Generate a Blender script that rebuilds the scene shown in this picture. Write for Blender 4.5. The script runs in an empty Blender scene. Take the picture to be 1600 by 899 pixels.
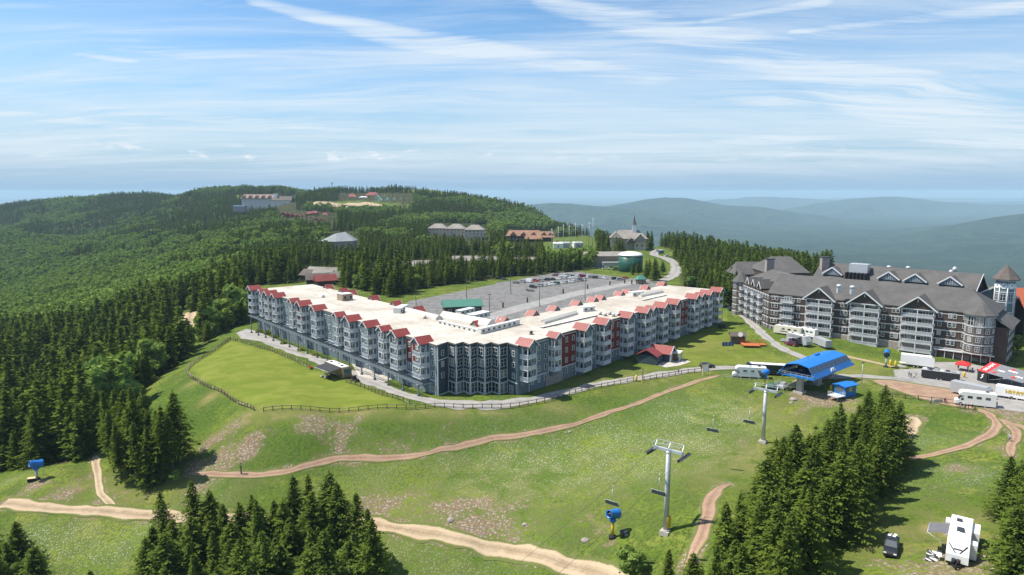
import bpy, math, random
import numpy as np
from mathutils import Vector, Matrix, noise as mnoise
R = math.radians
random.seed(7)
rng = np.random.default_rng(7)
sc = bpy.context.scene
COL = sc.collection
# ------------------------------------------------------------------ camera
H = 57.0                       # height of the camera above the lodge plateau, metres
FPX, CXP, CYP = 1067.0, 800.0, 449.5
PITCH = R(8)
CP, SP = math.cos(PITCH), math.sin(PITCH)
cam_d = bpy.data.cameras.new('camera')
cam_d.sensor_width = 36.0
cam_d.lens = FPX / 1600 * 36
cam_d.clip_start = 1.0
cam_d.clip_end = 200000
cam = bpy.data.objects.new('camera', cam_d)
COL.objects.link(cam)
cam.location = (0, 0, H)
cam.rotation_euler = (R(90) - PITCH, 0, 0)
sc.camera = cam
# ------------------------------------------------------------------ sun and exposure
SUN_EL, SUN_AZ = R(58), R(-82)       # azimuth clockwise from +Y
sd = Vector((math.sin(SUN_AZ) * math.cos(SUN_EL), math.cos(SUN_AZ) * math.cos(SUN_EL), math.sin(SUN_EL)))
sun_d = bpy.data.lights.new('sun', 'SUN')
sun_d.energy = 5.0
sun_d.angle = R(0.5)
sun_d.color = (1.0, 0.94, 0.83)
sun = bpy.data.objects.new('sun', sun_d)
COL.objects.link(sun)
sun.rotation_euler = (-sd).to_track_quat('-Z', 'Y').to_euler()
sun.location = (0, 0, 500)
vs = sc.view_settings
vs.view_transform = 'Standard'
vs.look = 'None'
vs.exposure = 0.55
vs.gamma = 1.0
sc.cycles.volume_bounces = 0
sc.cycles.max_bounces = 5
sc.cycles.diffuse_bounces = 2
sc.cycles.transmission_bounces = 3
sc.cycles.transparent_max_bounces = 4
sc.cycles.use_denoising = True

# ------------------------------------------------------------------ node helpers
class NT:
    def __init__(s, tree):
        s.t = tree; s.n = tree.nodes; s.l = tree.links
    def node(s, typ, inputs=None, **props):
        n = s.n.new(typ)
        for k, v in props.items():
            setattr(n, k, v)
        for k, v in (inputs or {}).items():
            s.put(n.inputs[k], v)
        return n
    def put(s, sock, v):
        if isinstance(v, bpy.types.NodeSocket):
            s.l.new(v, sock)
        elif isinstance(v, bpy.types.Node):
            s.l.new(v.outputs[0], sock)
        else:
            if sock.type == 'RGBA' and len(v) == 3:
                v = tuple(v) + (1,)
            sock.default_value = v
    def math(s, op, a, b=0.0, c=None, clamp=False):
        n = s.n.new('ShaderNodeMath'); n.operation = op; n.use_clamp = clamp
        s.put(n.inputs[0], a); s.put(n.inputs[1], b)
        if c is not None: s.put(n.inputs[2], c)
        return n.outputs[0]
    def vmath(s, op, a, b=(0, 0, 0), out=0):
        n = s.n.new('ShaderNodeVectorMath'); n.operation = op
        s.put(n.inputs[0], a)
        if op == 'SCALE': s.put(n.inputs['Scale'], b)
        else: s.put(n.inputs[1], b)
        return n.outputs[out]
    def mix(s, f, a, b, blend='MIX'):
        n = s.n.new('ShaderNodeMix'); n.data_type = 'RGBA'; n.blend_type = blend
        s.put(n.inputs[0], f); s.put(n.inputs[6], a); s.put(n.inputs[7], b)
        return n.outputs[2]
    def ramp(s, f, lo, hi, a=0.0, b=1.0, smooth=True):
        n = s.n.new('ShaderNodeMapRange')
        if smooth: n.interpolation_type = 'SMOOTHSTEP'
        s.put(n.inputs[0], f); s.put(n.inputs[1], lo); s.put(n.inputs[2], hi); s.put(n.inputs[3], a); s.put(n.inputs[4], b)
        return n.outputs[0]
    def noise(s, vec, scale, detail=4, rough=0.55, dist=0.0, out=0):
        n = s.n.new('ShaderNodeTexNoise')
        s.put(n.inputs['Vector'], vec); s.put(n.inputs['Scale'], scale)
        n.inputs['Detail'].default_value = detail; n.inputs['Roughness'].default_value = rough
        n.inputs['Distortion'].default_value = dist
        return n.outputs[out]

def ray(px, py):
    a = (px - CXP) / FPX; b = -(py - CYP) / FPX
    return np.array([a, CP + b * SP, -SP + b * CP])
def U(px, py, z):
    r = ray(px, py); t = (z - H) / r[2]
    return Vector((t * r[0], t * r[1], z))
def UY(px, py, Y):
    r = ray(px, py); t = Y / r[1]
    return Vector((t * r[0], Y, H + t * r[2]))
def proj(x, y, z):
    zc = y * CP - (z - H) * SP
    up = y * SP + (z - H) * CP
    return CXP + FPX * x / zc, CYP - FPX * up / zc, zc

# ------------------------------------------------------------------ world: sky with cirrus
w = bpy.data.worlds.new('World')
sc.world = w
w.use_nodes = True
w.node_tree.nodes.clear()
T = NT(w.node_tree)
sky = T.node('ShaderNodeTexSky', sky_type='NISHITA', sun_disc=False, sun_elevation=SUN_EL, sun_rotation=SUN_AZ % (2 * math.pi), altitude=1400, air_density=1.15, dust_density=0.7, ozone_density=1.4)
tc = T.node('ShaderNodeTexCoord')
sep = T.node('ShaderNodeSeparateXYZ', {0: tc.outputs['Generated']})
dx, dy, dz = sep.outputs
zz = T.math('MAXIMUM', T.math('ADD', dz, 0.075), 0.03)
pvec = T.node('ShaderNodeCombineXYZ', {0: T.math('DIVIDE', dx, zz), 1: T.math('DIVIDE', dy, zz), 2: 0.0}).outputs[0]
def pp(px, py):
    r = ray(px, py); r = r / np.linalg.norm(r); z = max(r[2] + 0.075, 0.03)
    return (r[0] / z, r[1] / z)
warp = T.noise(pvec, 0.35, 3, 0.5, 0, 1)
warp = T.vmath('SCALE', T.vmath('SUBTRACT', warp, (0.5, 0.5, 0.5)), 1.6)
pw = T.vmath('ADD', pvec, warp)
def fibres(angle, scale, stretch, detail=7, rough=0.62, src=None):
    m = T.node('ShaderNodeMapping', {'Vector': src or pw, 'Rotation': (0, 0, R(-angle)), 'Scale': (scale / stretch, scale, 1)})
    return T.noise(m.outputs[0], 1.0, detail, rough, 0.4)
def capsule(a, b, wa, wb):
    ax, ay = pp(*a); bx, by = pp(*b)
    d = (bx - ax, by - ay); L2 = d[0] ** 2 + d[1] ** 2
    rel = T.vmath('SUBTRACT', pw2, (ax, ay, 0))
    t = T.math('DIVIDE', T.vmath('DOT_PRODUCT', rel, (d[0], d[1], 0), 1), L2, clamp=True)
    q = T.vmath('SUBTRACT', rel, T.vmath('SCALE', (d[0], d[1], 0), t))
    dist = T.vmath('LENGTH', q, out=1)
    width = T.math('MULTIPLY_ADD', t, (wb - wa) * .72, wa * .8)
    return T.ramp(T.math('DIVIDE', dist, width), 1.0, 0.15)
pw2 = T.vmath('ADD', pvec, T.vmath('SCALE', warp, 0.22))
f1 = fibres(44, 1.5, 5)
f2 = fibres(36, 5.5, 9, 9, 0.72)
f3 = fibres(20, 0.9, 3.2, 7, 0.62)
streak = 0
caps = [((395, 0), (640, 60), .12, .42, 1.0), ((640, 60), (1010, 125), .42, .5, .95), ((880, 0), (1130, 70), .3, .6, .9),
        ((1130, 70), (1330, 130), .65, .95, .95), ((1330, 130), (1600, 235), .95, 1.5, .95), ((1250, 50), (1620, 8), .10, .28, .95),
        ((1110, 32), (1290, 4), .10, .16, .9), ((0, 60), (430, 95), .2, .5, .5), ((0, 68), (200, 95), .1, .2, .6),
        ((-40, 175), (200, 197), .5, .5, .8), ((180, 175), (560, 205), .7, .5, .65), ((440, 180), (610, 110), .2, 1.0, .5),
        ((1090, 115), (1230, 155), .5, 1.1, .6), ((870, 90), (1060, 115), .3, .5, .6), ((480, 165), (520, 140), .1, .15, .5),
        ((1150, 225), (1420, 195), 1.0, 1.2, .6), ((0, 120), (300, 130), .5, .7, .35), ((560, 140), (760, 95), .7, .8, .45)]
for a, b, wa, wb, st in caps:
    c = T.math('MULTIPLY', capsule(a, b, wa, wb), st)
    streak = T.math('MAXIMUM', streak, c) if not isinstance(streak, int) else c
f4 = fibres(54, 12.0, 6, 6, 0.7)
fib = T.math('ADD', T.math('MULTIPLY', f1, 0.42), T.math('ADD', T.math('MULTIPLY', f2, 0.38), T.math('MULTIPLY', f4, 0.20)))
m1 = T.ramp(T.math('ADD', T.math('MULTIPLY', streak, 0.34), T.math('MULTIPLY_ADD', T.math('SUBTRACT', fib, 0.5), 2.4, 0.5)), 0.42, 0.98)
m1 = T.math('MULTIPLY', m1, T.ramp(streak, 0.0, 0.7))
veil = T.math('MULTIPLY', T.ramp(T.math('ADD', T.math('MULTIPLY', f3, 0.45), T.math('ADD', T.math('MULTIPLY', f1, 0.30), T.math('MULTIPLY', f2, 0.25))), 0.40, 0.64), 0.82)
low = T.ramp(dz, 0.30, 0.05)
veil2 = T.math('MULTIPLY', T.ramp(T.math('ADD', T.math('MULTIPLY', f3, 0.7), T.math('MULTIPLY', f2, 0.3)), 0.30, 0.65), T.math('MULTIPLY', low, 0.85))
mask = T.math('MAXIMUM', T.math('MAXIMUM', m1, veil), veil2)
# small fair-weather puffs low on the horizon
hx = T.math('ARCTAN2', dx, dy)
pv = T.node('ShaderNodeCombineXYZ', {0: T.math('MULTIPLY', hx, 34), 1: T.math('MULTIPLY', dz, 120), 2: 1.3}).outputs[0]
pn = T.noise(pv, 0.62, 5, 0.55)
band = T.math('MULTIPLY', T.ramp(dz, 0.038, 0.046), T.ramp(dz, 0.066, 0.052))
side = T.ramp(hx, 0.1, -0.15, 0.35, 1.0)
puffs = T.math('MULTIPLY', T.math('MULTIPLY', T.ramp(pn, 0.55, 0.66), band), T.math('MULTIPLY', side, 0.75))
haze_h = T.ramp(dz, 0.20, 0.0, 0.0, 0.92)
skyc = T.mix(1.0, sky.outputs[0], (0.70, 0.98, 1.16), 'MULTIPLY')
c = T.mix(haze_h, skyc, (3.25, 4.4, 5.6))
c = T.mix(T.math('MULTIPLY', mask, 0.88), c, (6.0, 6.7, 7.3))
c = T.mix(puffs, c, (6.8, 7.1, 7.4))
c = T.mix(T.ramp(dz, 0.050, -0.002, 0.0, 0.95), c, (2.45, 3.85, 5.4))
bg = T.node('ShaderNodeBackground', {'Color': c, 'Strength': 0.092})
wo = T.node('ShaderNodeOutputWorld', {'Surface': bg})

# ------------------------------------------------------------------ materials
MATS = {}
def mat(name, col, rough=0.8, metal=0.0, var=0.0, vscale=1.0, bump=0.0, bscale=8.0, spec=0.3, fn=None):
    if name in MATS: return MATS[name]
    m = bpy.data.materials.new(name); m.use_nodes = True
    t = NT(m.node_tree); b = m.node_tree.nodes['Principled BSDF']
    b.inputs['Roughness'].default_value = rough; b.inputs['Metallic'].default_value = metal
    b.inputs['Specular IOR Level'].default_value = spec
    co = t.node('ShaderNodeTexCoord').outputs['Object']
    if var > 0:
        n = t.noise(co, vscale, 5, 0.6)
        n2 = t.noise(co, vscale * 7.3, 3, 0.6)
        n = t.math('ADD', t.math('MULTIPLY', n, 0.65), t.math('MULTIPLY', n2, 0.35))
        lo = tuple(x * (1 - var) for x in col); hi = tuple(min(1, x * (1 + var)) for x in col)
        c = t.mix(t.ramp(n, 0.3, 0.7), lo, hi)
    else:
        c = t.node('ShaderNodeRGB').outputs[0]; c.default_value = tuple(col) + (1,)
    if fn: c = fn(t, c, co, b) or c
    t.put(b.inputs['Base Color'], c)
    if bump > 0:
        bn = t.node('ShaderNodeBump', {'Height': t.noise(co, bscale, 4, 0.6), 'Strength': bump, 'Distance': 0.1})
        t.put(b.inputs['Normal'], bn)
    MATS[name] = m
    return m
def siding(period=0.22, dark=0.8):
    def fn(t, c, co, b):
        s = t.node('ShaderNodeSeparateXYZ', {0: co})
        f = t.math('FRACT', t.math('DIVIDE', s.outputs[2], period))
        bn = t.node('ShaderNodeBump', {'Height': f, 'Strength': 0.6, 'Distance': 0.02})
        t.put(b.inputs['Normal'], bn)
        # weather streaks down the boards
        m = t.node('ShaderNodeMapping', {'Vector': co, 'Scale': (1.2, 1.2, 0.12)})
        n = t.noise(m.outputs[0], 1.0, 4, 0.6)
        return t.mix(t.ramp(n, 0.35, 0.75, 0, 0.35), c, t.mix(1.0, c, (dark, dark, dark), 'MULTIPLY'))
    return fn
def seam(period=0.45):
    def fn(t, c, co, b):
        s = t.node('ShaderNodeSeparateXYZ', {0: co})
        f = t.math('PINGPONG', t.math('ADD', s.outputs[0], s.outputs[1]), period / 2)
        bn = t.node('ShaderNodeBump', {'Height': t.ramp(f, 0.0, 0.06, 1, 0), 'Strength': 0.5, 'Distance': 0.04})
        t.put(b.inputs['Normal'], bn)
        return c
    return fn
def shingles(t, c, co, b):
    s = t.node('ShaderNodeSeparateXYZ', {0: co})
    v = t.node('ShaderNodeTexVoronoi', {'Vector': t.node('ShaderNodeMapping', {'Vector': co, 'Scale': (1.0, 1.0, 2.4)}), 'Scale': 1.6})
    g = t.node('ShaderNodeSeparateColor', {0: v.outputs['Color']}).outputs[0]
    cc = t.mix(t.math('MULTIPLY', g, 0.45), c, t.mix(1.0, c, (0.62, 0.62, 0.64), 'MULTIPLY'))
    n = t.noise(co, 0.18, 4, 0.6)
    return t.mix(t.ramp(n, 0.4, 0.7, 0, 0.4), cc, t.mix(1.0, c, (1.35, 1.33, 1.3), 'MULTIPLY'))
def membrane(t, c, co, b):
    n = t.noise(co, 0.05, 6, 0.62, 0.6)
    n2 = t.noise(co, 0.4, 5, 0.65)
    c = t.mix(t.ramp(n, 0.40, 0.66, 0, 0.75), c, (0.36, 0.31, 0.25))
    c = t.mix(t.ramp(n2, 0.50, 0.68, 0, 0.6), c, (0.30, 0.26, 0.22))
    br = t.node('ShaderNodeTexBrick', {'Vector': co, 'Color1': (1, 1, 1), 'Color2': (.93, .93, .92), 'Mortar': (.72, .70, .66), 'Scale': 1.0, 'Mortar Size': 0.05, 'Brick Width': 12.0, 'Row Height': 3.0})
    return t.mix(0.75, c, br.outputs[0], 'MULTIPLY')
white = mat('white_paint', (0.62, 0.635, 0.65), 0.5, var=0.08, vscale=0.8)
offwhite = mat('cream_metal', (0.66, 0.64, 0.58), 0.5, var=0.1, vscale=0.6)
slate = mat('slate_siding', (0.052, 0.075, 0.094), 0.7, var=0.12, vscale=0.3, fn=siding())
bluegrey = mat('blue_grey_siding', (0.145, 0.185, 0.21), 0.7, var=0.12, vscale=0.3, fn=siding())
redsid = mat('brick_red_siding', (0.15, 0.028, 0.022), 0.7, var=0.12, vscale=0.3, fn=siding())
redroof = mat('red_metal_roof', (0.235, 0.045, 0.038), 0.45, var=0.14, vscale=0.5, spec=0.4, fn=seam())
membr = mat('white_roof_membrane', (0.52, 0.485, 0.435), 0.8, fn=membrane)
def panes(t, c, co, b):
    r = t.node('ShaderNodeObjectInfo').outputs['Random']
    c = t.mix(t.math('GREATER_THAN', r, 0.62), c, (0.10, 0.105, 0.11))
    s = t.node('ShaderNodeSeparateXYZ', {0: co}); cu = t.math('LESS_THAN', t.math('ABSOLUTE', s.outputs[0]), t.math('MULTIPLY', r, 0.9))
    return t.mix(t.math('MULTIPLY', t.math('GREATER_THAN', r, 0.78), cu), c, (0.30, 0.29, 0.27))
glass = mat('window_glass', (0.018, 0.024, 0.030), 0.08, spec=0.9, fn=panes)
glass_t = mat('teal_windscreen', (0.03, 0.11, 0.11), 0.08, spec=0.9)
brown = mat('dark_brown_siding', (0.074, 0.052, 0.043), 0.75, var=0.15, vscale=0.3, fn=siding())
taupe = mat('taupe_siding', (0.135, 0.108, 0.093), 0.75, var=0.12, vscale=0.3, fn=siding())
stone = mat('pale_stone', (0.30, 0.26, 0.24), 0.9, var=0.25, vscale=1.5, bump=0.3)
shing = mat('grey_shingles', (0.098, 0.094, 0.092), 0.85, var=0.12, vscale=0.25, fn=shingles)
shing_l = mat('pale_shingles', (0.25, 0.23, 0.205), 0.85, var=0.15, vscale=0.25, fn=shingles)
shing_b = mat('brown_shingles', (0.115, 0.095, 0.085), 0.85, var=0.15, vscale=0.25, fn=shingles)
orange_r = mat('orange_metal_roof', (0.42, 0.115, 0.05), 0.5, var=0.1, fn=seam())
rust_r = mat('rust_shingle_roof', (0.26, 0.145, 0.095), 0.8, var=0.15, vscale=0.2, fn=shingles)
maroon_r = mat('maroon_roof', (0.20, 0.045, 0.04), 0.7, var=0.2, vscale=0.2)
greenm = mat('green_metal', (0.020, 0.088, 0.066), 0.45, var=0.12, vscale=0.5)
green_r = mat('green_metal_roof', (0.07, 0.20, 0.155), 0.5, var=0.1, fn=seam())
pgreen_r = mat('pale_green_roof', (0.40, 0.58, 0.48), 0.5, var=0.1, fn=seam())
tan = mat('tan_siding', (0.32, 0.25, 0.18), 0.8, var=0.1, fn=siding())
greyw = mat('grey_wall', (0.28, 0.27, 0.26), 0.8, var=0.1, fn=siding())
blue = mat('lift_blue', (0.012, 0.165, 0.52), 0.4, var=0.08, vscale=0.3, spec=0.5, fn=seam(1.1))
bluep = mat('blue_paint', (0.012, 0.15, 0.48), 0.4, spec=0.5, var=0.06)
steel = mat('galvanised_steel', (0.50, 0.52, 0.54), 0.45, metal=0.35, var=0.1, vscale=1)
dsteel = mat('dark_steel', (0.055, 0.06, 0.068), 0.5, metal=0.3, var=0.1)
frame_m = mat('blue_grey_steel', (0.13, 0.16, 0.19), 0.5, var=0.1)
black = mat('black_rubber', (0.018, 0.018, 0.02), 0.7)
yellow = mat('yellow_padding', (0.62, 0.42, 0.03), 0.6, var=0.1)
wood = mat('weathered_wood', (0.135, 0.095, 0.07), 0.9, var=0.25, vscale=3)
wood_n = mat('bleached_rail', (0.42, 0.36, 0.26), 0.9, var=0.2, vscale=2)
ply = mat('new_timber', (0.60, 0.44, 0.24), 0.8, var=0.12, vscale=2)
deckw = mat('orange_deck', (0.50, 0.15, 0.05), 0.7, var=0.15, vscale=2)
concrete = mat('concrete', (0.42, 0.39, 0.35), 0.9, var=0.15, vscale=0.6, bump=0.2)
lamp_m = mat('lamp_post_metal', (0.06, 0.055, 0.05), 0.6)
rv_w = mat('rv_white', (0.78, 0.78, 0.77), 0.35, var=0.05, vscale=0.6, spec=0.5)
rv_c = mat('rv_cream', (0.68, 0.65, 0.52), 0.35, var=0.06, spec=0.5)
rv_g = mat('rv_grey', (0.36, 0.37, 0.39), 0.35, var=0.06, spec=0.5)
rv_b = mat('rv_bronze', (0.16, 0.115, 0.08), 0.3, var=0.1, spec=0.5)
awn = mat('dark_awning', (0.035, 0.036, 0.04), 0.8, var=0.15, vscale=1.0)
awn_g = mat('grey_awning', (0.13, 0.13, 0.14), 0.8, var=0.12)
tentred = mat('red_canvas', (0.62, 0.03, 0.035), 0.7, var=0.08)
tentgrey = mat('grey_canvas', (0.16, 0.165, 0.18), 0.7, var=0.12)
tentblk = mat('black_canvas', (0.022, 0.023, 0.025), 0.7, var=0.15)
lettering = mat('white_print', (0.80, 0.80, 0.78), 0.6)
skin_m = mat('skin', (0.45, 0.27, 0.19), 0.6)
def paint(name, col): return mat('paint_' + name, col, 0.3, spec=0.6)
PAINT = dict(white=paint('white', (0.72, 0.72, 0.72)), silver=paint('silver', (0.36, 0.37, 0.38)), grey=paint('grey', (0.12, 0.125, 0.13)), black=paint('black', (0.015, 0.015, 0.017)), red=paint('red', (0.42, 0.02, 0.02)), maroon=paint('maroon', (0.13, 0.015, 0.03)), green=paint('green', (0.02, 0.13, 0.09)), blue=paint('blue', (0.025, 0.06, 0.20)), orange=paint('orange', (0.55, 0.14, 0.03)))
# ------------------------------------------------------------------ object helpers
def tag(o, label=None, cat=None, group=None, kind=None):
    if label: o['label'] = label
    if cat: o['category'] = cat
    if group: o['group'] = group
    if kind: o['kind'] = kind
    return o
def thing(name, label, cat, loc=(0, 0, 0), rz=0.0, group=None):
    o = bpy.data.objects.new(name, None)
    o.empty_display_size = 0.3
    COL.objects.link(o); o.location = loc; o.rotation_euler = (0, 0, rz)
    return tag(o, label, cat, group)
class MB:
    """collects simple shapes and links them as ONE mesh object"""
    def __init__(s): s.v = []; s.f = []; s.smooth = []
    def poly(s, pts, faces, sm=False):
        k = len(s.v); s.v += [tuple(p) for p in pts]
        s.f += [tuple(k + i for i in f) for f in faces]; s.smooth += [sm] * len(faces); return s
    def box(s, c, d, rz=0.0, tilt=None):
        M = Matrix.Rotation(rz, 3, 'Z')
        if tilt is not None: M = M @ tilt
        hx_, hy_, hz_ = d[0] / 2, d[1] / 2, d[2] / 2
        pts = [Vector(c) + M @ Vector((x * hx_, y * hy_, z * hz_)) for x in (-1, 1) for y in (-1, 1) for z in (-1, 1)]
        return s.poly(pts, [(0, 1, 3, 2), (4, 6, 7, 5), (0, 4, 5, 1), (2, 3, 7, 6), (0, 2, 6, 4), (1, 5, 7, 3)])
    def prism(s, base, z0, z1):
        n = len(base)
        a = sum(base[i][0] * base[(i + 1) % n][1] - base[(i + 1) % n][0] * base[i][1] for i in range(n))
        if a < 0: base = list(base)[::-1]
        pts = [(p[0], p[1], z0) for p in base] + [(p[0], p[1], z1) for p in base]
        return s.poly(pts, [tuple(range(n))[::-1], tuple(range(n, 2 * n))] + [(i, (i + 1) % n, n + (i + 1) % n, n + i) for i in range(n)])
    def bar(s, a, b, r, n=6, r2=None, sm=True):
        a, b = Vector(a), Vector(b); d = (b - a).normalized()
        u = d.orthogonal().normalized(); w_ = d.cross(u); r2 = r if r2 is None else r2
        pts = []
        for p, q in ((a, r), (b, r2)):
            for i in range(n):
                t = 2 * math.pi * i / n
                pts.append(p + (u * math.cos(t) + w_ * math.sin(t)) * q)
        k = len(s.v)
        s.poly(pts, [(i, (i + 1) % n, n + (i + 1) % n, n + i) for i in range(n)], sm)
        s.poly([], []); s.f += [tuple(k + i for i in range(n))[::-1], tuple(k + n + i for i in range(n))]; s.smooth += [False, False]
        return s
    def beam(s, a, b, wd, ht):
        a, b = Vector(a), Vector(b); d = b - a
        if d.length < 1e-6: return s
        x = d.normalized(); y = Vector((0, 0, 1)).cross(x)
        if y.length < 1e-3: y = Vector((0, 1, 0))
        y.normalize(); z = x.cross(y)
        pts = [p + y * (i * wd / 2) + z * (j * ht / 2) for p in (a, b) for i, j in ((-1, -1), (1, -1), (1, 1), (-1, 1))]
        return s.poly(pts, [(3, 2, 1, 0), (4, 5, 6, 7), (0, 1, 5, 4), (1, 2, 6, 5), (2, 3, 7, 6), (3, 0, 4, 7)])
    def slab(s, pts, th):
        """a thick sheet over a 3-D polygon"""
        pts = [Vector(p) for p in pts]; n = len(pts)
        nrm = (pts[1] - pts[0]).cross(pts[2] - pts[0]).normalized()
        if nrm.z < 0: nrm = -nrm
        low = [p - nrm * th for p in pts]
        return s.poly(pts + low, [tuple(range(n)), tuple(range(n, 2 * n))[::-1]] + [(i, n + i, n + (i + 1) % n, (i + 1) % n) for i in range(n)])
    def lathe(s, prof, c=(0, 0, 0), n=20, sm=True, axis=None):
        k = len(s.v); M = Matrix.Identity(3)
        if axis is not None: M = Vector((0, 0, 1)).rotation_difference(Vector(axis)).to_matrix()
        for r_, z_ in prof:
            for i in range(n):
                t = 2 * math.pi * i / n
                s.v.append(tuple(Vector(c) + M @ Vector((r_ * math.cos(t), r_ * math.sin(t), z_))))
        for j in range(len(prof) - 1):
            for i in range(n):
                s.f.append((k + j * n + i, k + j * n + (i + 1) % n, k + (j + 1) * n + (i + 1) % n, k + (j + 1) * n + i)); s.smooth.append(sm)
        s.f += [tuple(k + i for i in range(n))[::-1], tuple(k + (len(prof) - 1) * n + i for i in range(n))]; s.smooth += [False, False]
        return s
    def side(s, prof, w0, w1=None, zt=None, M=None):
        """side outline (x, z) widened to +-w; narrower above zt if w1 given"""
        n = len(prof); pts = []
        for sy in (-1, 1):
            for x, z in prof:
                ww = w0 if (w1 is None or z < zt) else w1
                pts.append(Vector((x, sy * ww, z)))
        if M is not None: pts = [M @ p for p in pts]
        fs = [tuple(range(n)), tuple(range(n, 2 * n))[::-1]] + [(i, n + i, n + (i + 1) % n, (i + 1) % n) for i in range(n)]
        return s.poly(pts, fs)
    def mesh(s, name, m):
        me = bpy.data.meshes.new(name)
        me.from_pydata(s.v, [], s.f)
        me.polygons.foreach_set('use_smooth', np.array(s.smooth, dtype=bool))
        me.materials.append(m)
        return me
    def build(s, name, m, parent=None, origin=None):
        if origin is not None:
            ox, oy, oz = origin; s.v = [(x - ox, y - oy, z - oz) for x, y, z in s.v]
        me = s.mesh(name, m)
        me.validate(verbose=False)
        import bmesh as _b
        bm = _b.new(); bm.from_mesh(me); _b.ops.recalc_face_normals(bm, faces=bm.faces); bm.to_mesh(me); bm.free()
        o = bpy.data.objects.new(name, me)
        COL.objects.link(o)
        if parent is not None: o.parent = parent
        return o
def link_mesh(name, me, parent=None, loc=(0, 0, 0), rz=0.0, scale=None):
    o = bpy.data.objects.new(name, me); COL.objects.link(o)
    o.location = loc; o.rotation_euler = (0, 0, rz)
    if scale: o.scale = scale
    if parent is not None: o.parent = parent
    return o
KIDS = {}
def copy_thing(root, loc, rz=None, label=None, group=None, scale=None, mats=None):
    """a copy of a thing with copies of its parts and sub-parts"""
    r = root.copy(); COL.objects.link(r); r.location = loc
    if rz is not None: r.rotation_euler = (0, 0, rz)
    if label: r['label'] = label
    if group: r['group'] = group
    if scale: r.scale = (scale,) * 3 if isinstance(scale, (int, float)) else scale
    if root.name not in KIDS:
        KIDS[root.name] = [(c, list(c.children)) for c in root.children]
    for ch, sub in KIDS[root.name]:
        c = ch.copy(); COL.objects.link(c); c.parent = r
        for g in sub:
            d = g.copy(); COL.objects.link(d); d.parent = c
    return r

# ------------------------------------------------------------------ terrain
def vnoise(x, y, seed=0):
    xi = np.floor(x).astype(np.int64); yi = np.floor(y).astype(np.int64)
    fx = x - xi; fy = y - yi
    def h(a, b):
        n = (a * 374761393 + b * 668265263 + seed * 1442695041) & 0xffffffff
        n = ((n ^ (n >> 13)) * 1274126177) & 0xffffffff
        n = n ^ (n >> 16)
        return (n & 0xffff) / 65535.0
    ux = fx * fx * (3 - 2 * fx); uy = fy * fy * (3 - 2 * fy)
    return (h(xi, yi) * (1 - ux) + h(xi + 1, yi) * ux) * (1 - uy) + (h(xi, yi + 1) * (1 - ux) + h(xi + 1, yi + 1) * ux) * uy
def fbm(x, y, oct=4, seed=0):
    s_ = 0; a = 0.5
    for o in range(oct):
        s_ = s_ + a * vnoise(x, y, seed + o * 17); x = x * 2.03 + 11.3; y = y * 2.03 + 5.7; a *= 0.5
    return s_ / (1 - 0.5 ** oct)
PZ = [  # pixel, height
 (680,620,0),(760,622,0),(830,612,0),(900,588,0),(960,570,0),(1040,545,0),(1125,507,0),(1000,590,0),(1100,580,0),(560,590,-.8),(480,555,-2),(430,540,-3),(392,522,-4),(372,520,-4),
 (620,615,-.3),(360,531,-4.2),(290,580,-3),(345,612,-2),(400,643,-1),(480,645,-.6),(600,645,-.3),(660,636,0),(760,638,0),(840,632,0),(900,615,0),(450,590,-2),(520,620,-1),(330,560,-3.6),
 (275,590,-5),(230,640,-9),(190,660,-13),(330,650,-6),(300,700,-10),(290,742,-12.5),(400,680,-5),(400,742,-11.5),(480,690,-5),(500,722,-9.5),(600,670,-3.5),(600,715,-8.5),(700,655,-1.8),(720,695,-7),(800,655,-2),(800,680,-5.5),(900,640,-1.5),(900,660,-4),(1000,630,-2),(1060,603,-.8),(1120,590,0),
 (10,790,-17),(60,745,-15),(130,760,-15.5),(240,806,-17),(400,790,-15),(400,812,-16.5),(570,820,-15.5),(700,760,-11),(700,840,-15),(830,868,-13.5),(925,888,-12.5),(600,760,-12),(850,740,-8.5),(900,800,-9.5),
 (0,899,-23),(200,899,-22),(400,899,-21),(600,899,-20),(800,899,-17.5),(1000,899,-10),(957,838,-9.5),(1040,833,-4.5),(1100,760,-3),(1095,850,-3.5),(1194,690,-3),(1194,760,-1.5),(1000,720,-5.5),(1100,680,-3),(1200,640,-1.8),(1160,899,-2),
 (0,1040,-30),(400,1040,-27),(800,1040,-22),(1200,1040,-3),(1500,1040,3),(1700,1000,4),
 (1490,865,4),(1393,868,3),(1300,899,1),(1600,899,6),(1300,820,1),(1420,800,2.6),(1500,790,3.2),(1500,700,1.8),(1560,655,1.4),(1430,720,1.2),(1350,740,0),(1380,610,.4),(1600,700,3),(1590,620,.6),(1650,800,6),(1275,620,-1),(1330,600,0),(1240,600,0),(1300,680,-1.5),
 (1205,520,2),(1160,482,2.5),(1300,550,.6),(1380,552,.3),(1470,580,-.6),(1560,600,-1),(1500,600,0),(1180,555,0),(1150,520,.8),(1240,560,0.2),(1700,600,0),(1800,700,4),
 (640,470,1),(780,443,1),(905,428,1),(1000,440,1),(900,480,1),(760,480,1),(700,470,1),(985,424,0),(950,430,.6),(1040,430,.6),(1040,400,3),(985,392,6),(1075,395,4),(1060,385,5),(910,400,2),(1120,470,1),(1080,445,.8),
]
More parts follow.
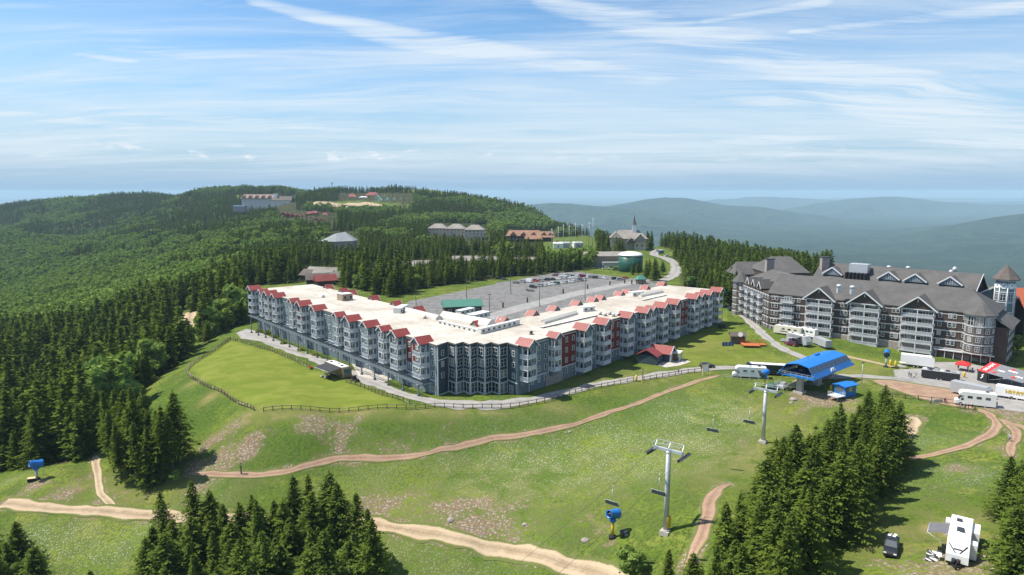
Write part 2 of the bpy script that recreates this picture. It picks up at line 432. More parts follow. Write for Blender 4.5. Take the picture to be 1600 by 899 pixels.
PY = [  # pixel, distance
 (0,720,205),(-60,650,260),(60,690,225),(0,600,300),(120,620,280),(200,580,300),(0,530,450),(250,520,340),(300,500,345),(350,470,380),(100,480,600),(0,470,750),(300,430,600),(200,400,1050),(0,420,1050),(100,380,1500),(0,380,1400),(0,350,1900),(0,330,2500),(-200,335,2600),(-200,400,1500),(-200,520,500),(-200,700,230),(-300,900,140),
 (150,316,2400),(300,304,2200),(380,299,2050),(450,298,2000),(520,303,1900),(600,304,1850),(700,314,1850),(800,330,1700),(860,347,1500),(925,369,1250),
 (415,322,1500),(580,318,1500),(480,345,1150),(440,362,950),(535,390,700),(600,370,900),(700,345,1200),(715,372,850),(640,395,650),(600,425,480),(497,432,450),(745,408,540),(827,378,800),(895,378,750),(420,420,520),(380,390,760),(330,350,1400),(250,340,1700),
 (800,360,1100),(780,395,640),(860,400,640),(560,440,420),(300,380,1000),
 (1100,402,560),(1180,412,530),(1250,425,480),(1350,430,420),(1500,440,400),(1700,470,380),(950,375,900),(1020,388,680),
]
XYZ = [  # beyond the near skyline: ground falling away
 (-1600,3200,-160),(-900,3200,-160),(0,3000,-200),(-2600,2400,-80),(300,1900,-260),(150,1500,-90),(450,1300,-200),(260,900,-60),(400,800,-90),(450,600,-60),(600,1000,-280),(800,1800,-330),(1500,2600,-360),(900,500,-160),(500,420,-60),(330,420,-12),(2500,2600,-360),(1200,900,-330),(60,1150,-20),
 (0,0,-32),(-60,0,-34),(60,0,-12),(0,-40,-34),(-90,40,-32),(90,30,0),(0,60,-27),(60,60,-6),
]
pts = [tuple(U(*p)) for p in PZ] + [tuple(UY(*p)) for p in PY] + XYZ
pts = np.array(pts)
CF = 60.0
def uv(x, y):
    yy = y + CF
    return np.stack([x / yy, np.log(yy)], -1)
Q = uv(pts[:, 0], pts[:, 1])
def phi(r2): return np.sqrt(r2 + 0.0009)
n_ = len(Q)
A = phi(((Q[:, None] - Q[None]) ** 2).sum(-1)) - 0.0
A[np.diag_indices(n_)] -= 0.004      # slight smoothing
P_ = np.concatenate([np.ones((n_, 1)), Q], 1)
KM = np.block([[A, P_], [P_.T, np.zeros((3, 3))]])
sol = np.linalg.solve(KM, np.concatenate([pts[:, 2], np.zeros(3)]))
def rbf(x, y):
    q = uv(x, y); out = np.empty(len(q))
    for i in range(0, len(q), 20000):
        b = q[i:i + 20000]
        out[i:i + 20000] = phi(((b[:, None] - Q[None]) ** 2).sum(-1)) @ sol[:n_] + sol[n_] + b @ sol[n_ + 1:]
    return out
RIDGES = [  # distance, slope, crest polyline in pixels
 (7000, .10, [(1000,470),(1100,440),(1180,420),(1300,394),(1400,372),(1500,350),(1560,339),(1600,334),(1700,326),(1900,330)]),
 (8300, .13, [(760,400),(850,372),(930,352),(1000,345),(1080,352),(1200,366),(1280,372),(1380,362),(1480,352),(1600,345),(1800,350)]),
 (9800, .15, [(700,330),(760,323),(820,321),(860,317),(895,318),(910,320),(960,324),(1020,330),(1100,344),(1180,352),(1300,356)]),
 (11500, .15, [(860,345),(930,325),(975,318),(1010,311),(1040,307.5),(1068,308),(1100,314),(1130,320),(1190,323),(1250,332),(1330,342),(1450,350)]),
 (15500, .15, [(1100,345),(1190,332),(1250,322),(1290,315),(1330,309),(1400,306),(1445,309),(1480,314),(1540,318),(1600,319),(1700,316),(1900,318)]),
 (21000, .15, [(980,330),(1060,318),(1110,311),(1150,308),(1200,307),(1260,309),(1320,313),(1400,314),(1700,314)]),
 (29000, .13, [(-800,316),(0,318),(120,317),(250,319),(500,321),(700,318),(900,320),(1200,313),(1350,309),(1500,309),(1600,310),(2400,312)]),
 (36000, .13, [(-800,312),(-100,313),(60,311),(200,314),(500,315),(800,316),(1100,314),(2400,312)]),
]
def far_z(x, y):
    z = np.full(len(x), -430.0)
    px = CXP + FPX * x / (y * CP + 60 * SP)
    wv = fbm(x / 1500.0, y / 1500.0, 4, 5)
    sp = 1 - np.abs(2 * fbm(x / 1300.0 + 1.5 * wv, y / 2600.0, 4, 9) - 1)
    for D, sl, cr in RIDGES:
        cy = np.interp(px, [c_[0] for c_ in cr], [c_[1] for c_ in cr])
        r1 = CP - (cy - CYP) / FPX * SP; r2 = -SP - (cy - CYP) / FPX * CP
        crest = H + D * r2 / r1
        d = np.abs(y - D) + 1e-3
        fade = np.clip(d / 900.0, 0, 1)
        amp = D * 0.026 * fade
        zz_ = crest - sl * d * (1 - 0.35 * np.exp(-d / 600)) + (sp - 0.95) * amp * 2.2
        k = 25.0
        m_ = np.maximum(z, zz_)
        z = m_ + k * np.log(np.exp((z - m_) / k) + np.exp((zz_ - m_) / k)) - 0
    return z - 25 * 0.0
def sstep(a, b, x):
    t = np.clip((x - a) / (b - a), 0, 1); return t * t * (3 - 2 * t)
PADS = []
def inpoly(px, py, poly):
    c_ = np.zeros(len(px), bool); n = len(poly); j = n - 1
    for i in range(n):
        xi, yi = poly[i]; xj, yj = poly[j]
        k = ((yi > py) != (yj > py)) & (px < (xj - xi) * (py - yi) / (yj - yi + 1e-12) + xi)
        c_ ^= k; j = i
    return c_
LOT_PX = [(604, 497), (640, 470), (700, 459), (772, 444.5), (778, 441), (800, 438.5), (870, 425), (900, 424.5), (945, 430), (1000, 437), (1040, 446), (1000, 470), (880, 505), (760, 510)]
LOT = [U(x, y, 1.0) for x, y in LOT_PX]
def height_raw(x, y):
    zn = rbf(x, y)
    w_ = sstep(2600, 3600, y)
    z = zn
    m = w_ > 0
    if m.any():
        z = z.copy(); z[m] = zn[m] * (1 - w_[m]) + far_z(x[m], y[m]) * w_[m]
    # small roughness
    r_ = (fbm(x / 9.0, y / 9.0, 4, 3) - 0.5)
    steep = sstep(0, 1, np.clip((-zn - 1.5) / 4, 0, 1)) * (1 - sstep(250, 500, y))
    z = z + r_ * (0.12 + 1.3 * steep) + ((fbm(x / 90.0, y / 90.0, 4, 4) - 0.5) * 22 + (1 - np.abs(2 * fbm(x / 330.0, y / 520.0, 3, 6) - 1) - .8) * 42 * (x < -60)) * sstep(450, 1000, y) * (1 - 0.6 * sstep(-250, 0, x)) * (1 - w_)
    il = inpoly(x, y, [(p.x, p.y) for p in LOT])
    z = np.where(il, 0.9, z)
    return z
NU, NV = 300, 880
U0, U1 = -1.02, 1.02
V0, V1 = math.log(15.0), math.log(66000.0)
gu = np.linspace(U0, U1, NU); gv = np.linspace(V0, V1, NV)
GU, GV = np.meshgrid(gu, gv)
GY = np.exp(GV) - CF; GX = GU * (GY + CF)
GZ = height_raw(GX.ravel(), GY.ravel()).reshape(GX.shape)
def hz(x, y):
    """height of the built ground sheet at x, y (arrays or numbers)"""
    sc_ = np.isscalar(x)
    x = np.atleast_1d(np.asarray(x, float)); y = np.atleast_1d(np.asarray(y, float))
    q = uv(x, y)
    a = np.clip((q[:, 0] - U0) / (U1 - U0) * (NU - 1), 0, NU - 1.001); b = np.clip((q[:, 1] - V0) / (V1 - V0) * (NV - 1), 0, NV - 1.001)
    i = a.astype(int); j = b.astype(int); fa = a - i; fb = b - j
    z = (GZ[j, i] * (1 - fa) + GZ[j, i + 1] * fa) * (1 - fb) + (GZ[j + 1, i] * (1 - fa) + GZ[j + 1, i + 1] * fa) * fb
    return float(z[0]) if sc_ else z
def G(px, py):
    """where the line of sight through a point of the photograph meets the ground"""
    r = ray(px, py); t = 40.0; last = t
    while t < 60000:
        p = r * t
        if H + p[2] < hz(p[0], p[1]):
            lo, hi = last, t
            for _ in range(25):
                m = (lo + hi) / 2; p = r * m
                if H + p[2] < hz(p[0], p[1]): hi = m
                else: lo = m
            p = r * hi
            return Vector((p[0], p[1], hz(p[0], p[1])))
        last = t; t += max(1.0, t * 0.01)
    return Vector(r * 60000)
# ---- masks on the ground sheet, in real places
FX, FY = GX.ravel(), GY.ravel()
PXg, PYg, _ = proj(FX, np.maximum(FY, 1.0), GZ.ravel())
def blobs(lst):
    m = np.zeros(len(FX))
    for px, py, ra, st, *el in lst:
        c_ = G(px, py); e = el[0] if el else 1.0
        d = np.hypot((FX - c_.x) / e, FY - c_.y) / ra
        m = np.maximum(m, st * np.exp(-d * d))
    return m
def polyline(pl, step=1.5):
    p = [G(*q) for q in pl]
    # Catmull-Rom through the points
    out = []
    for i in range(len(p) - 1):
        p0 = p[max(i - 1, 0)]; p1 = p[i]; p2 = p[i + 1]; p3 = p[min(i + 2, len(p) - 1)]
        k = max(2, int((p2 - p1).length / step))
        for j in range(k):
            t = j / k
            out.append(0.5 * ((2 * p1) + (p2 - p0) * t + (2 * p0 - 5 * p1 + 4 * p2 - p3) * t * t + (3 * p1 - p0 - 3 * p2 + p3) * t ** 3))
    out.append(p[-1])
    return [(q.x, q.y) for q in out]
PATHS = {  # name: (width, [pixels])
 'trail': (2.0, [(292,741),(330,741),(370,743),(440,738),(480,728),(520,718),(560,716),(610,715),(660,710),(710,699),(760,687),(815,680),(860,672),(920,656),(980,636),(1040,613),(1090,596),(1124,587)]),
 'dirt_road': (4.3, [(5,787),(60,793),(120,797),(240,806),(400,813),(560,819),(620,826),(680,836),(740,848),(800,860),(860,874),(925,892),(1000,915)]),
 'branch': (2.4, [(148,712),(152,745),(160,775),(185,800)]),
 'bend': (3.2, [(1142,757),(1122,764),(1108,785),(1104,808),(1098,832),(1086,860),(1070,890)]),
 'bike_path': (2.8, [(1300,748),(1345,738),(1400,722),(1450,712),(1500,700),(1538,684),(1556,666),(1548,650),(1525,640),(1490,632),(1455,617),(1420,608),(1392,603)]),
 'side_path': (2.6, [(1548,652),(1572,660),(1588,680),(1578,700),(1580,714)]),
 'edge_path': (3.0, [(1575,662),(1600,668),(1640,690)]),
 'worn_strip': (5.4, [(1428,652),(1415,676),(1392,700),(1366,724)]),
 'service_road': (4.6, [(395,524),(420,535),(460,550),(505,566),(560,590),(610,609),(650,622),(700,630),(760,632),(820,627),(870,617),(930,602),(990,592),(1050,583),(1095,577),(1140,575),(1200,579),(1260,590),(1340,588),(1400,592),(1450,598)]),
 'mown_path': (3.0, [(1292,551),(1340,561),(1380,570),(1410,576)]),
 'lodge_path': (3.6, [(1152,487),(1168,500),(1190,520),(1212,538),(1240,553),(1275,566)]),
 'clearing': (9.0, [(296,488),(296,500),(292,515),(285,535),(280,550)]),
 'church_road': (8.0, [(1000,436),(1030,440),(1052,430),(1056,415),(1040,404),(1022,398),(1030,390)]),
}
LINES = {k: polyline(v[1]) for k, v in PATHS.items()}
def line_dist(names):
    d = np.full(len(FX), 1e9)
    for nm in names:
        L = np.array(LINES[nm]); wd = PATHS[nm][0] / 2
        lo = L.min(0) - 25; hi = L.max(0) + 25
        s_ = np.where((FX > lo[0]) & (FX < hi[0]) & (FY > lo[1]) & (FY < hi[1]))[0]
        dd = np.sqrt(((FX[s_, None] - L[None, :, 0]) ** 2 + (FY[s_, None] - L[None, :, 1]) ** 2).min(1)) - wd
        d[s_] = np.minimum(d[s_], dd)
    return d
dtrail = line_dist(['trail', 'dirt_road', 'branch', 'bend', 'bike_path', 'side_path', 'edge_path', 'worn_strip', 'clearing'])
droad = line_dist(['service_road', 'lodge_path', 'church_road'])
m_dirt = blobs([(330,690,5,.9),(365,665,5,.8),(385,700,6,.95),(350,712,6,.9),(430,672,4,.5),(490,662,5,.85,1.8),(530,668,5,.8,1.6),(560,684,5,.5,2),(600,700,4,.7,2.5),(520,700,5,.6,2),(340,735,4,.9),(310,725,4,.9),(560,655,3,.6,2),(690,668,4,.45,2.2),(640,692,5,.55),
 (740,640,0.1,0),(600,790,7,.75,2),(560,800,6,.6),(740,820,7,.85,1.8),(800,832,5,.7,1.6),(850,800,3,.5),(900,815,4,.6,1.5),(940,830,4,.6),(720,792,5,.8,3),(790,795,4,.7,3),(850,802,3,.5,2),(960,845,4,.6),
 (860,610,8,.55,2),(900,596,7,.55,2),(960,583,6,.45,2),(1050,590,5,.4,2),(1030,600,5,.5,1.5),(1075,540,8,.45),(1050,570,4,.5,2),(1085,505,8,.4),(1020,555,5,.4),(700,622,5,.5,2),(1250,620,6,.9),(1290,625,9,.95,1.4),(1330,640,6,.7),(1240,645,5,.7),(1255,640,3,.8),(1200,655,3,.5),(1160,690,3,.6),(1180,676,3,.6),
 (1190,720,6,.45),(1500,735,7,.7),(1470,760,6,.55),(1440,790,5,.35),(1560,700,6,.7),(1480,850,6,.5),(1500,885,10,.75,2),(1430,899,8,.7,1.5),(1360,899,5,.4),(1590,645,8,.8,1.6),(1560,640,6,.6),(60,757,5,.85),(100,770,6,.75),(120,755,5,.6),(40,775,4,.6),(200,770,5,.5),(290,790,5,.5),(310,760,6,.7),(240,765,4,.4),(420,750,4,.5,2),(560,735,4,.3),
 (1020,690,2,.5),(1000,700,3,.7,1.8),(880,712,2,.4),(1135,830,3,.5),(1440,655,5,.45),(445,900,3,0),(1150,560,7,.3),(130,880,4,.4),(80,860,4,.4),(1320,560,5,.4,2),(1500,600,14,.55,1.5),(1560,615,12,.6),(1400,608,5,.8,2),(1350,596,5,.7,2),(1450,632,4,.7,2.5),(1560,640,9,.9,1.5),(1590,655,7,.8),(1420,585,4,.5,3)])
m_dirt = np.maximum(m_dirt, np.exp(-np.maximum(dtrail, 0) / 0.9) * 0.75)
m_dirt = np.maximum(m_dirt, np.exp(-np.maximum(droad, 0) / 1.0) * 0.45)
m_flow = blobs([(860,715,12,.7,2),(760,700,8,.5),(960,690,12,.8,1.5),(1060,650,12,.9),(1120,640,10,.9),(1150,660,9,.9),(1080,690,12,.8),(1000,720,12,.7,1.5),(900,740,10,.6,2),(800,750,10,.45,2),(1200,600,4,.3),(700,720,8,.4),(760,760,8,.4),
 (90,850,8,.7,1.5),(180,860,8,.7,1.4),(230,880,7,.6),(50,840,6,.8),(280,840,5,.5),(40,720,5,.8),(20,750,4,.7),(230,830,6,.7),(1450,690,7,.6,1.5),(1480,740,8,.5),(1400,760,8,.4),(1520,745,7,.6),(1400,760,5,.5),(330,770,6,.4),(640,860,10,.35,2),(700,880,10,.35,2),(600,740,8,.3,2)])
LAWN_PX = [(360,533),(420,549),(480,575),(540,594),(575,610),(636,633),(640,638),(500,641),(414,641),(396,636),(348,609),(315,597),(294,580),(300,568)]
lawn = [G(*p) for p in LAWN_PX]
def soft_poly(poly, soft=1.5):
    m = np.zeros(len(FX))
    for k in range(5):
        a = 2 * math.pi * k / 5
        m += inpoly(FX + soft * 0.5 * math.cos(a), FY + soft * 0.5 * math.sin(a), [(p[0], p[1]) for p in poly]) / 5.0
    return m
m_lawn = soft_poly(lawn)
OTHER = [[(1130,500),(1200,540),(1270,566),(1380,575),(1500,590),(1370,560),(1200,528)], [(1010,530),(1130,490),(1180,540),(1240,568),(1100,570),(1000,580)]]
for o_ in OTHER: m_lawn = np.maximum(m_lawn, 0.55 * soft_poly([G(*p) for p in o_]))
m_dry = blobs([(390,650,3,.9,3),(330,622,3.5,.9),(300,600,3,.8),(440,648,2,.8,6),(540,648,2,.8,8),(640,645,2,.8,8),(740,643,2,.8,8),(860,634,3,.7,3),(1040,560,8,.6),(1100,540,10,.5),(1300,575,12,.6,2),(1000,590,12,.5,2),(1190,720,14,.7),(1150,740,12,.5),(1200,650,14,.5),(480,880,4,0),(760,780,20,.4,2),(900,770,15,.3,2),(1440,850,12,.5),(1500,820,12,.45),(1120,720,16,.45),(230,760,12,.5,2),(200,690,5,.4)])
m_lush = blobs([(240,645,12,.9),(280,620,8,.8),(320,650,9,.9),(290,680,8,.7),(400,660,8,.6,2),(450,700,9,1,2),(520,690,6,.7,2),(560,672,8,.9,3),(640,662,8,.9,3),(660,690,7,.9,3),(760,660,7,1,3),(840,650,6,.9,3),(940,628,5,.8,3),(1010,610,5,.7,3),(680,750,10,.5,2),(620,730,8,.6,2),(820,800,7,.6,2),(960,760,12,.4,2),(1000,790,8,.5),(640,880,16,.6,2),(760,890,12,.6,2),(1120,600,8,.5),(1050,625,8,.5,1.5),(1000,700,6,.5),(1450,660,9,.8,1.5),(1440,740,7,.8,2),(1400,800,7,.5),(150,775,6,.6,2),(30,730,8,.8)])
m_dry = np.maximum(m_dry, 0.85 * soft_poly([G(*p) for p in [(1436,818),(1456,808),(1500,800),(1536,812),(1544,870),(1530,905),(1440,905),(1446,850)]]))
m_dirt *= (1 - 0.9 * m_lawn * (m_lawn > .9))
FOREST = [  # where woodland stands, in pixels of its ground
 [(-900,1100),(-900,325),(-300,325),(0,322),(150,308),(300,298),(450,290),(600,296),(700,306),(800,322),(860,339),(930,362),(936,372),(948,378),(955,392),(935,402),(925,419),(900,424),(770,436),(655,452),(612,465),(585,459),(560,452),(480,441),(385,448),(389,505),(372,508),(335,525),(300,552),(262,580),(235,602),(205,632),(188,655),(150,690),(140,715),(80,728),(0,735),(-100,760),(-400,1100)],
 [(1004,372),(1075,376),(1180,384),(1290,392),(1300,430),(1280,445),(1200,462),(1150,468),(1128,463),(1068,450),(1066,436),(1062,412),(1045,398),(1012,392)],
]
CLEAR = [  # openings in the woodland: (grassy or not, pixels)
 (0,[(384,306),(464,306),(462,330),(380,330)]),(1,[(366,305),(384,305),(384,312),(366,312)]),(1,[(476,316),(560,314),(650,320),(640,329),(570,331),(480,325)]),(0,[(528,302),(645,302),(648,322),(528,322)]),
 (0,[(436,328),(526,334),(528,360),(480,356),(432,346)]),(0,[(514,362),(560,362),(562,408),(530,412),(510,396)]),(1,[(440,353),(462,355),(460,364),(440,362)]),(1,[(494,380),(512,380),(512,388),(494,388)]),
 (0,[(472,415),(528,415),(530,448),(470,448)]),(0,[(572,412),(665,406),(672,436),(574,440)]),(0,[(700,400),(782,398),(782,424),(700,426)]),(0,[(800,400),(842,400),(842,424),(800,424)]),(0,[(660,410),(690,405),(690,428),(660,428)]),
 (0,[(668,348),(764,350),(766,392),(738,394),(668,380)]),(0,[(786,360),(870,362),(870,398),(796,396)]),(1,[(850,372),(930,368),(932,408),(850,410)]),
 (1,[(268,486),(316,486),(316,545),(262,562)]),(1,[(1016,380),(1062,394),(1062,400),(1020,398)]),
]
def wooded(px, py, floor=False):
    m = np.zeros(len(px), bool)
    for p in FOREST: m |= inpoly(px, py, p)
    for g_, p in CLEAR:
        if g_ or not floor: m &= ~inpoly(px, py, p)
    return m
m_forest = wooded(PXg, PYg, True).astype(float)
m_forest[(FY > 2600)] = 1.0
near = (FY < 60)
m_forest[near] = 0
# ---- one ground sheet out to the horizon
me = bpy.data.meshes.new('ground')
vv = np.stack([FX, FY, GZ.ravel()], -1)
idx = np.arange(NU * NV).reshape(NV, NU)
quads = np.stack([idx[:-1, :-1], idx[:-1, 1:], idx[1:, 1:], idx[1:, :-1]], -1).reshape(-1, 4)
me.vertices.add(len(vv)); me.vertices.foreach_set('co', vv.ravel())
me.loops.add(quads.size); me.loops.foreach_set('vertex_index', quads.ravel())
me.polygons.add(len(quads)); me.polygons.foreach_set('loop_start', np.arange(0, quads.size, 4)); 
me.polygons.foreach_set('use_smooth', np.ones(len(quads), bool))
me.update(); me.validate()
for nm, arr in (('dirt', m_dirt), ('flowers', m_flow), ('lawn', m_lawn), ('dry', m_dry), ('lush', m_lush), ('wood', m_forest)):
    at = me.attributes.new(nm, 'FLOAT', 'POINT'); at.data.foreach_set('value', arr.astype(np.float32))
gm = bpy.data.materials.new('mountain_grass'); gm.use_nodes = True
t = NT(gm.node_tree); b = gm.node_tree.nodes['Principled BSDF']
b.inputs['Roughness'].default_value = 0.95; b.inputs['Specular IOR Level'].default_value = 0.1
co = t.node('ShaderNodeTexCoord').outputs['Object']
at = lambda n: t.node('ShaderNodeAttribute', attribute_name=n).outputs['Fac']
n30 = t.noise(co, 0.035, 4, 0.6, 0.4); n6 = t.noise(co, 0.17, 5, 0.65, 0.5); n1 = t.noise(co, 1.3, 5, 0.7); n03 = t.noise(co, 5.0, 3, 0.7)
g = t.mix(t.ramp(n30, 0.35, 0.65), (0.070, 0.124, 0.012), (0.158, 0.200, 0.025))
g = t.mix(t.ramp(n6, 0.42, 0.60, 0, 0.9), g, (0.058, 0.098, 0.014))
n12 = t.noise(t.vmath('ADD', co, (37.0, 11.0, 0.0)), 0.10, 6, 0.68, 0.8)
g = t.mix(t.ramp(n12, 0.50, 0.66, 0, 0.75), g, (0.205, 0.215, 0.045))
g = t.mix(t.ramp(n1, 0.44, 0.60, 0, 0.9), g, (0.038, 0.066, 0.010))
g = t.mix(t.ramp(n03, 0.52, 0.66, 0, 0.6), g, (0.21, 0.225, 0.075))
g = t.mix(t.math('MULTIPLY', at('lush'), t.ramp(n6, 0.3, 0.6, 0.55, 1.0)), g, t.mix(t.ramp(n1, 0.4, 0.65), (0.075, 0.130, 0.018), (0.036, 0.070, 0.012)))
# mown lawn: smoother, yellower
gl = t.mix(t.ramp(t.noise(co, 0.12, 4, 0.6, 0.6), 0.35, 0.65), (0.118, 0.158, 0.018), (0.178, 0.203, 0.034))
gl = t.mix(t.ramp(t.noise(t.node('ShaderNodeMapping', {'Vector': co, 'Rotation': (0, 0, R(25)), 'Scale': (.12, .9, 1)}).outputs[0], 1.0, 3, 0.6), 0.4, 0.65, 0, 0.4), gl, (0.115, 0.145, 0.020))
gl = t.mix(t.ramp(n1, 0.5, 0.8, 0, 0.35), gl, (0.20, 0.20, 0.07))
g = t.mix(at('lawn'), g, gl)
dryc = t.mix(t.ramp(n1, 0.35, 0.65), (0.22, 0.19, 0.07), (0.30, 0.24, 0.11))
g = t.mix(t.math('MULTIPLY', at('dry'), t.ramp(t.math('ADD', n6, t.math('MULTIPLY', n1, 0.5)), 0.55, 0.95)), g, dryc)
# white clover and daisies
vf = t.node('ShaderNodeTexVoronoi', {'Vector': co, 'Scale': 1.9, 'Randomness': 1.0})
dots = t.ramp(vf.outputs['Distance'], 0.36, 0.20)
cl = t.ramp(t.math('ADD', t.math('MULTIPLY', n6, 0.5), t.math('MULTIPLY', n1, 0.6)), 0.42, 0.60)
g = t.mix(t.math('MULTIPLY', t.math('MULTIPLY', at('flowers'), dots), t.math('MULTIPLY', cl, 0.8)), g, (0.55, 0.56, 0.44))
g = t.mix(t.math('MULTIPLY', t.math('MULTIPLY', at('flowers'), cl), 0.30), g, (0.24, 0.29, 0.13))
# bare soil and stones
st = t.node('ShaderNodeTexVoronoi', {'Vector': co, 'Scale': 2.0, 'Randomness': 1.0})
stc = t.node('ShaderNodeSeparateColor', {0: st.outputs['Color']}).outputs[0]
soil = t.mix(t.ramp(n6, 0.3, 0.7), (0.235, 0.185, 0.105), (0.30, 0.22, 0.145))
soil = t.mix(t.ramp(stc, 0.45, 0.9), soil, (0.36, 0.31, 0.26))
soil = t.mix(t.ramp(st.outputs['Distance'], 0.30, 0.5, 0, 0.65), soil, (0.10, 0.075, 0.045))
dm = t.ramp(t.math('ADD', at('dirt'), t.math('ADD', t.math('MULTIPLY', n6, 0.7), t.math('MULTIPLY', n1, 1.25))), 1.46, 1.78)
dm = t.math('MULTIPLY', dm, t.ramp(at('dirt'), 0.05, 0.3))
g = t.mix(dm, g, soil)
# woodland floor near, tree canopy on the far mountains
far = t.node('ShaderNodeVectorMath', {0: co}, operation='LENGTH').outputs['Value']
ff = t.ramp(far, 2400, 3200)
c1 = t.noise(co, 0.0022, 6, 0.6, 0.8); c2 = t.noise(co, 0.022, 6, 0.75)
can = t.mix(t.ramp(c1, 0.38, 0.62), (0.030, 0.058, 0.024), (0.062, 0.105, 0.036))
can = t.mix(t.ramp(c2, 0.40, 0.62, 0, 0.7), can, (0.014, 0.028, 0.014))
g = t.mix(t.math('MULTIPLY', at('wood'), t.math('SUBTRACT', 1.0, ff)), g, t.mix(n1, (0.035, 0.045, 0.018), (0.06, 0.055, 0.025)))
g = t.mix(ff, g, can)
t.put(b.inputs['Base Color'], g)
hgt = t.math('ADD', t.math('MULTIPLY', n1, 0.6), t.math('MULTIPLY', n03, 0.3))
b1 = t.node('ShaderNodeBump', {'Height': hgt, 'Strength': t.ramp(at('lawn'), 0, 1, 0.8, 0.35), 'Distance': 0.35})
b2 = t.node('ShaderNodeBump', {'Height': t.math('MULTIPLY', t.math('ADD', c2, t.math('MULTIPLY', c1, 3.0)), ff), 'Strength': 1.0, 'Distance': 70.0, 'Normal': b1})
t.put(b.inputs['Normal'], b2)
me.materials.append(gm)
ground = bpy.data.objects.new('ground', me); COL.objects.link(ground); tag(ground, kind='structure')
# ---- roads and paths, draped on the ground
def road_mat(name, ca, cb, edge_grass, tracks=0.0, gravel=0.4):
    m = bpy.data.materials.new(name); m.use_nodes = True
    t = NT(m.node_tree); b = m.node_tree.nodes['Principled BSDF']
    b.inputs['Roughness'].default_value = 0.95; b.inputs['Specular IOR Level'].default_value = 0.15
    co = t.node('ShaderNodeTexCoord').outputs['Object']
    e = t.node('ShaderNodeAttribute', attribute_name='edge').outputs['Fac']
    n = t.noise(co, 0.3, 5, 0.65); n1 = t.noise(co, 2.2, 5, 0.7)
    c = t.mix(t.ramp(n, 0.35, 0.65), ca, cb)
    c = t.mix(t.ramp(n1, 0.45, 0.75, 0, gravel), c, tuple(min(1, x * 1.35) for x in cb))
    c = t.mix(t.ramp(t.noise(co, 0.9, 4, 0.6), 0.5, 0.75, 0, 0.5), c, tuple(x * 0.72 for x in ca))
    if tracks:
        tr = t.ramp(t.math('ABSOLUTE', t.math('SUBTRACT', e, 0.5)), 0.08, 0.24, 1, 0)
        c = t.mix(t.math('MULTIPLY', t.ramp(e, 0.8, 1.0), 0.45), c, tuple(x * .7 for x in ca))
        c = t.mix(t.math('MULTIPLY', tr, tracks), c, tuple(min(1, x * 1.2) for x in cb))
    gm_ = t.ramp(t.math('SUBTRACT', t.math('MULTIPLY', t.math('ADD', t.math('MULTIPLY', n1, 0.5), t.math('MULTIPLY', n, 0.6)), edge_grass), t.math('SUBTRACT', e, 0.04)), 0.0, 0.16)
    c = t.mix(gm_, c, t.mix(n, (0.075, 0.11, 0.025), (0.15, 0.16, 0.05)))
    t.put(b.inputs['Base Color'], c)
    t.put(b.inputs['Normal'], t.node('ShaderNodeBump', {'Height': n1, 'Strength': 0.5, 'Distance': 0.15}))
    return m
rm = {
 'pink': road_mat('red_dirt', (0.25, 0.160, 0.110), (0.33, 0.22, 0.155), 0.62, 0.35),
 'beige': road_mat('beige_dirt', (0.30, 0.225, 0.145), (0.40, 0.31, 0.21), 0.62, 0.6),
 'grey': road_mat('worn_asphalt', (0.245, 0.235, 0.225), (0.31, 0.295, 0.28), 0.16, 0.25, 0.25),
}
def strip(name, key, m, lift=0.07, label=None):
    wd, _ = PATHS[key]; L = np.array(LINES[key]); n = len(L); K = 9
    tg = np.gradient(L, axis=0); tg /= np.linalg.norm(tg, axis=1)[:, None] + 1e-9
    nr = np.stack([-tg[:, 1], tg[:, 0]], -1)
    s_ = np.arange(n) * 1.0
    jl = (vnoise(s_ / 2.2, s_ * 0, 31) - 0.5) * 1.5; jr = (vnoise(s_ / 2.0, s_ * 0 + 3, 33) - 0.5) * 1.5
    tp_ = np.ones(n)
    if key in ('worn_strip', 'bend', 'branch', 'mown_path', 'trail', 'clearing', 'side_path'):
        q_ = np.arange(n); tp_ = np.clip((np.minimum(q_, n - 1 - q_) * 1.5 + .4) / 6.0, .05, 1) ** .6
    vs_ = []; ed = []
    for k in range(K):
        f = k / (K - 1) * 2 - 1
        off = tp_ * f * wd / 2 + tp_ * np.where(f < 0, -jl, jr) * abs(f) * min(1, wd / 4)
        P = L + nr * off[:, None]
        z = hz(P[:, 0], P[:, 1]) + lift
        vs_.append(np.stack([P[:, 0], P[:, 1], z], -1)); ed.append(np.full(n, 1 - abs(f)))
    V = np.stack(vs_, 1).reshape(-1, 3); E = np.stack(ed, 1).ravel()
    f_ = [(i * K + k, i * K + k + 1, (i + 1) * K + k + 1, (i + 1) * K + k) for i in range(n - 1) for k in range(K - 1)]
    me = bpy.data.meshes.new(name); me.from_pydata([tuple(v) for v in V], [], f_); me.materials.append(m)
    me.polygons.foreach_set('use_smooth', np.ones(len(f_), bool))
    at = me.attributes.new('edge', 'FLOAT', 'POINT'); at.data.foreach_set('value', E.astype(np.float32))
    o = bpy.data.objects.new(name, me); COL.objects.link(o); tag(o, kind='structure'); return o
strip('dirt_path', 'trail', rm['pink']); strip('dirt_road', 'dirt_road', rm['beige'], .08); strip('dirt_path', 'branch', rm['beige'], .05)
strip('dirt_path', 'bend', rm['pink']); strip('dirt_path', 'bike_path', rm['pink'], .08); strip('dirt_path', 'side_path', rm['pink'], .06); strip('dirt_path', 'edge_path', rm['pink'], .07)
strip('dirt_path', 'worn_strip', rm['beige'], .06); strip('road', 'service_road', rm['grey'], .08); strip('footpath', 'lodge_path', rm['grey'], .07)
strip('dirt_path', 'mown_path', rm['beige'], .05); strip('dirt_road', 'clearing', rm['beige'], .15); strip('road', 'church_road', rm['grey'], .2)
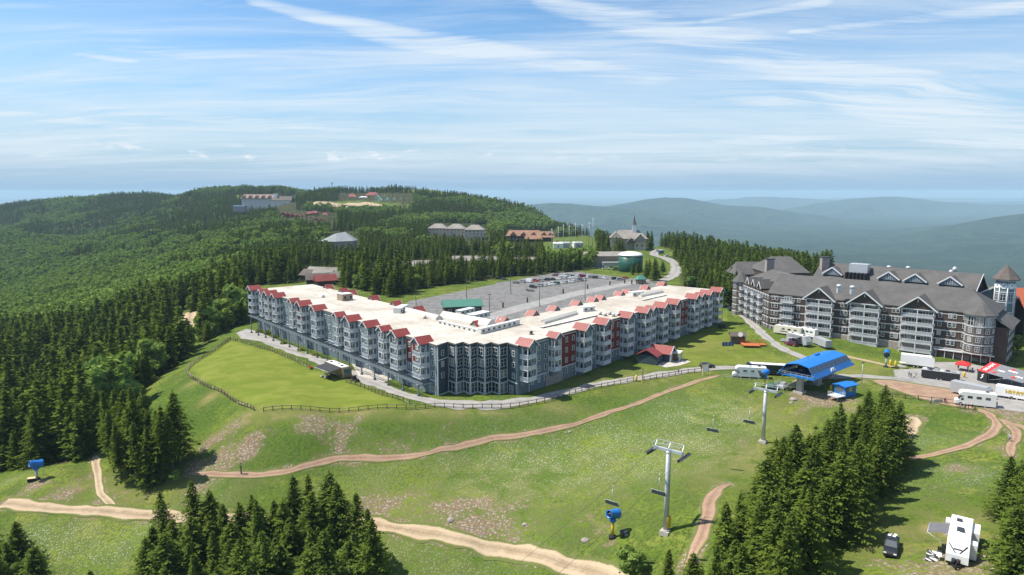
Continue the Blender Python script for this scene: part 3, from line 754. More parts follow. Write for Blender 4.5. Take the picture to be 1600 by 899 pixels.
def edge_fall(me, P):
    V = np.array([(v.co.x, v.co.y) for v in me.vertices]); d = np.full(len(V), 9.0)
    for i in range(len(P)):
        a = np.array(P[i][:2]); b_ = np.array(P[(i + 1) % len(P)][:2]); ab = b_ - a
        t_ = np.clip(((V - a) @ ab) / (ab @ ab), 0, 1); d = np.minimum(d, np.hypot(*(V - a - t_[:, None] * ab).T))
    return np.clip(d / 3.0, 0, 1) * .8
def sheet(name, pxl, m, lift=0.05, step=1.5):
    """a draped patch: grid cells cut to a polygon on the ground"""
    import bmesh as _b
    P = [G(*p) for p in pxl]
    bm = _b.new(); bm.faces.new([bm.verts.new((p.x, p.y, 0)) for p in P])
    xs = [p.x for p in P]; ys = [p.y for p in P]
    x = min(xs) + step
    while x < max(xs):
        _b.ops.bisect_plane(bm, geom=bm.verts[:] + bm.edges[:] + bm.faces[:], plane_co=(x, 0, 0), plane_no=(1, 0, 0)); x += step
    y = min(ys) + step
    while y < max(ys):
        _b.ops.bisect_plane(bm, geom=bm.verts[:] + bm.edges[:] + bm.faces[:], plane_co=(0, y, 0), plane_no=(0, 1, 0)); y += step
    _b.ops.triangulate(bm, faces=bm.faces)
    for v in bm.verts: v.co.z = hz(v.co.x, v.co.y) + lift
    _b.ops.recalc_face_normals(bm, faces=bm.faces)
    me = bpy.data.meshes.new(name); bm.to_mesh(me); bm.free(); me.materials.append(m)
    at = me.attributes.new('edge', 'FLOAT', 'POINT'); at.data.foreach_set('value', edge_fall(me, P).astype(np.float32))
    o = bpy.data.objects.new(name, me); COL.objects.link(o); tag(o, kind='structure'); return o
sheet('road', [(368,521),(385,514),(402,518),(430,530),(470,544),(478,555),(440,543),(405,534),(376,530)], rm['grey'], .11)
sheet('gravel', [(1395,578),(1440,576),(1462,566),(1500,566),(1556,576),(1600,580),(1660,590),(1680,655),(1560,640),(1500,620),(1400,598)], rm['grey'], .06, 2.0)
sheet('dirt_path', [(1352,592),(1395,594),(1440,601),(1492,609),(1530,628),(1528,642),(1485,636),(1440,626),(1405,614),(1370,602)], rm['pink'], .10, 1.5)
sheet('pavement', [(548,566),(575,572),(600,582),(620,590),(600,598),(560,588)], concrete, .12, 1.5)
sheet('pavement', [(1008,566),(1030,560),(1060,560),(1080,566),(1062,572),(1040,575)], concrete, .12, 1.5)
sheet('pavement', [(1135,474),(1158,470),(1160,482),(1150,490),(1138,484)], concrete, .12, 1.5)
# parking lot, flat
lotm = road_mat('car_park_asphalt', (0.125, 0.123, 0.122), (0.200, 0.194, 0.188), 0.0, 0, 0.5)
LOT_Z = 0.98
p_ = [(p.x, p.y) for p in LOT]
lot = MB(); lot.poly([(x, y, LOT_Z) for x, y in p_], [tuple(range(len(p_)))]); tag(lot.build('parking_lot', lotm), kind='structure')
me = [o for o in COL.objects if o.name == 'parking_lot'][0].data
at_ = me.attributes.new('edge', 'FLOAT', 'POINT'); at_.data.foreach_set('value', np.full(len(me.vertices), 0.9, np.float32))
paler = road_mat('worn_lane', (0.24, 0.235, 0.23), (0.30, 0.29, 0.285), 0.0, 0, 0.3)
lane = [U(760,492,LOT_Z + .006), U(800,479,LOT_Z + .006), U(900,455,LOT_Z + .006), U(985,440,LOT_Z + .006), U(1000,442,LOT_Z + .006), U(900,463,LOT_Z + .006), U(800,490,LOT_Z + .006), U(770,500,LOT_Z + .006)]
ln = MB(); ln.poly(lane, [tuple(range(8))]); o = ln.build('driving_lane', paler); tag(o, kind='structure')
at_ = o.data.attributes.new('edge', 'FLOAT', 'POINT'); at_.data.foreach_set('value', np.full(8, 0.9, np.float32))
vl = [(612,468),(650,455),(700,448),(772,436),(774,443),(700,458),(640,470)]
# ---- air
hb = MB(); hb.box((0, 32500, -215), (150000, 68500, 2 * 310))
haze = hb.build('haze', white); haze.data.materials.clear(); tag(haze, kind='stuff')
hm = bpy.data.materials.new('air'); hm.use_nodes = True; hm.node_tree.nodes.clear()
t = NT(hm.node_tree)
vol = t.node('ShaderNodeVolumePrincipled', {'Color': (0.57, 0.82, 1.0), 'Density': 0.000060, 'Anisotropy': 0.0})
t.node('ShaderNodeOutputMaterial', {'Volume': vol})
haze.data.materials.append(hm)
# ------------------------------------------------------------------ foliage
def leaf_mat(name, dark, light, warm, sc_=0.55):
    m = bpy.data.materials.new(name); m.use_nodes = True
    t = NT(m.node_tree); m.node_tree.nodes.clear()
    co = t.node('ShaderNodeTexCoord').outputs['Object']
    rnd = t.node('ShaderNodeObjectInfo').outputs['Random']
    off = t.vmath('ADD', co, t.node('ShaderNodeCombineXYZ', {0: t.math('MULTIPLY', rnd, 91.0), 1: 0.0, 2: 0.0}).outputs[0])
    n = t.noise(off, sc_, 3, 0.6); n2 = t.noise(off, 3.1, 2, 0.7)
    c = t.mix(t.ramp(t.math('ADD', t.math('MULTIPLY', n, 0.6), t.math('MULTIPLY', n2, 0.4)), 0.36, 0.66), dark, light)
    c = t.mix(t.math('MULTIPLY', rnd, 0.75), c, t.mix(1.0, c, warm, 'MULTIPLY'))
    tp = t.node('ShaderNodeAttribute', attribute_name='tip').outputs['Fac']      # pale new shoots at the branch ends
    c = t.mix(t.math('MULTIPLY', t.ramp(tp, 0.45, 1.0), 0.55), c, tuple(min(1, x * 1.35) for x in light))
    d = t.node('ShaderNodeBsdfDiffuse', {'Color': c})
    tr = t.node('ShaderNodeBsdfTranslucent', {'Color': t.mix(1.0, c, (1.2, 1.25, 0.7), 'MULTIPLY')})
    ms = t.node('ShaderNodeMixShader', {0: 0.28, 1: d, 2: tr})
    t.node('ShaderNodeOutputMaterial', {'Surface': ms}); return m
LM_SP = leaf_mat('spruce_needles', (0.024, 0.045, 0.010), (0.118, 0.168, 0.028), (1.3, 1.13, 0.9))
LM_DE = leaf_mat('broad_leaves', (0.095, 0.160, 0.038), (0.25, 0.35, 0.092), (1.25, 1.1, 0.9))
LM_DEAD = leaf_mat('grey_twigs', (0.10, 0.09, 0.07), (0.20, 0.18, 0.15), (1.1, 1.0, 0.9))
bark = mat('bark', (0.085, 0.07, 0.058), 0.95, var=0.3, vscale=4)
def leafmesh(name, C, A, B, m, tip=None):
    """C centres, A and B half-axes of little quads"""
    n = len(C)
    V = np.stack([C - A - B, C + A - B * 0.6, C + A * 0.9 + B, C - A * 0.6 + B * 0.9], 1).reshape(-1, 3)
    me = bpy.data.meshes.new(name)
    me.vertices.add(len(V)); me.vertices.foreach_set('co', V.astype(np.float32).ravel())
    me.loops.add(4 * n); me.loops.foreach_set('vertex_index', np.arange(4 * n, dtype=np.int32))
    me.polygons.add(n); me.polygons.foreach_set('loop_start', np.arange(0, 4 * n, 4, dtype=np.int32))
    me.update(); me.validate(); me.materials.append(m)
    if tip is not None: me.attributes.new('tip', 'FLOAT', 'FACE').data.foreach_set('value', np.array(tip, np.float32))
    return me
def spruce(h, r, seed, bare=0.04, leaf=0.30, lv=34, nb=8, ns=7, m=None, name='spruce_crown', gap=0.0):
    g = np.random.default_rng(seed); C = []; A = []; B = []; TP = []
    lean = g.normal(0, 0.012, 2)
    for i in range(lv):
        f = i / (lv - 1); z = h * (bare + (0.985 - bare) * f ** 0.92)
        if g.random() < gap: continue
        rr = r * ((1 - f) ** 0.64) * g.uniform(0.68, 1.22) * min(1, 0.72 + f * 2.2) + 0.12
        k = max(3, int(nb * (1 - f * 0.55)))
        a0 = g.random() * 6.28
        for j in range(k):
            a = a0 + 6.283 * j / k + g.normal(0, 0.22); L = rr * g.uniform(0.62, 1.15)
            d = np.array([math.cos(a), math.sin(a), 0]); p = np.array([-d[1], d[0], 0])
            q = max(2, int(ns * L / r) + 1)
            for s_ in range(q):
                u = (s_ + g.uniform(0.25, 0.9)) / q
                droop = -0.10 * L * u - 0.22 * L * u * u + (0.16 * L * u ** 4)
                for sgn in (-1, 1):
                    wd = leaf * (0.55 + 0.9 * (1 - u)) * (0.6 + 0.6 * L / r)
                    c = d * L * u + p * sgn * wd * 0.65 + np.array([lean[0] * z, lean[1] * z, z + droop + g.normal(0, 0.09)])
                    ax = (d * 0.75 + p * sgn * 0.55 + np.array([0, 0, g.normal(-0.12, 0.22)])) * leaf * g.uniform(0.75, 1.25)
                    bx = (p * sgn * 0.8 - d * 0.35 + np.array([0, 0, g.normal(-0.15, 0.35)])) * leaf * 0.42 * g.uniform(0.7, 1.3)
                    C.append(c); A.append(ax); B.append(bx); TP.append(u)
    for k in range(5):
        TP.append(1.0)
        C.append(np.array([lean[0] * h, lean[1] * h, h * (0.985 + 0.004 * k)])); A.append(np.array([0, 0, .35])); B.append(np.array([math.cos(k), math.sin(k), 0]) * .06)
    return leafmesh(name, np.array(C), np.array(A), np.array(B), m or LM_SP, TP)
def leafy(h, r, seed, leaf=0.34, lobes=13, n=230, m=None, name='leafy_crown', low=0.22):
    g = np.random.default_rng(seed); C = []; A = []; B = []
    for i in range(lobes):
        a = g.random() * 6.28; f = i / (lobes - 1)
        z = h * (low + 0.16 + (0.84 - low - 0.16) * f); rad = r * 0.62 * math.sin(math.pi * (0.18 + 0.72 * (1 - f) ** 0.9)) * g.uniform(0.6, 1.15)
        c0 = np.array([math.cos(a) * rad, math.sin(a) * rad, z]); lr = r * g.uniform(0.36, 0.56) * (1.0 - 0.3 * f)
        for k in range(n):
            v = g.normal(0, 1, 3); v /= np.linalg.norm(v)
            if v[2] < -0.55: continue
            q = lr * g.uniform(0.72, 1.06)
            c = c0 + v * q * np.array([1, 1, 0.82])
            nn = v + g.normal(0, 0.55, 3); nn /= np.linalg.norm(nn)
            ax = np.cross(nn, g.normal(0, 1, 3)); ax /= np.linalg.norm(ax) + 1e-6; bx = np.cross(nn, ax)
            s_ = leaf * g.uniform(0.6, 1.3)
            C.append(c); A.append(ax * s_); B.append(bx * s_ * 0.6)
    return leafmesh(name, np.array(C), np.array(A), np.array(B), m or LM_DE)
def trunk_mesh(h, r, n=7, limbs=0, seed=0, cr=2.5):
    g = random.Random(seed); b_ = MB(); b_.bar((0, 0, -0.8), (0, 0, h), r, n, r * 0.12)
    for i in range(limbs):
        a = g.random() * 6.28; z = h * g.uniform(0.3, 0.7)
        b_.bar((0, 0, z), (math.cos(a) * cr * .7, math.sin(a) * cr * .7, z + h * .22), r * .32, 5, r * .08)
    me = b_.mesh('trunk', bark); return me
SPR = []      # full spruces: (height, crown mesh, trunk mesh)
for i, (h, r, bare, gap) in enumerate([(12.5, 4.0, .03, 0), (11.0, 3.9, .03, .05), (13.5, 3.9, .06, .04), (10.0, 3.7, .02, 0), (12.5, 3.2, .08, .1), (11.5, 3.0, .16, .22), (13.0, 3.6, .12, .15)]):
    SPR.append((h, spruce(h, r, 20 + i, bare, 0.28, 42, 11, 9, gap=gap), trunk_mesh(h * .95, .19)))
THIN = []     # thin spruces with bare lower stems
for i, (h, r, bare) in enumerate([(12.5, 1.75, .30), (11.0, 1.6, .38)]):
    THIN.append((h, spruce(h, r, 40 + i, bare, 0.26, 30, 8, 6, gap=.12), trunk_mesh(h * .95, .15)))
LEAFY = []
for i, (h, r) in enumerate([(9.5, 3.6), (8.0, 3.0), (10.5, 3.9)]):
    LEAFY.append((h, leafy(h, r, 60 + i), trunk_mesh(h * .7, .2, 7, 5, i, r)))
FARS = [(12.0, spruce(12.0, (2.6, 3.1, 2.3)[i], 80 + i, .03, 0.55, 19, 8, 4, name='spruce_crown')) for i in range(3)]
FARL = [(9.0, leafy(9.5, 3.9, 90 + i, 0.66, 10, 60, name='leafy_crown', low=0.05)) for i in range(3)]
sp_root = {}; lf_root = {}
def place_tree(kind, x, y, scale=1.0, label='', group='', z=None):
    lib, nm, cat = {'s': (SPR, 'spruce_tree', 'spruce tree'), 't': (THIN, 'spruce_tree', 'spruce tree'), 'l': (LEAFY, 'leafy_tree', 'leafy tree')}[kind]
    h, cm, tm = lib[random.randrange(len(lib))]
    zz_ = hz(x, y) if z is None else z
    r_ = thing(nm, label, cat, (x, y, zz_ - 0.1), random.random() * 6.28, group)
    s_ = scale
    r_.scale = (s_ * random.uniform(.92, 1.32), s_ * random.uniform(.92, 1.32), s_)
    r_.rotation_euler[0] = random.gauss(0, .025); r_.rotation_euler[1] = random.gauss(0, .025)
    link_mesh('trunk', tm, r_); link_mesh('crown', cm, r_)
    return r_
TAKEN = []
def far_enough(x, y, d):
    for a, b_ in TAKEN:
        if (a - x) ** 2 + (b_ - y) ** 2 < d * d: return False
    return True
def clump(poly, n, dmin, kinds, label, group, smin=.75, smax=1.1, tries=4000, zof=None):
    """n trees standing within a patch of ground given in pixels of the photograph"""
    P = [(p.x, p.y) for p in (G(*q) for q in poly)]
    x0 = min(p[0] for p in P); x1 = max(p[0] for p in P); y0 = min(p[1] for p in P); y1 = max(p[1] for p in P)
    out = []
    for _ in range(tries):
        if len(out) >= n: break
        x = random.uniform(x0, x1); y = random.uniform(y0, y1)
        if not inpoly(np.array([x]), np.array([y]), P)[0] or not far_enough(x, y, dmin): continue
        k = random.choice(kinds); TAKEN.append((x, y))
        lb = label[0] if k != 'l' else label[1]
        out.append(place_tree(k, x, y, random.uniform(smin, smax), lb, group[0] if k != 'l' else group[1]))
    return out
def single(px, py, kind, scale, label, group=None):
    p = G(px, py); TAKEN.append((p.x, p.y)); return place_tree(kind, p.x, p.y, scale, label, group)
# the clump in front of the lower dirt road
single(262, 884, 's', 1.2, 'tall dark spruce at the open end of the clump before the beige dirt road')
single(460, 858, 's', 1.3, 'pointed spruce whose tip reaches the reddish trail below the embankment')
single(558, 884, 's', 1.25, 'broad dark spruce ending the clump where the beige road comes out')
clump([(248,872),(300,858),(420,842),(520,846),(575,878),(592,930),(560,1010),(400,1040),(240,1010),(232,930)], 56, 2.7, 'sssssst', ('dark green spruce in the dense clump in front of the beige dirt road', ''), ('spruces in the clump before the beige road', ''), .95, 1.42)
clump([(300,880),(480,868),(580,905),(560,970),(300,990)], 10, 2.2, 'l', ('', 'bright leafy tree mixed into the spruce clump before the beige road'), ('', 'leafy trees in the clump before the beige road'), .9, 1.1)
clump([(140,960),(245,960),(245,1040),(140,1040)], 7, 3.0, 'ss', ('small spruce rising at the bottom edge beside the dense clump', ''), ('small spruces at the bottom edge', ''), .7, .9)
clump([(-60,865),(22,868),(52,905),(66,960),(50,1060),(-80,1060)], 20, 3.0, 'slls', ('spruce in the thicket below the end of the beige road', 'leafy tree in the thicket below the end of the beige road'), ('spruces in the thicket below the beige road', 'leafy trees in the thicket below the beige road'), .7, 1.05)
# the long stand between the chairlift and the grassy trail
single(1206, 790, 's', 1.0, 'slim spruce standing just in front of the upper lift tower')
single(1352, 692, 's', .98, 'spruce with its top just before the gravel plaza, second at the uphill tip')
single(1378, 684, 's', 1.15, 'spruce at the uphill tip of the stand beside the blue lift hut')
clump([(1200,800),(1240,768),(1285,742),(1335,715),(1392,690),(1398,725),(1378,775),(1352,815),(1295,858),(1262,905),(1235,960),(1085,960),(1118,915),(1160,855)], 84, 2.7, 'sssssst', ('dark green spruce in the dense stand between the chairlift and the trail', ''), ('spruces in the stand beside the chairlift', ''), .75, 1.2)
clump([(1215,850),(1300,800),(1260,900),(1180,990),(1100,990)], 6, 3.0, 'l', ('', 'bright leafy tree mixed into the spruce stand beside the chairlift'), ('', 'leafy trees in the stand beside the chairlift'), .55, .7)
clump([(925,950),(1010,935),(1080,930),(1140,930),(1150,1000),(930,1000)], 18, 2.4, 'sssst', ('small spruce below the foot of the lower lift tower', ''), ('small spruces below the lower lift tower', ''), .48, .68)
single(985, 912, 'l', .85, 'thin brownish tree behind the blue snow gun and above the small spruces')
clump([(1562,800),(1592,765),(1660,760),(1700,1040),(1530,1040),(1548,930),(1572,870)], 24, 2.7, 'ssssss', ('dense spruce in the stand beyond the camper trailer on the grass', ''), ('spruces beside the camper trailer', ''), .65, .95)
# the bare-stemmed group at the foot of the embankment
clump([(168,752),(225,760),(292,752),(284,728),(240,705),(205,690),(165,705)], 26, 2.2, 'tttttts', ('thin spruce with a bare lower stem at the foot of the embankment', ''), ('bare-stemmed spruces at the foot of the embankment', ''), 1.05, 1.55)
single(277, 757, 'l', .42, 'little bright leafy tree at the end of the bare-stemmed spruces')
# the near edge of the big wood
clump([(-30,740),(60,735),(120,728),(145,712),(150,690),(190,655),(205,632),(170,620),(100,640),(0,650),(-60,660)], 28, 3.8, 'sssssst', ('tall spruce at the edge of the big wood above the beige road', 'leafy tree at the edge of the big wood above the beige road'), ('spruces at the edge of the wood above the beige road', 'leafy trees at the edge of the wood above the beige road'), 1.2, 1.8)
clump([(205,632),(235,602),(262,578),(300,552),(285,545),(230,560),(150,590),(60,620),(100,640),(170,620)], 26, 4.0, 'sssssstl', ('spruce in the wood beside the embankment slope', 'leafy tree in the wood beside the embankment slope'), ('spruces in the wood beside the embankment', 'leafy trees in the wood beside the embankment'), 1.05, 1.55)
clump([(318,548),(335,526),(372,508),(388,500),(386,470),(340,480),(318,500)], 8, 4.2, 'ssssl', ('spruce between the forest clearing and the end of the big hotel', 'leafy tree between the forest clearing and the end of the big hotel'), ('spruces behind the end of the big hotel', 'leafy trees behind the end of the big hotel'), .75, 1.05)
# screen of trees behind the car park
clump([(588,463),(612,465),(655,452),(770,436),(770,425),(650,438),(590,450)], 24, 4.6, 'ssssssl', ('spruce in the tree screen behind the grass verge of the car park', 'leafy tree in the tree screen behind the grass verge of the car park'), ('spruces in the screen behind the car park', 'leafy trees in the screen behind the car park'), .8, 1.1)
clump([(778,434),(925,417),(930,408),(780,424)], 20, 4.6, 'ssssssl', ('spruce in the tree screen behind the parked cars', 'leafy tree in the tree screen behind the parked cars'), ('spruces in the screen behind the parked cars', 'leafy trees in the screen behind the parked cars'), .7, 1.0)
clump([(1006,434),(1016,441),(1040,437),(1036,427),(1015,425)], 6, 3.0, 's', ('spruce on the island between the water tank and the road', ''), ('spruces on the island by the water tank', ''), .85, 1.1)
clump([(986,430),(1004,431),(1003,424),(988,424)], 4, 2.8, 's', ('brownish spruce close against the green water tank', ''), ('spruces against the water tank', ''), .55, .75)
clump([(1068,450),(1128,463),(1150,470),(1150,462),(1120,450),(1075,440)], 12, 4.2, 'sssssl', ('spruce between the road and the end of the white roofed hotel', 'leafy tree between the road and the end of the white roofed hotel'), ('spruces between the road and the hotel end', 'leafy trees between the road and the hotel end'), .8, 1.1)
clump([(938,398),(974,396),(974,402),(940,405)], 6, 3.5, 's', ('spruce on the bank between the substation and the church', ''), ('spruces on the bank below the church', ''), .9, 1.2)
clump([(1128,482),(1146,482),(1150,470),(1130,468)], 5, 2.8, 's', ('tall spruce in the gap between the two hotels', ''), ('spruces in the gap between the two hotels', ''), .9, 1.15)
single(1588, 556, 'l', .8, 'leafy tree beside the brown hotel below the orange roof')
single(1600, 530, 'l', .7, 'smaller leafy tree against the yellow porch of the brown hotel')
# ---- the woods beyond: thousands of crowns, one object each kind
def forest_points():
    X = []; Y = []
    y = 150.0
    while y < 2700:
        sp = 4.7 + y * 0.0022
        xs = np.arange(-0.98 * (y + CF), 0.98 * (y + CF), sp)
        xs = xs + rng.uniform(-.48, .48, len(xs)) * sp
        X.append(xs); Y.append(y + rng.uniform(-.48, .48, len(xs)) * sp)
        y += sp
    X = np.concatenate(X); Y = np.concatenate(Y); Z = hz(X, Y)
    px, py, zc = proj(X, Y, Z)
    k = (px > -330) & (px < 1800) & wooded(px, py, True)
    # crowns whose tops cannot rise above the crest before them stay out
    X, Y, Z = X[k], Y[k], Z[k]
    T_ = np.array(TAKEN); keep = np.ones(len(X), bool)
    for a, b_ in T_: keep &= (X - a) ** 2 + (Y - b_) ** 2 > 9.0
    X, Y, Z = X[keep], Y[keep], Z[keep]
    # hidden from both the photograph and a step aside: behind nearer ground
    vis = np.ones(len(X), bool)
    for f in np.linspace(0.15, 0.97, 26):
        gx = X * f; gy = Y * f; lz = H + (Z + 14 - H) * f
        vis &= hz(gx, gy) < lz + 6
    return X[vis], Y[vis], Z[vis]
fx_, fy_, fz_ = forest_points()
px_, py_, _ = proj(fx_, fy_, fz_)
ns_ = fbm(fx_ / 130.0, fy_ / 130.0, 3, 41) + 0.35 * (vnoise(fx_ / 22.0, fy_ / 22.0, 43) - 0.5)
# hardwoods fill the valley side, spruce the crest and the ridge
hard = 0.50 * np.exp(-((px_ - 150) / 260.0) ** 2 - ((py_ - 440) / 75.0) ** 2) + 0.24 * np.exp(-((px_ + 50) / 260.0) ** 2 - ((py_ - 500) / 80.0) ** 2) + 0.25 * np.exp(-((px_ - 800) / 170.0) ** 2 - ((py_ - 352) / 26.0) ** 2)
isl = (ns_ + hard - 0.15 * np.clip((620 - fy_) / 200, 0, 1)) > 0.67
def scatter(name, X, Y, Z, lib, smin, smax):
    me = bpy.data.meshes.new(name); P = np.stack([X, Y, Z - .3], -1)
    me.vertices.add(len(P)); me.vertices.foreach_set('co', P.astype(np.float32).ravel()); me.update()
    k = len(lib); n = len(P)
    at = me.attributes.new('sz', 'FLOAT', 'POINT')
    low_ = np.where(wooded(*proj(X, Y, Z)[:2]), 1.0, 0.36)
    big = low_ * 1.0 + 0.10 * np.clip((Y - 900) / 1200.0, 0, 1) + 0.45 * np.clip((620 - Y) / 300.0, 0, 1) * (X < -60)
    at.data.foreach_set('value', ((rng.uniform(smin, smax, n) * (0.85 + 0.3 * fbm(X / 40, Y / 40, 2, 8))) * big * low_ ** .5).astype(np.float32))
    o = bpy.data.objects.new(name, me); COL.objects.link(o); tag(o, kind='stuff')
    ng = bpy.data.node_groups.new(name, 'GeometryNodeTree')
    ng.interface.new_socket('Geometry', in_out='INPUT', socket_type='NodeSocketGeometry')
    ng.interface.new_socket('Geometry', in_out='OUTPUT', socket_type='NodeSocketGeometry')
    N = ng.nodes; L = ng.links
    gi = N.new('NodeGroupInput'); go = N.new('NodeGroupOutput'); jg = N.new('GeometryNodeJoinGeometry')
    sz = N.new('GeometryNodeInputNamedAttribute'); sz.data_type = 'FLOAT'; sz.inputs[0].default_value = 'sz'
    sv = N.new('ShaderNodeCombineXYZ')
    for i in range(3): L.new(sz.outputs[0], sv.inputs[i])
    rv = N.new('FunctionNodeRandomValue'); rv.data_type = 'FLOAT'; rv.inputs[2].default_value = 0; rv.inputs[3].default_value = 6.28
    rc = N.new('ShaderNodeCombineXYZ'); L.new(rv.outputs[1], rc.inputs[2])
    ix = N.new('GeometryNodeInputIndex')
    for j, src in enumerate(lib):
        md = N.new('ShaderNodeMath'); md.operation = 'MODULO'; L.new(ix.outputs[0], md.inputs[0]); md.inputs[1].default_value = k
        cm = N.new('ShaderNodeMath'); cm.operation = 'COMPARE'; L.new(md.outputs[0], cm.inputs[0]); cm.inputs[1].default_value = j; cm.inputs[2].default_value = 0.3
        ob = N.new('GeometryNodeObjectInfo'); ob.inputs['Object'].default_value = src; ob.transform_space = 'ORIGINAL'
        gi_ = N.new('GeometryNodeGeometryToInstance'); L.new(ob.outputs['Geometry'], gi_.inputs[0])
        ip = N.new('GeometryNodeInstanceOnPoints')
        L.new(gi.outputs[0], ip.inputs['Points']); L.new(cm.outputs[0], ip.inputs['Selection']); L.new(gi_.outputs[0], ip.inputs['Instance'])
        L.new(rc.outputs[0], ip.inputs['Rotation']); L.new(sv.outputs[0], ip.inputs['Scale']); L.new(ip.outputs[0], jg.inputs[0])
    L.new(jg.outputs[0], go.inputs[0])
    md_ = o.modifiers.new('scatter', 'NODES'); md_.node_group = ng
    return o
def seed_trees(kind, lib, spots):
    """single trees at the edge of the woods; their crowns also serve the wood behind"""
    out = []
    for i, (px, py) in enumerate(spots):
        p = G(px, py); h, me = lib[i]
        r_ = thing('spruce_tree' if kind == 's' else 'leafy_tree', 'spruce at the very edge of the woods below the village' if kind == 's' else 'round leafy tree at the very edge of the woods below the village', 'spruce tree' if kind == 's' else 'leafy tree', (p.x, p.y, p.z - .2), i * 1.3, 'spruces at the edge of the far woods' if kind == 's' else 'leafy trees at the edge of the far woods')
        link_mesh('trunk', trunk_mesh(h * .9, .18), r_); out.append(link_mesh('crown', me, r_))
    return out
SS = seed_trees('s', FARS, [(392, 492), (610, 452), (905, 416)])
SL = seed_trees('l', FARL, [(384, 500), (560, 452), (300, 486)])
mid = fy_ < 520
scatter('distant_spruce_woods', fx_[~isl], fy_[~isl], fz_[~isl], SS, .55, 1.30)
scatter('distant_leafy_woods', fx_[isl], fy_[isl], fz_[isl], SL, .75, 1.5)
print('FOREST', len(fx_), isl.sum(), 'trees', len(TAKEN))
# weeds and tufts that roughen the slopes
def tuft(name, seed, n, r, h, m):
    g = np.random.default_rng(seed); C = []; A = []; B = []
    for i in range(n):
        a = g.random() * 6.28; q = r * math.sqrt(g.random()); hh = h * g.uniform(.5, 1.1) * (1 - .5 * q / r)
        C.append([math.cos(a) * q, math.sin(a) * q, hh * .5]); d = g.normal(0, .25, 3); d[2] = 1; A.append(d * hh * .55)
        b_ = g.normal(0, 1, 3); b_[2] *= .3; B.append(b_ / np.linalg.norm(b_) * .10)
    return leafmesh(name, np.array(C), np.array(A), np.array(B), m)
TM = leaf_mat('weed_leaves', (0.15, 0.20, 0.035), (0.30, 0.33, 0.10), (1.5, 1.25, 0.9), 1.5)
def shrubs(label_spots):
    out = []
    for i, (px, py, s_, lb) in enumerate(label_spots):
        p = G(px, py); r_ = thing('shrub', lb, 'shrub', (p.x, p.y, p.z), i, None)
        me = tuft('foliage', 100 + i, 150, 1.0, 1.1, TM); o = link_mesh('foliage', me, r_); r_.scale = (s_, s_, s_)
        st = MB(); st.bar((0, 0, -.1), (0.05, 0, .55), .05, 5, .02); st.build('stem', bark, r_); out.append(o)
    return out
SH = shrubs([(420,522,1.9,'wide green shrub on the planted island at the hotel turnaround'),(405,520,1.6,'low shrub at the open end of the turnaround island'),(432,527,1.3,'small shrub at the hotel side of the turnaround island'),(444,538,1.2,'shrub beside the first pergola post past the turnaround'),(470,549,1.3,'shrub under the pergola by the wide forecourt'),(493,556,1.1,'shrub by the pergola just before the parked motorhome')])
gx_ = rng.uniform(-150, 150, 60000); gy_ = rng.uniform(70, 230, 60000); gz_ = hz(gx_, gy_)
qx, qy, _ = proj(gx_, gy_, gz_)
ln_ = m_lawn.reshape(GX.shape); 
def mask_at(M, x, y):
    q = uv(x, y); a = np.clip(((q[:, 0] - U0) / (U1 - U0) * (NU - 1)).round().astype(int), 0, NU - 1); b_ = np.clip(((q[:, 1] - V0) / (V1 - V0) * (NV - 1)).round().astype(int), 0, NV - 1)
    return M.reshape(GX.shape)[b_, a]
slope_px = [(-100,760),(150,690),(195,650),(290,585),(330,622),(400,652),(500,652),(640,650),(840,642),(1000,612),(1110,600),(1130,600),(1260,640),(1230,700),(1190,800),(1100,900),(900,1100),(-200,1100)]
trail_px = [(1400,640),(1620,660),(1700,1100),(1250,1100),(1350,820),(1400,740)]
okp = (inpoly(qx, qy, slope_px) | inpoly(qx, qy, trail_px)) & (mask_at(dtrail, gx_, gy_) > 1.2) & (mask_at(m_lawn, gx_, gy_) < .3) & (mask_at(m_forest, gx_, gy_) < .5)
okp &= (fbm(gx_ / 7, gy_ / 7, 3, 77) > 0.50)
weedlib = [SH[0]]
okp &= rng.random(len(gx_)) < .30
scatter('weeds', gx_[okp], gy_[okp], gz_[okp] + .24, weedlib, .08, .20)
# ------------------------------------------------------------------ the big white-roofed hotel
ZR = 14.7
def onseg(P0, P1, px, z=ZR):
    """distance along P0-P1 at which the line crosses a column of the photograph"""
    lo, hi = -0.05, 1.05
    f = lambda t_: proj(*(P0 + (P1 - P0) * t_)[:2], z)[0] - px
    s0 = f(lo) > 0
    for _ in range(50):
        m = (lo + hi) / 2
        if (f(m) > 0) == s0: lo = m
        else: hi = m
    return lo * (P1 - P0).length
class Frame:
    def __init__(s, P0, P1, flip=1):
        s.o = Vector((P0.x, P0.y, 0)); s.L = (Vector((P1.x, P1.y, 0)) - s.o).length
        s.d = (Vector((P1.x, P1.y, 0)) - s.o).normalized(); s.n = Vector((s.d.y, -s.d.x, 0)) * flip
        s.ang = math.atan2(s.n.y, s.n.x) + math.pi / 2       # rotation that turns -Y onto the outward normal
    def p(s, a, o, z): return s.o + s.d * a + s.n * o + Vector((0, 0, z))
    def box(s, mb, a0, a1, o0, o1, z0, z1):
        P = [s.p(a, o, z) for a in (a0, a1) for o in (o0, o1) for z in (z0, z1)]
        return mb.poly(P, [(0, 1, 3, 2), (4, 6, 7, 5), (0, 4, 5, 1), (2, 3, 7, 6), (0, 2, 6, 4), (1, 5, 7, 3)])
WIN = {}
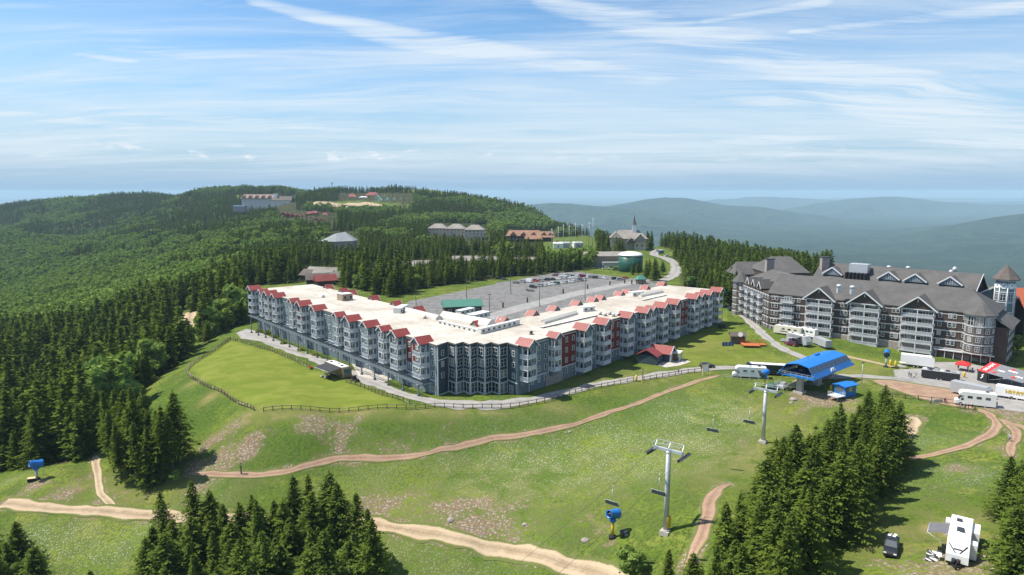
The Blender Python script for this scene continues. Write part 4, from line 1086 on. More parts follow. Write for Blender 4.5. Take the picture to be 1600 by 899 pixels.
def win_mesh(w_, h_, style):
    k = (w_, h_, style)
    if k in WIN: return WIN[k]
    f = MB(); g = MB(); t_ = .11 if w_ < 3 else .13
    z1 = h_; hw = w_ / 2
    f.box((-hw + t_ / 2, -.04, h_ / 2), (t_, .14, h_)); f.box((hw - t_ / 2, -.04, h_ / 2), (t_, .14, h_))
    f.box((0, -.045, h_ - t_ / 2), (w_ - 2 * t_ + .002, .13, t_)); f.box((0, -.045, t_ / 2), (w_ - 2 * t_ + .002, .13, t_))
    if style in ('double', 'triple'):
        for i in range(1, 2 if style == 'double' else 3):
            f.box((-hw + w_ * i / (2 if style == 'double' else 3), -.04, h_ / 2), (.12, .12, h_ - 2 * t_))
    if style != 'door': f.box((0, -.035, h_ * .52), (w_ - 2 * t_, .07, .06))
    g.box((0, 0.0, h_ / 2), (w_ - t_ * 1.2, .06, h_ - t_ * 1.2))
    WIN[k] = (f.mesh('window', white), g.mesh('pane', glass)); return WIN[k]
class Windows:
    """the first (largest in view) hundred become parts with panes, the rest one part"""
    def __init__(s, parent, base, cap=98, fm=None): s.parent, s.base, s.cap, s.l, s.fm = parent, Vector(base), cap, [], fm
    def add(s, pos, ang, w_=1.25, h_=1.55, style='single', pri=0):
        s.l.append((pri if pri else (Vector(pos) - Vector((0, 0, H))).length, Vector(pos), ang, w_, h_, style))
    def finish(s, name='window'):
        s.l.sort(key=lambda q: q[0] / math.sqrt(q[3] * q[4]))
        F_ = MB(); P_ = MB()
        for i, (_, pos, ang, w_, h_, st) in enumerate(s.l):
            fm, gm_ = win_mesh(w_, h_, st)
            if i < s.cap:
                o = link_mesh(name, fm, s.parent, pos - s.base, ang); link_mesh('pane', gm_, o)
            else:
                M = Matrix.Translation(pos - s.base) @ Matrix.Rotation(ang, 4, 'Z')
                for mb, me_ in ((F_, fm), (P_, gm_)):
                    mb.poly([M @ v.co for v in me_.vertices], [tuple(p.vertices) for p in me_.polygons])
        if F_.v:
            o = F_.build('windows_of_far_bays', white, s.parent); o['kind'] = 'stuff'
            o2 = P_.build('pane', glass, o); o2['kind'] = 'stuff'
LB = U(683, 539.5, ZR); LE = U(402, 452.3, ZR)
RB = U(809, 540, ZR); RE = U(1121, 453.5, ZR)
ZIG = [(683, 539.5), (700, 533.8), (712, 537.4), (724, 534.0), (734, 537.6), (746, 534.5), (757, 538), (768, 534.5), (780, 538), (793, 535), (809, 540)]
zig = [U(x, y, ZR) for x, y in ZIG]
LF = Frame(LB, LE, -1); RF = Frame(RB, RE, 1)
for Fr in (LF, RF):
    if Fr.n.y > 0: Fr.n = -Fr.n; Fr.ang = math.atan2(Fr.n.y, Fr.n.x) + math.pi / 2
WID = 25.0
l_in = [LF.p(LF.L, -WID, 0), LF.p(-60, -WID, 0)]; r_in = [RF.p(-60, -WID, 0), RF.p(RF.L, -WID, 0)]
def cross2(a, b, c, d):
    den = (b.x - a.x) * (d.y - c.y) - (b.y - a.y) * (d.x - c.x)
    t_ = ((c.x - a.x) * (d.y - c.y) - (c.y - a.y) * (d.x - c.x)) / den
    return a + (b - a) * t_
CR = cross2(l_in[0], l_in[1], r_in[0], r_in[1])
base = Vector((CR.x, CR.y - 20, 0))
foot = [LF.p(LF.L, 0, 0)] + zig + [RF.p(RF.L, 0, 0), RF.p(RF.L, -WID, 0), CR, LF.p(LF.L, -WID, 0)]
foot2 = [(p.x, p.y) for p in foot]
hotel = thing('hotel', 'long V-shaped slate blue hotel with flat white roof and red dormers', 'hotel', base)
mb = MB(); mb.prism(foot2, -7, ZR - .45); mb.build('wall', bluegrey, hotel, base)
def offset(poly, d_):
    n = len(poly); out = []
    a = sum(poly[i][0] * poly[(i + 1) % n][1] - poly[(i + 1) % n][0] * poly[i][1] for i in range(n)); s_ = 1 if a > 0 else -1
    for i in range(n):
        p0, p1, p2 = Vector(poly[i - 1]), Vector(poly[i]), Vector(poly[(i + 1) % n])
        e1 = (p1 - p0).normalized(); e2 = (p2 - p1).normalized()
        n1 = Vector((e1.y, -e1.x)) * s_; n2 = Vector((e2.y, -e2.x)) * s_
        b_ = (n1 + n2); b_ /= max(b_.length ** 2 / 2, .35)
        out.append(tuple(p1 + b_ * d_))
    return out
mb = MB(); mb.prism(offset(foot2, .28), ZR - .448, ZR - .05); mb.build('fascia', mat('dark_fascia', (0.09, 0.085, 0.08), .6), hotel, base)
mb = MB(); mb.prism(offset(foot2, .22), ZR - .048, ZR + .10); roof_h = mb.build('roof', membr, hotel, base)
W = Windows(hotel, base, 97)
# zigzag centre front, dark siding with tall windows
cs = MB(); tr = MB()
for i in range(len(zig) - 1):
    a, b_ = zig[i], zig[i + 1]; fr = Frame(a, b_, 1)
    if fr.n.y > 0: fr = Frame(a, b_, -1)
    L_ = fr.L
    fr.box(cs, 0.0, L_, .0, .05, -1.0, ZR - .46)
    fr.box(tr, -.16, .16, .052, .20, -1, ZR - .47)
    fr.box(tr, .165, L_ - .165, .051, .10, -.1 + .0, .25)
    if i in (0,): 
        W.add(fr.p(L_ * .45, .07, 11.2), fr.ang, 1.3, 1.6); W.add(fr.p(L_ * .45, .07, 8.0), fr.ang, 1.3, 1.6); W.add(fr.p(L_ * .45, .07, 4.8), fr.ang, 1.3, 1.6)
        fr.box(tr, .165, L_ - .165, .051, .12, 10.1, 10.35)
    elif i < 9:
        ww = round(min(2.5, L_ - .75), 1)
        for z in (11.15, 7.95, 4.75): W.add(fr.p(L_ / 2, .07, z), fr.ang, ww, 2.3, 'double')
        W.add(fr.p(L_ / 2, .07, .3), fr.ang, round(L_ - .45, 1), 3.0, 'double')
        fr.box(tr, .165, L_ - .165, .051, .09, 3.35, 3.5)
    else:
        for z in (11.2, 8.0, 4.8): W.add(fr.p(L_ * .62, .07, z), fr.ang, 1.3, 1.6)
        W.add(fr.p(L_ * .4, .07, .2), fr.ang, 1.8, 2.4, 'double'); fr.box(tr, .165, L_ - .165, .051, .12, 3.6, 3.85)
cs.build('zigzag_front', slate, hotel, base)
# dormers and balcony stacks
def dormer(fr, s_, w_, o_out, o_in, zr, rise=2.2, name='dormer'):
    """gable roof whose ridge runs out from the wall; red sheets, white edge, blue gable wall"""
    loc = fr.p(s_, 0, 0)
    g = MB(); hw = w_ / 2 + .35; hi = zr + rise; th = .14
    for sg in (-1, 1):
        g.slab([fr.p(s_, o_out + .55, hi), fr.p(s_ + sg * hw, o_out + .55, zr - .12), fr.p(s_ + sg * hw, -o_in, zr - .12), fr.p(s_, -o_in, hi)], th)
    r_ = g.build(name, redroof, hotel, base)
    f = MB()
    for o_ in (o_out, -o_in + .35):
        pts = [fr.p(s_ - w_ / 2, o_, zr - .5), fr.p(s_ + w_ / 2, o_, zr - .5), fr.p(s_ + w_ / 2, o_, zr - .2), fr.p(s_, o_, hi - .2), fr.p(s_ - w_ / 2, o_, zr - .2)]
        q = [p - fr.n * .15 for p in pts]
        f.poly(pts + q, [(0, 1, 2, 3, 4), (9, 8, 7, 6, 5)] + [(i, 5 + i, 5 + (i + 1) % 5, (i + 1) % 5) for i in range(5)])
    for sg in (-1, 1):     # low side walls
        fr.box(f, s_ + sg * (w_ / 2 - .08) - .07, s_ + sg * (w_ / 2 - .08) + .07, -o_in + .4, o_out - .16, zr - .5, zr - .25)
    f.build('gable_wall', bluegrey, r_)
    e = MB()
    for sg in (-1, 1):
        e.beam(fr.p(s_ + sg * hw, o_out + .58, zr - .30), fr.p(s_ + sg * .05, o_out + .58, hi - .16), .10, .24)
    e.beam(fr.p(s_ - w_ * .25, o_out + .2, zr + rise * .36), fr.p(s_ + w_ * .25, o_out + .2, zr + rise * .36), .1, .14)
    e.build('white_trim', white, r_)
    for ch in r_.children:
        ch.data.transform(Matrix.Translation(-base))
    return r_
def balcony(fr, s_, w_, dep, z, o0=0.0, mat_=None):
    b_ = MB(); fr.box(b_, s_ - w_ / 2, s_ + w_ / 2, o0 + .06, o0 + dep, z - .22, z)
    o = b_.build('balcony', mat_ or white, hotel, base)
    r_ = MB(); t0 = z + .08; t1 = z + 1.08
    segs = [(fr.p(s_ - w_ / 2 + .06, o0 + .1, 0), fr.p(s_ - w_ / 2 + .06, o0 + dep - .06, 0)), (fr.p(s_ - w_ / 2 + .06, o0 + dep - .06, 0), fr.p(s_ + w_ / 2 - .06, o0 + dep - .06, 0)), (fr.p(s_ + w_ / 2 - .06, o0 + dep - .06, 0), fr.p(s_ + w_ / 2 - .06, o0 + .1, 0))]
    for a, b2 in segs:
        A_ = Vector((a.x, a.y, 0)); B_ = Vector((b2.x, b2.y, 0)); n = max(3, int((B_ - A_).length / .19))
        r_.beam(A_ + Vector((0, 0, t1)), B_ + Vector((0, 0, t1)), .09, .09); r_.beam(A_ + Vector((0, 0, t0)), B_ + Vector((0, 0, t0)), .07, .07)
        for i in range(n + 1):
            p = A_.lerp(B_, i / n); r_.poly([p + Vector((x, y, zz2)) for x in (-.06, .06) for y in (-.06, .06) for zz2 in (t0, t1)], [(0, 1, 3, 2), (4, 6, 7, 5), (0, 4, 5, 1), (2, 3, 7, 6)])
    r = r_.build('railing', white, o); r.data.transform(Matrix.Translation(-base))
    return o
def stack(fr, s_, w_=4.6, dep=2.3, floors=(4.7, 7.9, 11.1), wallm=None, zb=-7, gable=True, o_in=4.5, rise=2.1):
    core = MB(); fr.box(core, s_ - w_ / 2 + .15, s_ + w_ / 2 - .15, .02, 1.0, floors[0] - 1.2 if zb is None else zb, ZR - .5)
    core.build('bay_wall', wallm or bluegrey, hotel, base)
    sc2 = MB()
    for a in (s_ - w_ / 2 + .08, s_ + w_ / 2 - .08):
        fr.box(sc2, a - .09, a + .09, dep - .2, dep - .02, floors[0] - .2, ZR - .3)
        fr.box(sc2, a - .09, a + .09, .95, 1.1, floors[0] - .2, ZR - .5)
    sc2.build('corner_post', white, hotel, base)
    for z in floors:
        balcony(fr, s_, w_, dep, z)
        g = MB(); fr.box(g, s_ - 1.45, s_ + 1.45, 1.02, 1.07, z + .1, z + 2.25)
        d_ = g.build('balcony_door', glass, hotel, base)
        e = MB(); 
        for a in (s_ - 1.5, s_, s_ + 1.5): fr.box(e, a - .06, a + .06, 1.03, 1.12, z + .05, z + 2.3)
        fr.box(e, s_ - 1.43, s_ + 1.43, 1.03, 1.12, z + 2.24, z + 2.34)
        ee = e.build('door_frame', white, d_); ee.data.transform(Matrix.Translation(-base))
    if gable: dormer(fr, s_, w_, dep, o_in, ZR, rise)
ltk = [(663, 4.6, 1, None), (627, 4.8, 1, None), (603, 3.6, 2, None), (581, 4.8, 1, None), (553, 4.8, 1, None), (532, 3.8, 2, None), (500, 4.8, 1, None), (477, 4.8, 1, None), (461, 3.8, 2, None), (437, 4.4, 1, None), (425, 4.8, 1, None), (413, 3.8, 2, None), (399, 4.8, 1, None)]
lpos = []
for px, w_, ty, m_ in ltk:
    w_ *= .95; s_ = onseg(LB, LE, px + 1); lpos.append((s_, w_))
    stack(LF, s_, w_, 3.0 if ty == 1 else 2.2, (4.6, 7.8, 11.0), m_, 3.2, True, 1.7 if ty == 1 else 1.2, 1.75 if ty == 1 else 1.4)
rtk = [(819, 4.4, 1), (863, 3.8, 2), (907, 4.8, 1), (938, 4.8, 1), (975, 4.8, 1), (1002, 4.6, 1), (1014, 3.8, 2), (1030, 4.8, 1), (1049, 4.8, 1), (1079, 4.6, 1), (1091, 4.0, 2), (1101, 4.4, 1), (1117, 4.8, 1)]
rpos = []
for px, w_, ty in rtk:
    w_ *= .95; s_ = onseg(RB, RE, px); rpos.append((s_, w_))
    stack(RF, s_, w_, 3.0 if ty == 1 else 2.2, (4.6, 7.8, 11.0) if px < 900 else (1.5, 4.7, 7.9, 11.1), None, 3.0 if px < 900 else -1, True, 1.7 if ty == 1 else 1.2, 1.75 if ty == 1 else 1.4)
# red infill bays, trim bands and ordinary windows on both wings
trr = MB()
def wing(fr, pos, reds, ground):
    pos = sorted(pos); edges = [0.8] + [q for s_, w_ in pos for q in (s_ - w_ / 2 - .05, s_ + w_ / 2 + .05)] + [fr.L - .4]
    gaps = [(edges[2 * i], edges[2 * i + 1]) for i in range(len(pos) + 1)]
    for k, (a, b_) in enumerate(gaps):
        if b_ - a < 1.7: continue
        if k in reds:
            red = MB(); fr.box(red, a + .05, b_ - .05, .0, .09, 7.2 if fr is LF else 4.2, ZR - .47); red.build('red_siding', redsid, hotel, base)
        n = max(1, int((b_ - a) / 2.9)); o_ = .11 if k in reds else .03
        for i in range(n):
            s_ = a + (b_ - a) * (i + .5) / n
            for z in ((5.2, 8.4, 11.6) if ground else (2.0, 5.2, 8.4, 11.6)): W.add(fr.p(s_, o_, z), fr.ang, 1.2, 1.6)
            if ground: W.add(fr.p(s_, .03, .8), fr.ang, 1.7, 1.5, 'double')
        for q in (a + .15, b_ - .15): fr.box(trr, q - .09, q + .09, .0, .14, -1, ZR - .47)
        fr.box(trr, a + .25, b_ - .25, .0, .12, 4.0, 4.24); fr.box(trr, a + .25, b_ - .25, .0, .10, ZR - .75, ZR - .48)
wing(LF, lpos, (1, 8), True); wing(RF, rpos, (2, 4, 9), False)
tr.v += []; k_ = len(tr.v); tr.v += trr.v; tr.f += [tuple(i + k_ for i in f) for f in trr.f]; tr.smooth += trr.smooth
tr.build('white_trim', white, hotel, base)
# end walls
ef = Frame(LF.p(LF.L, 0, 0), LF.p(LF.L, -WID, 0), -1)
W.finish()
# dark stone base under the right wing's first bays
sb = MB(); RF.box(sb, 13, 21.5, .0, .35, -2, 3.1); sb.build('stone_base', stone, hotel, base)
# steel pergola along the left wing at first-floor level
pg = MB()
for o_ in (4.0, 4.9): LF.box(pg, 1.5, LF.L - 1, o_ - .12, o_ + .12, 3.75, 4.05)
for i in range(48):
    s_ = 1.5 + (LF.L - 3) * i / 47; LF.box(pg, s_ - .07, s_ + .07, .1, 5.2, 3.58, 3.745)
per = pg.build('pergola', frame_m, hotel, base)
dk = MB(); LF.box(dk, 1.5, LF.L - 1, .12, .9, 3.40, 3.57); q_ = dk.build('canopy_deck', frame_m, per); q_.data.transform(Matrix.Translation(-base))
for i in range(17):
    s_ = 3 + (LF.L - 6) * i / 16; p = LF.p(s_, 4.45, 0); z0 = hz(p.x, p.y)
    q = MB(); LF.box(q, s_ - .16, s_ + .16, 4.3, 4.6, z0 - .3, 3.74); LF.box(q, s_ - .35, s_ + .35, 4.1, 4.8, z0 - .3, z0 + .7)
    q_ = q.build('post', frame_m, per); q_.data.transform(Matrix.Translation(-base))
# gables along the courtyard side
LI0, LI1 = LF.p(LF.L, -WID, ZR), Vector((CR.x, CR.y, ZR)); RI1 = RF.p(RF.L, -WID, ZR)
def back_dormers(P0, P1, lst):
    fr = Frame(P0, P1, 1)
    if fr.n.y < 0: fr = Frame(P0, P1, -1)
    for px in lst:
        s_ = onseg(P0, P1, px)
        if 0 < s_ < fr.L: dormer(fr, s_, 3.9, 1.6, 1.4, ZR, 1.8, 'courtyard_dormer')
back_dormers(LI1, LI0, [512, 536, 548, 583, 618, 653, 699, 745])
back_dormers(LI1, RI1, [787, 833, 866, 902, 927, 939, 969, 981, 1009, 1035])
# ---- things on the roof
def rooft(px, py): return U(px, py, ZR + .1)
def roof_thing(name, label, cat, p, ang, group=None): return thing(name, label, cat, p, ang, group)
def rail_light(a, b_, w_, h_, label, arched=False):
    A_, B_ = rooft(*a), rooft(*b_); d_ = B_ - A_; L_ = d_.length
    o = thing('skylight', label, 'skylight', (A_ + B_) / 2, math.atan2(d_.y, d_.x), 'skylights on the white roof')
    k = MB(); k.box((0, 0, .35), (L_, w_, .7)); k.build('kerb', offwhite, o)
    g = MB(); hw = w_ / 2
    g.poly([(-L_ / 2, -hw, .7), (L_ / 2, -hw, .7), (L_ / 2, 0, .7 + h_), (-L_ / 2, 0, .7 + h_), (-L_ / 2, hw, .7), (L_ / 2, hw, .7)], [(0, 1, 2, 3), (3, 2, 5, 4), (0, 3, 4), (1, 5, 2)])
    g.build('glazing', mat('milky_glazing', (0.52, 0.50, 0.43), .35, var=.08), o)
    r_ = MB(); n = int(L_ / 1.4)
    for i in range(n + 1):
        x = -L_ / 2 + L_ * i / n
        for sg in (-1, 1): r_.beam((x, sg * hw, .74), (x, 0, .74 + h_), .12, .10)
    r_.build('glazing_bar', white, o); return o
rail_light((634, 487), (686, 500), 2.6, .9, 'long low skylight running along the left wing roof before the crest')
rail_light((693, 497), (768, 511), 4.4, 1.7, 'largest ridged skylight at the bend of the white roof')
rail_light((848, 506), (900, 491), 1.6, .6, 'narrow skylight on the right wing roof beside the dark gutter box')
rail_light((1000, 464), (1034, 457), 1.6, .6, 'short skylight near the far end of the right wing roof')
def roof_box(a, b_, w_, h_, label, m_=offwhite, name='roof_duct', cat='roof duct'):
    A_, B_ = rooft(*a), rooft(*b_); d_ = B_ - A_; L_ = d_.length
    o = thing(name, label, cat, (A_ + B_) / 2, math.atan2(d_.y, d_.x), 'plant on the white roof')
    k = MB(); k.box((0, 0, h_ / 2), (L_, w_, h_)); k.build('casing', m_, o)
    k = MB()
    for i in range(max(2, int(L_ / 2.5))): k.box((-L_ / 2 + 1.2 + i * 2.5, -w_ / 2 - .03, h_ * .5), (.9, .05, h_ * .4))
    k.build('louvre', dsteel, o); k = MB(); k.box((0, 0, h_ + .05), (L_ + .2, w_ + .2, .1)); k.build('lid', white, o); return o
roof_box((749, 522), (810, 507), 1.2, 1.6, 'long low grey parapet box running to the bend of the roof')
roof_box((686, 506), (748, 521), .8, 1.1, 'white slatted screen in front of the largest skylight')
roof_box((620, 490), (633, 484), 2.6, 1.8, 'white boxy vent at the open end of the left wing skylight')
roof_box((531, 470), (547, 468), 4.0, 2.6, 'tan slatted cooling unit on the left wing roof', tan)
roof_box((735, 499), (760, 493), 3.4, 1.5, 'curved white air handler behind the largest skylight')
roof_box((716, 492), (738, 487), 2.4, 1.4, 'pale duct box at the courtyard edge of the roof')
roof_box((846, 513), (932, 494), .9, .35, 'dark edged gutter box beside the narrow skylight', tan)
roof_box((985, 463), (1002, 461), 2.8, 1.6, 'grey penthouse box by the short skylight')
roof_box((908, 487), (926, 485), 2.5, 1.6, 'white stair housing on the right wing roof')
roof_box((1004, 470), (1040, 462), .8, .3, 'thin strip curb beside the short skylight', tan)
for i, (px, py, lb) in enumerate([(505, 465, 'lone dark exhaust vent on the left wing roof'), (757, 492, 'round steel fan standing by the white air handler'), (783, 503, 'small vent on the bend of the roof near the parapet box'), (830, 523, 'small dark hatch near the front edge of the bend'),
    (938, 492, 'first of five round vents in a row on the right wing roof'), (946, 494, 'second of five round vents in a row on the right wing roof'), (953, 492, 'middle one of five round vents in a row on the right wing'), (959, 495, 'fourth of five round vents in a row on the right wing roof'), (966, 494, 'last of five round vents in a row on the right wing roof'), (664, 498, 'small vent beside the left wing skylight'), (700, 508, 'small vent halfway along the slatted screen')]):
    p = rooft(px, py); o = thing('roof_vent', lb, 'roof vent', p, 0, 'vents on the white roof')
    k = MB(); k.lathe([(.35, 0), (.35, .6), (.6, .7), (.6, .95), (.1, 1.15)], n=10); k.build('cowl', steel if i != 3 else dsteel, o)
    k = MB(); k.box((0, 0, .12), (1.3, 1.3, .24)); k.build('curb', tan, o)
# ---- entrance pavilion on the right wing's lawn
p0 = G(1046, 564); pa = RF.ang
pav = thing('entrance_pavilion', 'small red roofed entrance pavilion with white framed dark doorway', 'pavilion', (p0.x, p0.y, p0.z), pa + R(8))
k = MB(); k.box((-3.5, 5, 1.4), (10, 7, 3.4)); k.box((0, .9, 1.4), (5.0, 3.4, 3.4)); k.build('wall', slate, pav)
k = MB()
for sg in (-1, 1): k.slab([(0, -1.4, 5.2), (sg * 3.3, -1.4, 2.9), (sg * 3.3, 6.5, 2.9), (0, 6.5, 5.2)], .14)
k.slab([(-9.0, 1.2, 2.95), (-3.35, 1.2, 2.95), (-3.35, 5, 5.0), (-9.0, 5, 5.0)], .14); k.slab([(-9.0, 8.9, 2.95), (-3.35, 8.9, 2.95), (-3.35, 5.01, 5.0), (-9.0, 5.01, 5.0)], .14)
rf = k.build('roof', redroof, pav)
k = MB(); k.box((1.6, 2.2, 4.5), (1.4, 2.2, .2), tilt=Matrix.Rotation(R(35), 3, 'Y')); k.build('skylight', offwhite, rf)
k = MB(); k.poly([(-2.5, -.84, 3.1), (2.5, -.84, 3.1), (0, -.84, 5.0), (-2.5, -1.0, 3.1), (2.5, -1.0, 3.1), (0, -1.0, 5.0)], [(0, 1, 2), (3, 5, 4), (0, 3, 4, 1), (1, 4, 5, 2), (2, 5, 3, 0)]); k.build('gable', bluegrey, pav)
k = MB()
for x in (-2.5, -1.25, 1.25, 2.5): k.box((x, -1.1, 1.5), (.35, .35, 3.0))
for sg in (-1, 1): k.beam((sg * 3.3, -1.45, 2.85), (0, -1.45, 5.15), .12, .3)
k.box((0, -1.1, 2.85), (5.2, .25, .3)); k.build('white_portal', white, pav)
k = MB(); k.box((0, -.84, 1.3), (2.1, .1, 2.5)); k.build('doorway', glass, pav)
p0 = G(1059, 563)
kio = thing('kiosk', 'small flat roofed kiosk with white posts beside the red roofed pavilion', 'kiosk', p0, pa + R(12))
k = MB(); k.box((0, 1.5, 1.3), (4.0, 3.0, 2.8)); k.build('wall', wood, kio); k = MB(); k.box((0, 1.0, 2.9), (4.6, 4.4, .25)); k.build('roof', offwhite, kio)
k = MB(); 
for x in (-1.9, 0, 1.9): k.box((x, -.9, 1.35), (.25, .25, 2.8))
k.box((0, -.9, .6), (3.8, .15, .5)); k.build('porch_posts', white, kio); k = MB(); k.box((0, -.03, 1.5), (2.6, .08, 1.3)); k.build('serving_window', glass, kio)
# ------------------------------------------------------------------ the dark brown hotel
ZE = 16.5
A0 = U(1157, 440, ZE); A1 = U(1203, 458, ZE); A2 = U(1552, 492.5, ZE)
FF = Frame(A1, A2, 1)
if FF.n.y > 0: FF = Frame(A1, A2, -1)
FL = Frame(A0, A1, 1)
if FL.n.x > 0: FL = Frame(A0, A1, -1)
D1 = 23.0
lodge = thing('hotel', 'dark brown hotel with white balconies, grey shingle roofs and clock tower', 'hotel', (A1.x, A1.y, 0))
lb0 = Vector((A1.x, A1.y, 0))
def lbld(mb, nm, m_, par=None):
    o = mb.build(nm, m_, par or lodge)
    o.data.transform(Matrix.Translation(-lb0)); return o
B1 = FF.p(0, -D1, 0); B2 = FF.p(FF.L, -D1, 0); B0 = FL.p(0, -D1, 0)
core = MB(); core.prism([(A0.x, A0.y), (A1.x, A1.y), (A2.x, A2.y), (B2.x, B2.y), (B1.x + 4, B1.y + 14), (B0.x, B0.y)], -3, ZE - .1)
lbld(core, 'wall', brown)
def hip(mb, P, ze, zr, over=.8, th=.35, inset=None):
    """hip or gable roof over a quad P (front pair first, then back pair)"""
    a, b_, c_, d_ = [Vector((p.x, p.y, 0)) for p in P]
    cen = (a + b_ + c_ + d_) / 4
    ex = lambda p: p + (p - cen).normalized() * over
    a, b_, c_, d_ = map(ex, (a, b_, c_, d_))
    m1 = (a + d_) / 2; m2 = (b_ + c_) / 2; ax = (m2 - m1).normalized(); i0, i1 = inset or (0, 0)
    r0 = m1 + ax * i0; r1 = m2 - ax * i1
    up = lambda p, z: (p.x, p.y, z)
    pts = [up(a, ze), up(b_, ze), up(c_, ze), up(d_, ze), up(r0, zr), up(r1, zr), up(a, ze - th), up(b_, ze - th), up(c_, ze - th), up(d_, ze - th)]
    mb.poly(pts, [(0, 1, 5, 4), (2, 3, 4, 5), (3, 0, 4), (1, 2, 5), (0, 6, 7, 1), (1, 7, 8, 2), (2, 8, 9, 3), (3, 9, 6, 0), (9, 8, 7, 6)])
    return Vector(up(r0, zr)), Vector(up(r1, zr))
r_ = MB()
hip(r_, (A1, A2, B2, B1), ZE, 23.3, .9, .3, (0, 9))
lbld(r_, 'roof', shing)
r_ = MB(); hip(r_, (FL.p(-1, 0, 0), A1 + Vector((4, -2, 0)), Vector((B1.x + 6, B1.y + 6, 0)), B0), ZE + .02, 22.9, .9, .3, (8, -6)); lbld(r_, 'side_roof', shing)
# storey bands, corner trim, taupe panels, windows
bands = MB(); pan = MB(); gr = MB()
floorz = [1.2, 4.3, 7.4, 10.5, 13.6]
WL = Windows(lodge, lb0, 96)
gab = [(1283, 9.8), (1354, 10.0), (1436.5, 10.2)]
gpos = []
for px, w_ in gab: gpos.append((onseg(A1, A2, px, ZE), w_))
s1 = onseg(A1, A2, 1232, ZE)
busy = [(s_ - w_ / 2 - .2, s_ + w_ / 2 + .2) for s_, w_ in gpos] + [(s1 - 2.8, s1 + 2.8)]
for z in floorz[1:] + [ZE - .35]:
    FF.box(bands, .2, FF.L - .2, .0, .16, z - .95, z - .78)
    FL.box(bands, .2, FL.L - .2, .0, .16, z - .95, z - .78)
for z in floorz: 
    FF.box(bands, .2, FF.L - .2, .0, .13, z + 1.95, z + 2.05) if z < 13 else None
FF.box(gr, .3, FF.L - .3, .0, .22, -3, floorz[1] - 1.0)
FL.box(gr, .3, FL.L - .3, .0, .22, -3, floorz[0] + .2)
lbld(gr, 'stone_base', stone)
s_ = 1.5; k_i = 0
while s_ < FF.L - 2:
    if not any(a < s_ + .6 and s_ - .6 < b_ for a, b_ in busy):
        for z in floorz[(0 if s_ < 25 else 1):]:
            WL.add(FF.p(s_, .05 if z > 5 else .24, z + .3), FF.ang, 1.15, 1.7)
        for j, z in enumerate(floorz[1:]):
            if k_i % 2 == 0: FF.box(pan, s_ + .75, s_ + 1.75, .0, .06, z - .1, z + 2.0)
    k_i += 1; s_ += 1.35 if k_i % 2 else 3.0
for i in range(13):
    s_ = 1.6 + i * (FL.L - 3.2) / 12
    for z in floorz: WL.add(FL.p(s_, .05, z + .3), FL.ang, 1.2, 1.7)
lbld(pan, 'taupe_panels', taupe)
def lbalc(fr, s_, w_, dep, z, rails=True):
    b_ = MB(); fr.box(b_, s_ - w_ / 2, s_ + w_ / 2, .1, dep, z - .28, z); o = lbld(b_, 'balcony', white)
    q = MB()
    for a, b2 in ((fr.p(s_ - w_ / 2, .1, z), fr.p(s_ - w_ / 2, dep, z)), (fr.p(s_ - w_ / 2, dep, z), fr.p(s_ + w_ / 2, dep, z)), (fr.p(s_ + w_ / 2, dep, z), fr.p(s_ + w_ / 2, .1, z))):
        n = max(3, int((b2 - a).length / .22)); up = Vector((0, 0, 1))
        q.beam(a + up * 1.08, b2 + up * 1.08, .1, .1); q.beam(a + up * .1, b2 + up * .1, .08, .08)
        for i in range(n + 1):
            p = a.lerp(b2, i / n); q.poly([p + Vector((x, y, zz2)) for x in (-.05, .05) for y in (-.05, .05) for zz2 in (.1, 1.08)], [(0, 1, 3, 2), (4, 6, 7, 5), (0, 4, 5, 1), (2, 3, 7, 6)])
    r = q.build('railing', white, o); r.data.transform(Matrix.Translation(-lb0)); return o
# three gabled balcony bays and one narrow stack
for gi_, (s_, w_) in enumerate(gpos):
    dep = 2.4
    for z in floorz: 
        if z > 13: continue
        lbalc(FF, s_, w_, dep, z)
    lbalc(FF, s_, w_, dep, floorz[4])
    po = MB()
    for a in (s_ - w_ / 2 + .15, s_, s_ + w_ / 2 - .15): FF.box(po, a - .14, a + .14, dep - .3, dep - .02, -1.5, ZE - .2)
    lbld(po, 'white_post', white)
    for a in (s_ - w_ / 4, s_ + w_ / 4):
        for z in floorz: WL.add(FF.p(a, .10, z + .15), FF.ang, 2.9, 2.15, 'triple')
    g = MB(); hw = w_ / 2 + 1.2; zr = ZE + 4.3
    for sg in (-1, 1): g.slab([FF.p(s_, dep + .8, zr), FF.p(s_ + sg * hw, dep + .8, ZE - .55), FF.p(s_ + sg * hw, -1.2, ZE - .55), FF.p(s_, -8.0, zr)], .25)
    gr_ = lbld(g, 'gable_roof', shing)
    f = MB(); o_ = dep - .15
    P5 = [FF.p(s_ - w_ / 2, o_, ZE - .3), FF.p(s_ + w_ / 2, o_, ZE - .3), FF.p(s_, o_, zr - .45)]; Q5 = [p - FF.n * .2 for p in P5]
    f.poly(P5 + Q5, [(0, 1, 2), (5, 4, 3), (0, 3, 4, 1), (1, 4, 5, 2), (2, 5, 3, 0)]); q = f.build('gable_wall', brown, gr_); q.data.transform(Matrix.Translation(-lb0))
    e = MB()
    for sg in (-1, 1): e.beam(FF.p(s_ + sg * hw, dep + .83, ZE - .68), FF.p(s_, dep + .83, zr - .12), .12, .42)
    e.beam(FF.p(s_, dep + .5, zr - .2), FF.p(s_, dep + .5, zr - 2.0), .15, .15)
    e.beam(FF.p(s_ - w_ / 2, dep - .02, ZE - .35), FF.p(s_ + w_ / 2, dep - .02, ZE - .35), .14, .3)
    q = e.build('white_bargeboard', white, gr_); q.data.transform(Matrix.Translation(-lb0))
for z in floorz[1:]: lbalc(FF, s1, 5.0, 1.7, z); WL.add(FF.p(s1, .10, z + .15), FF.ang, 3.2, 2.1, 'triple')
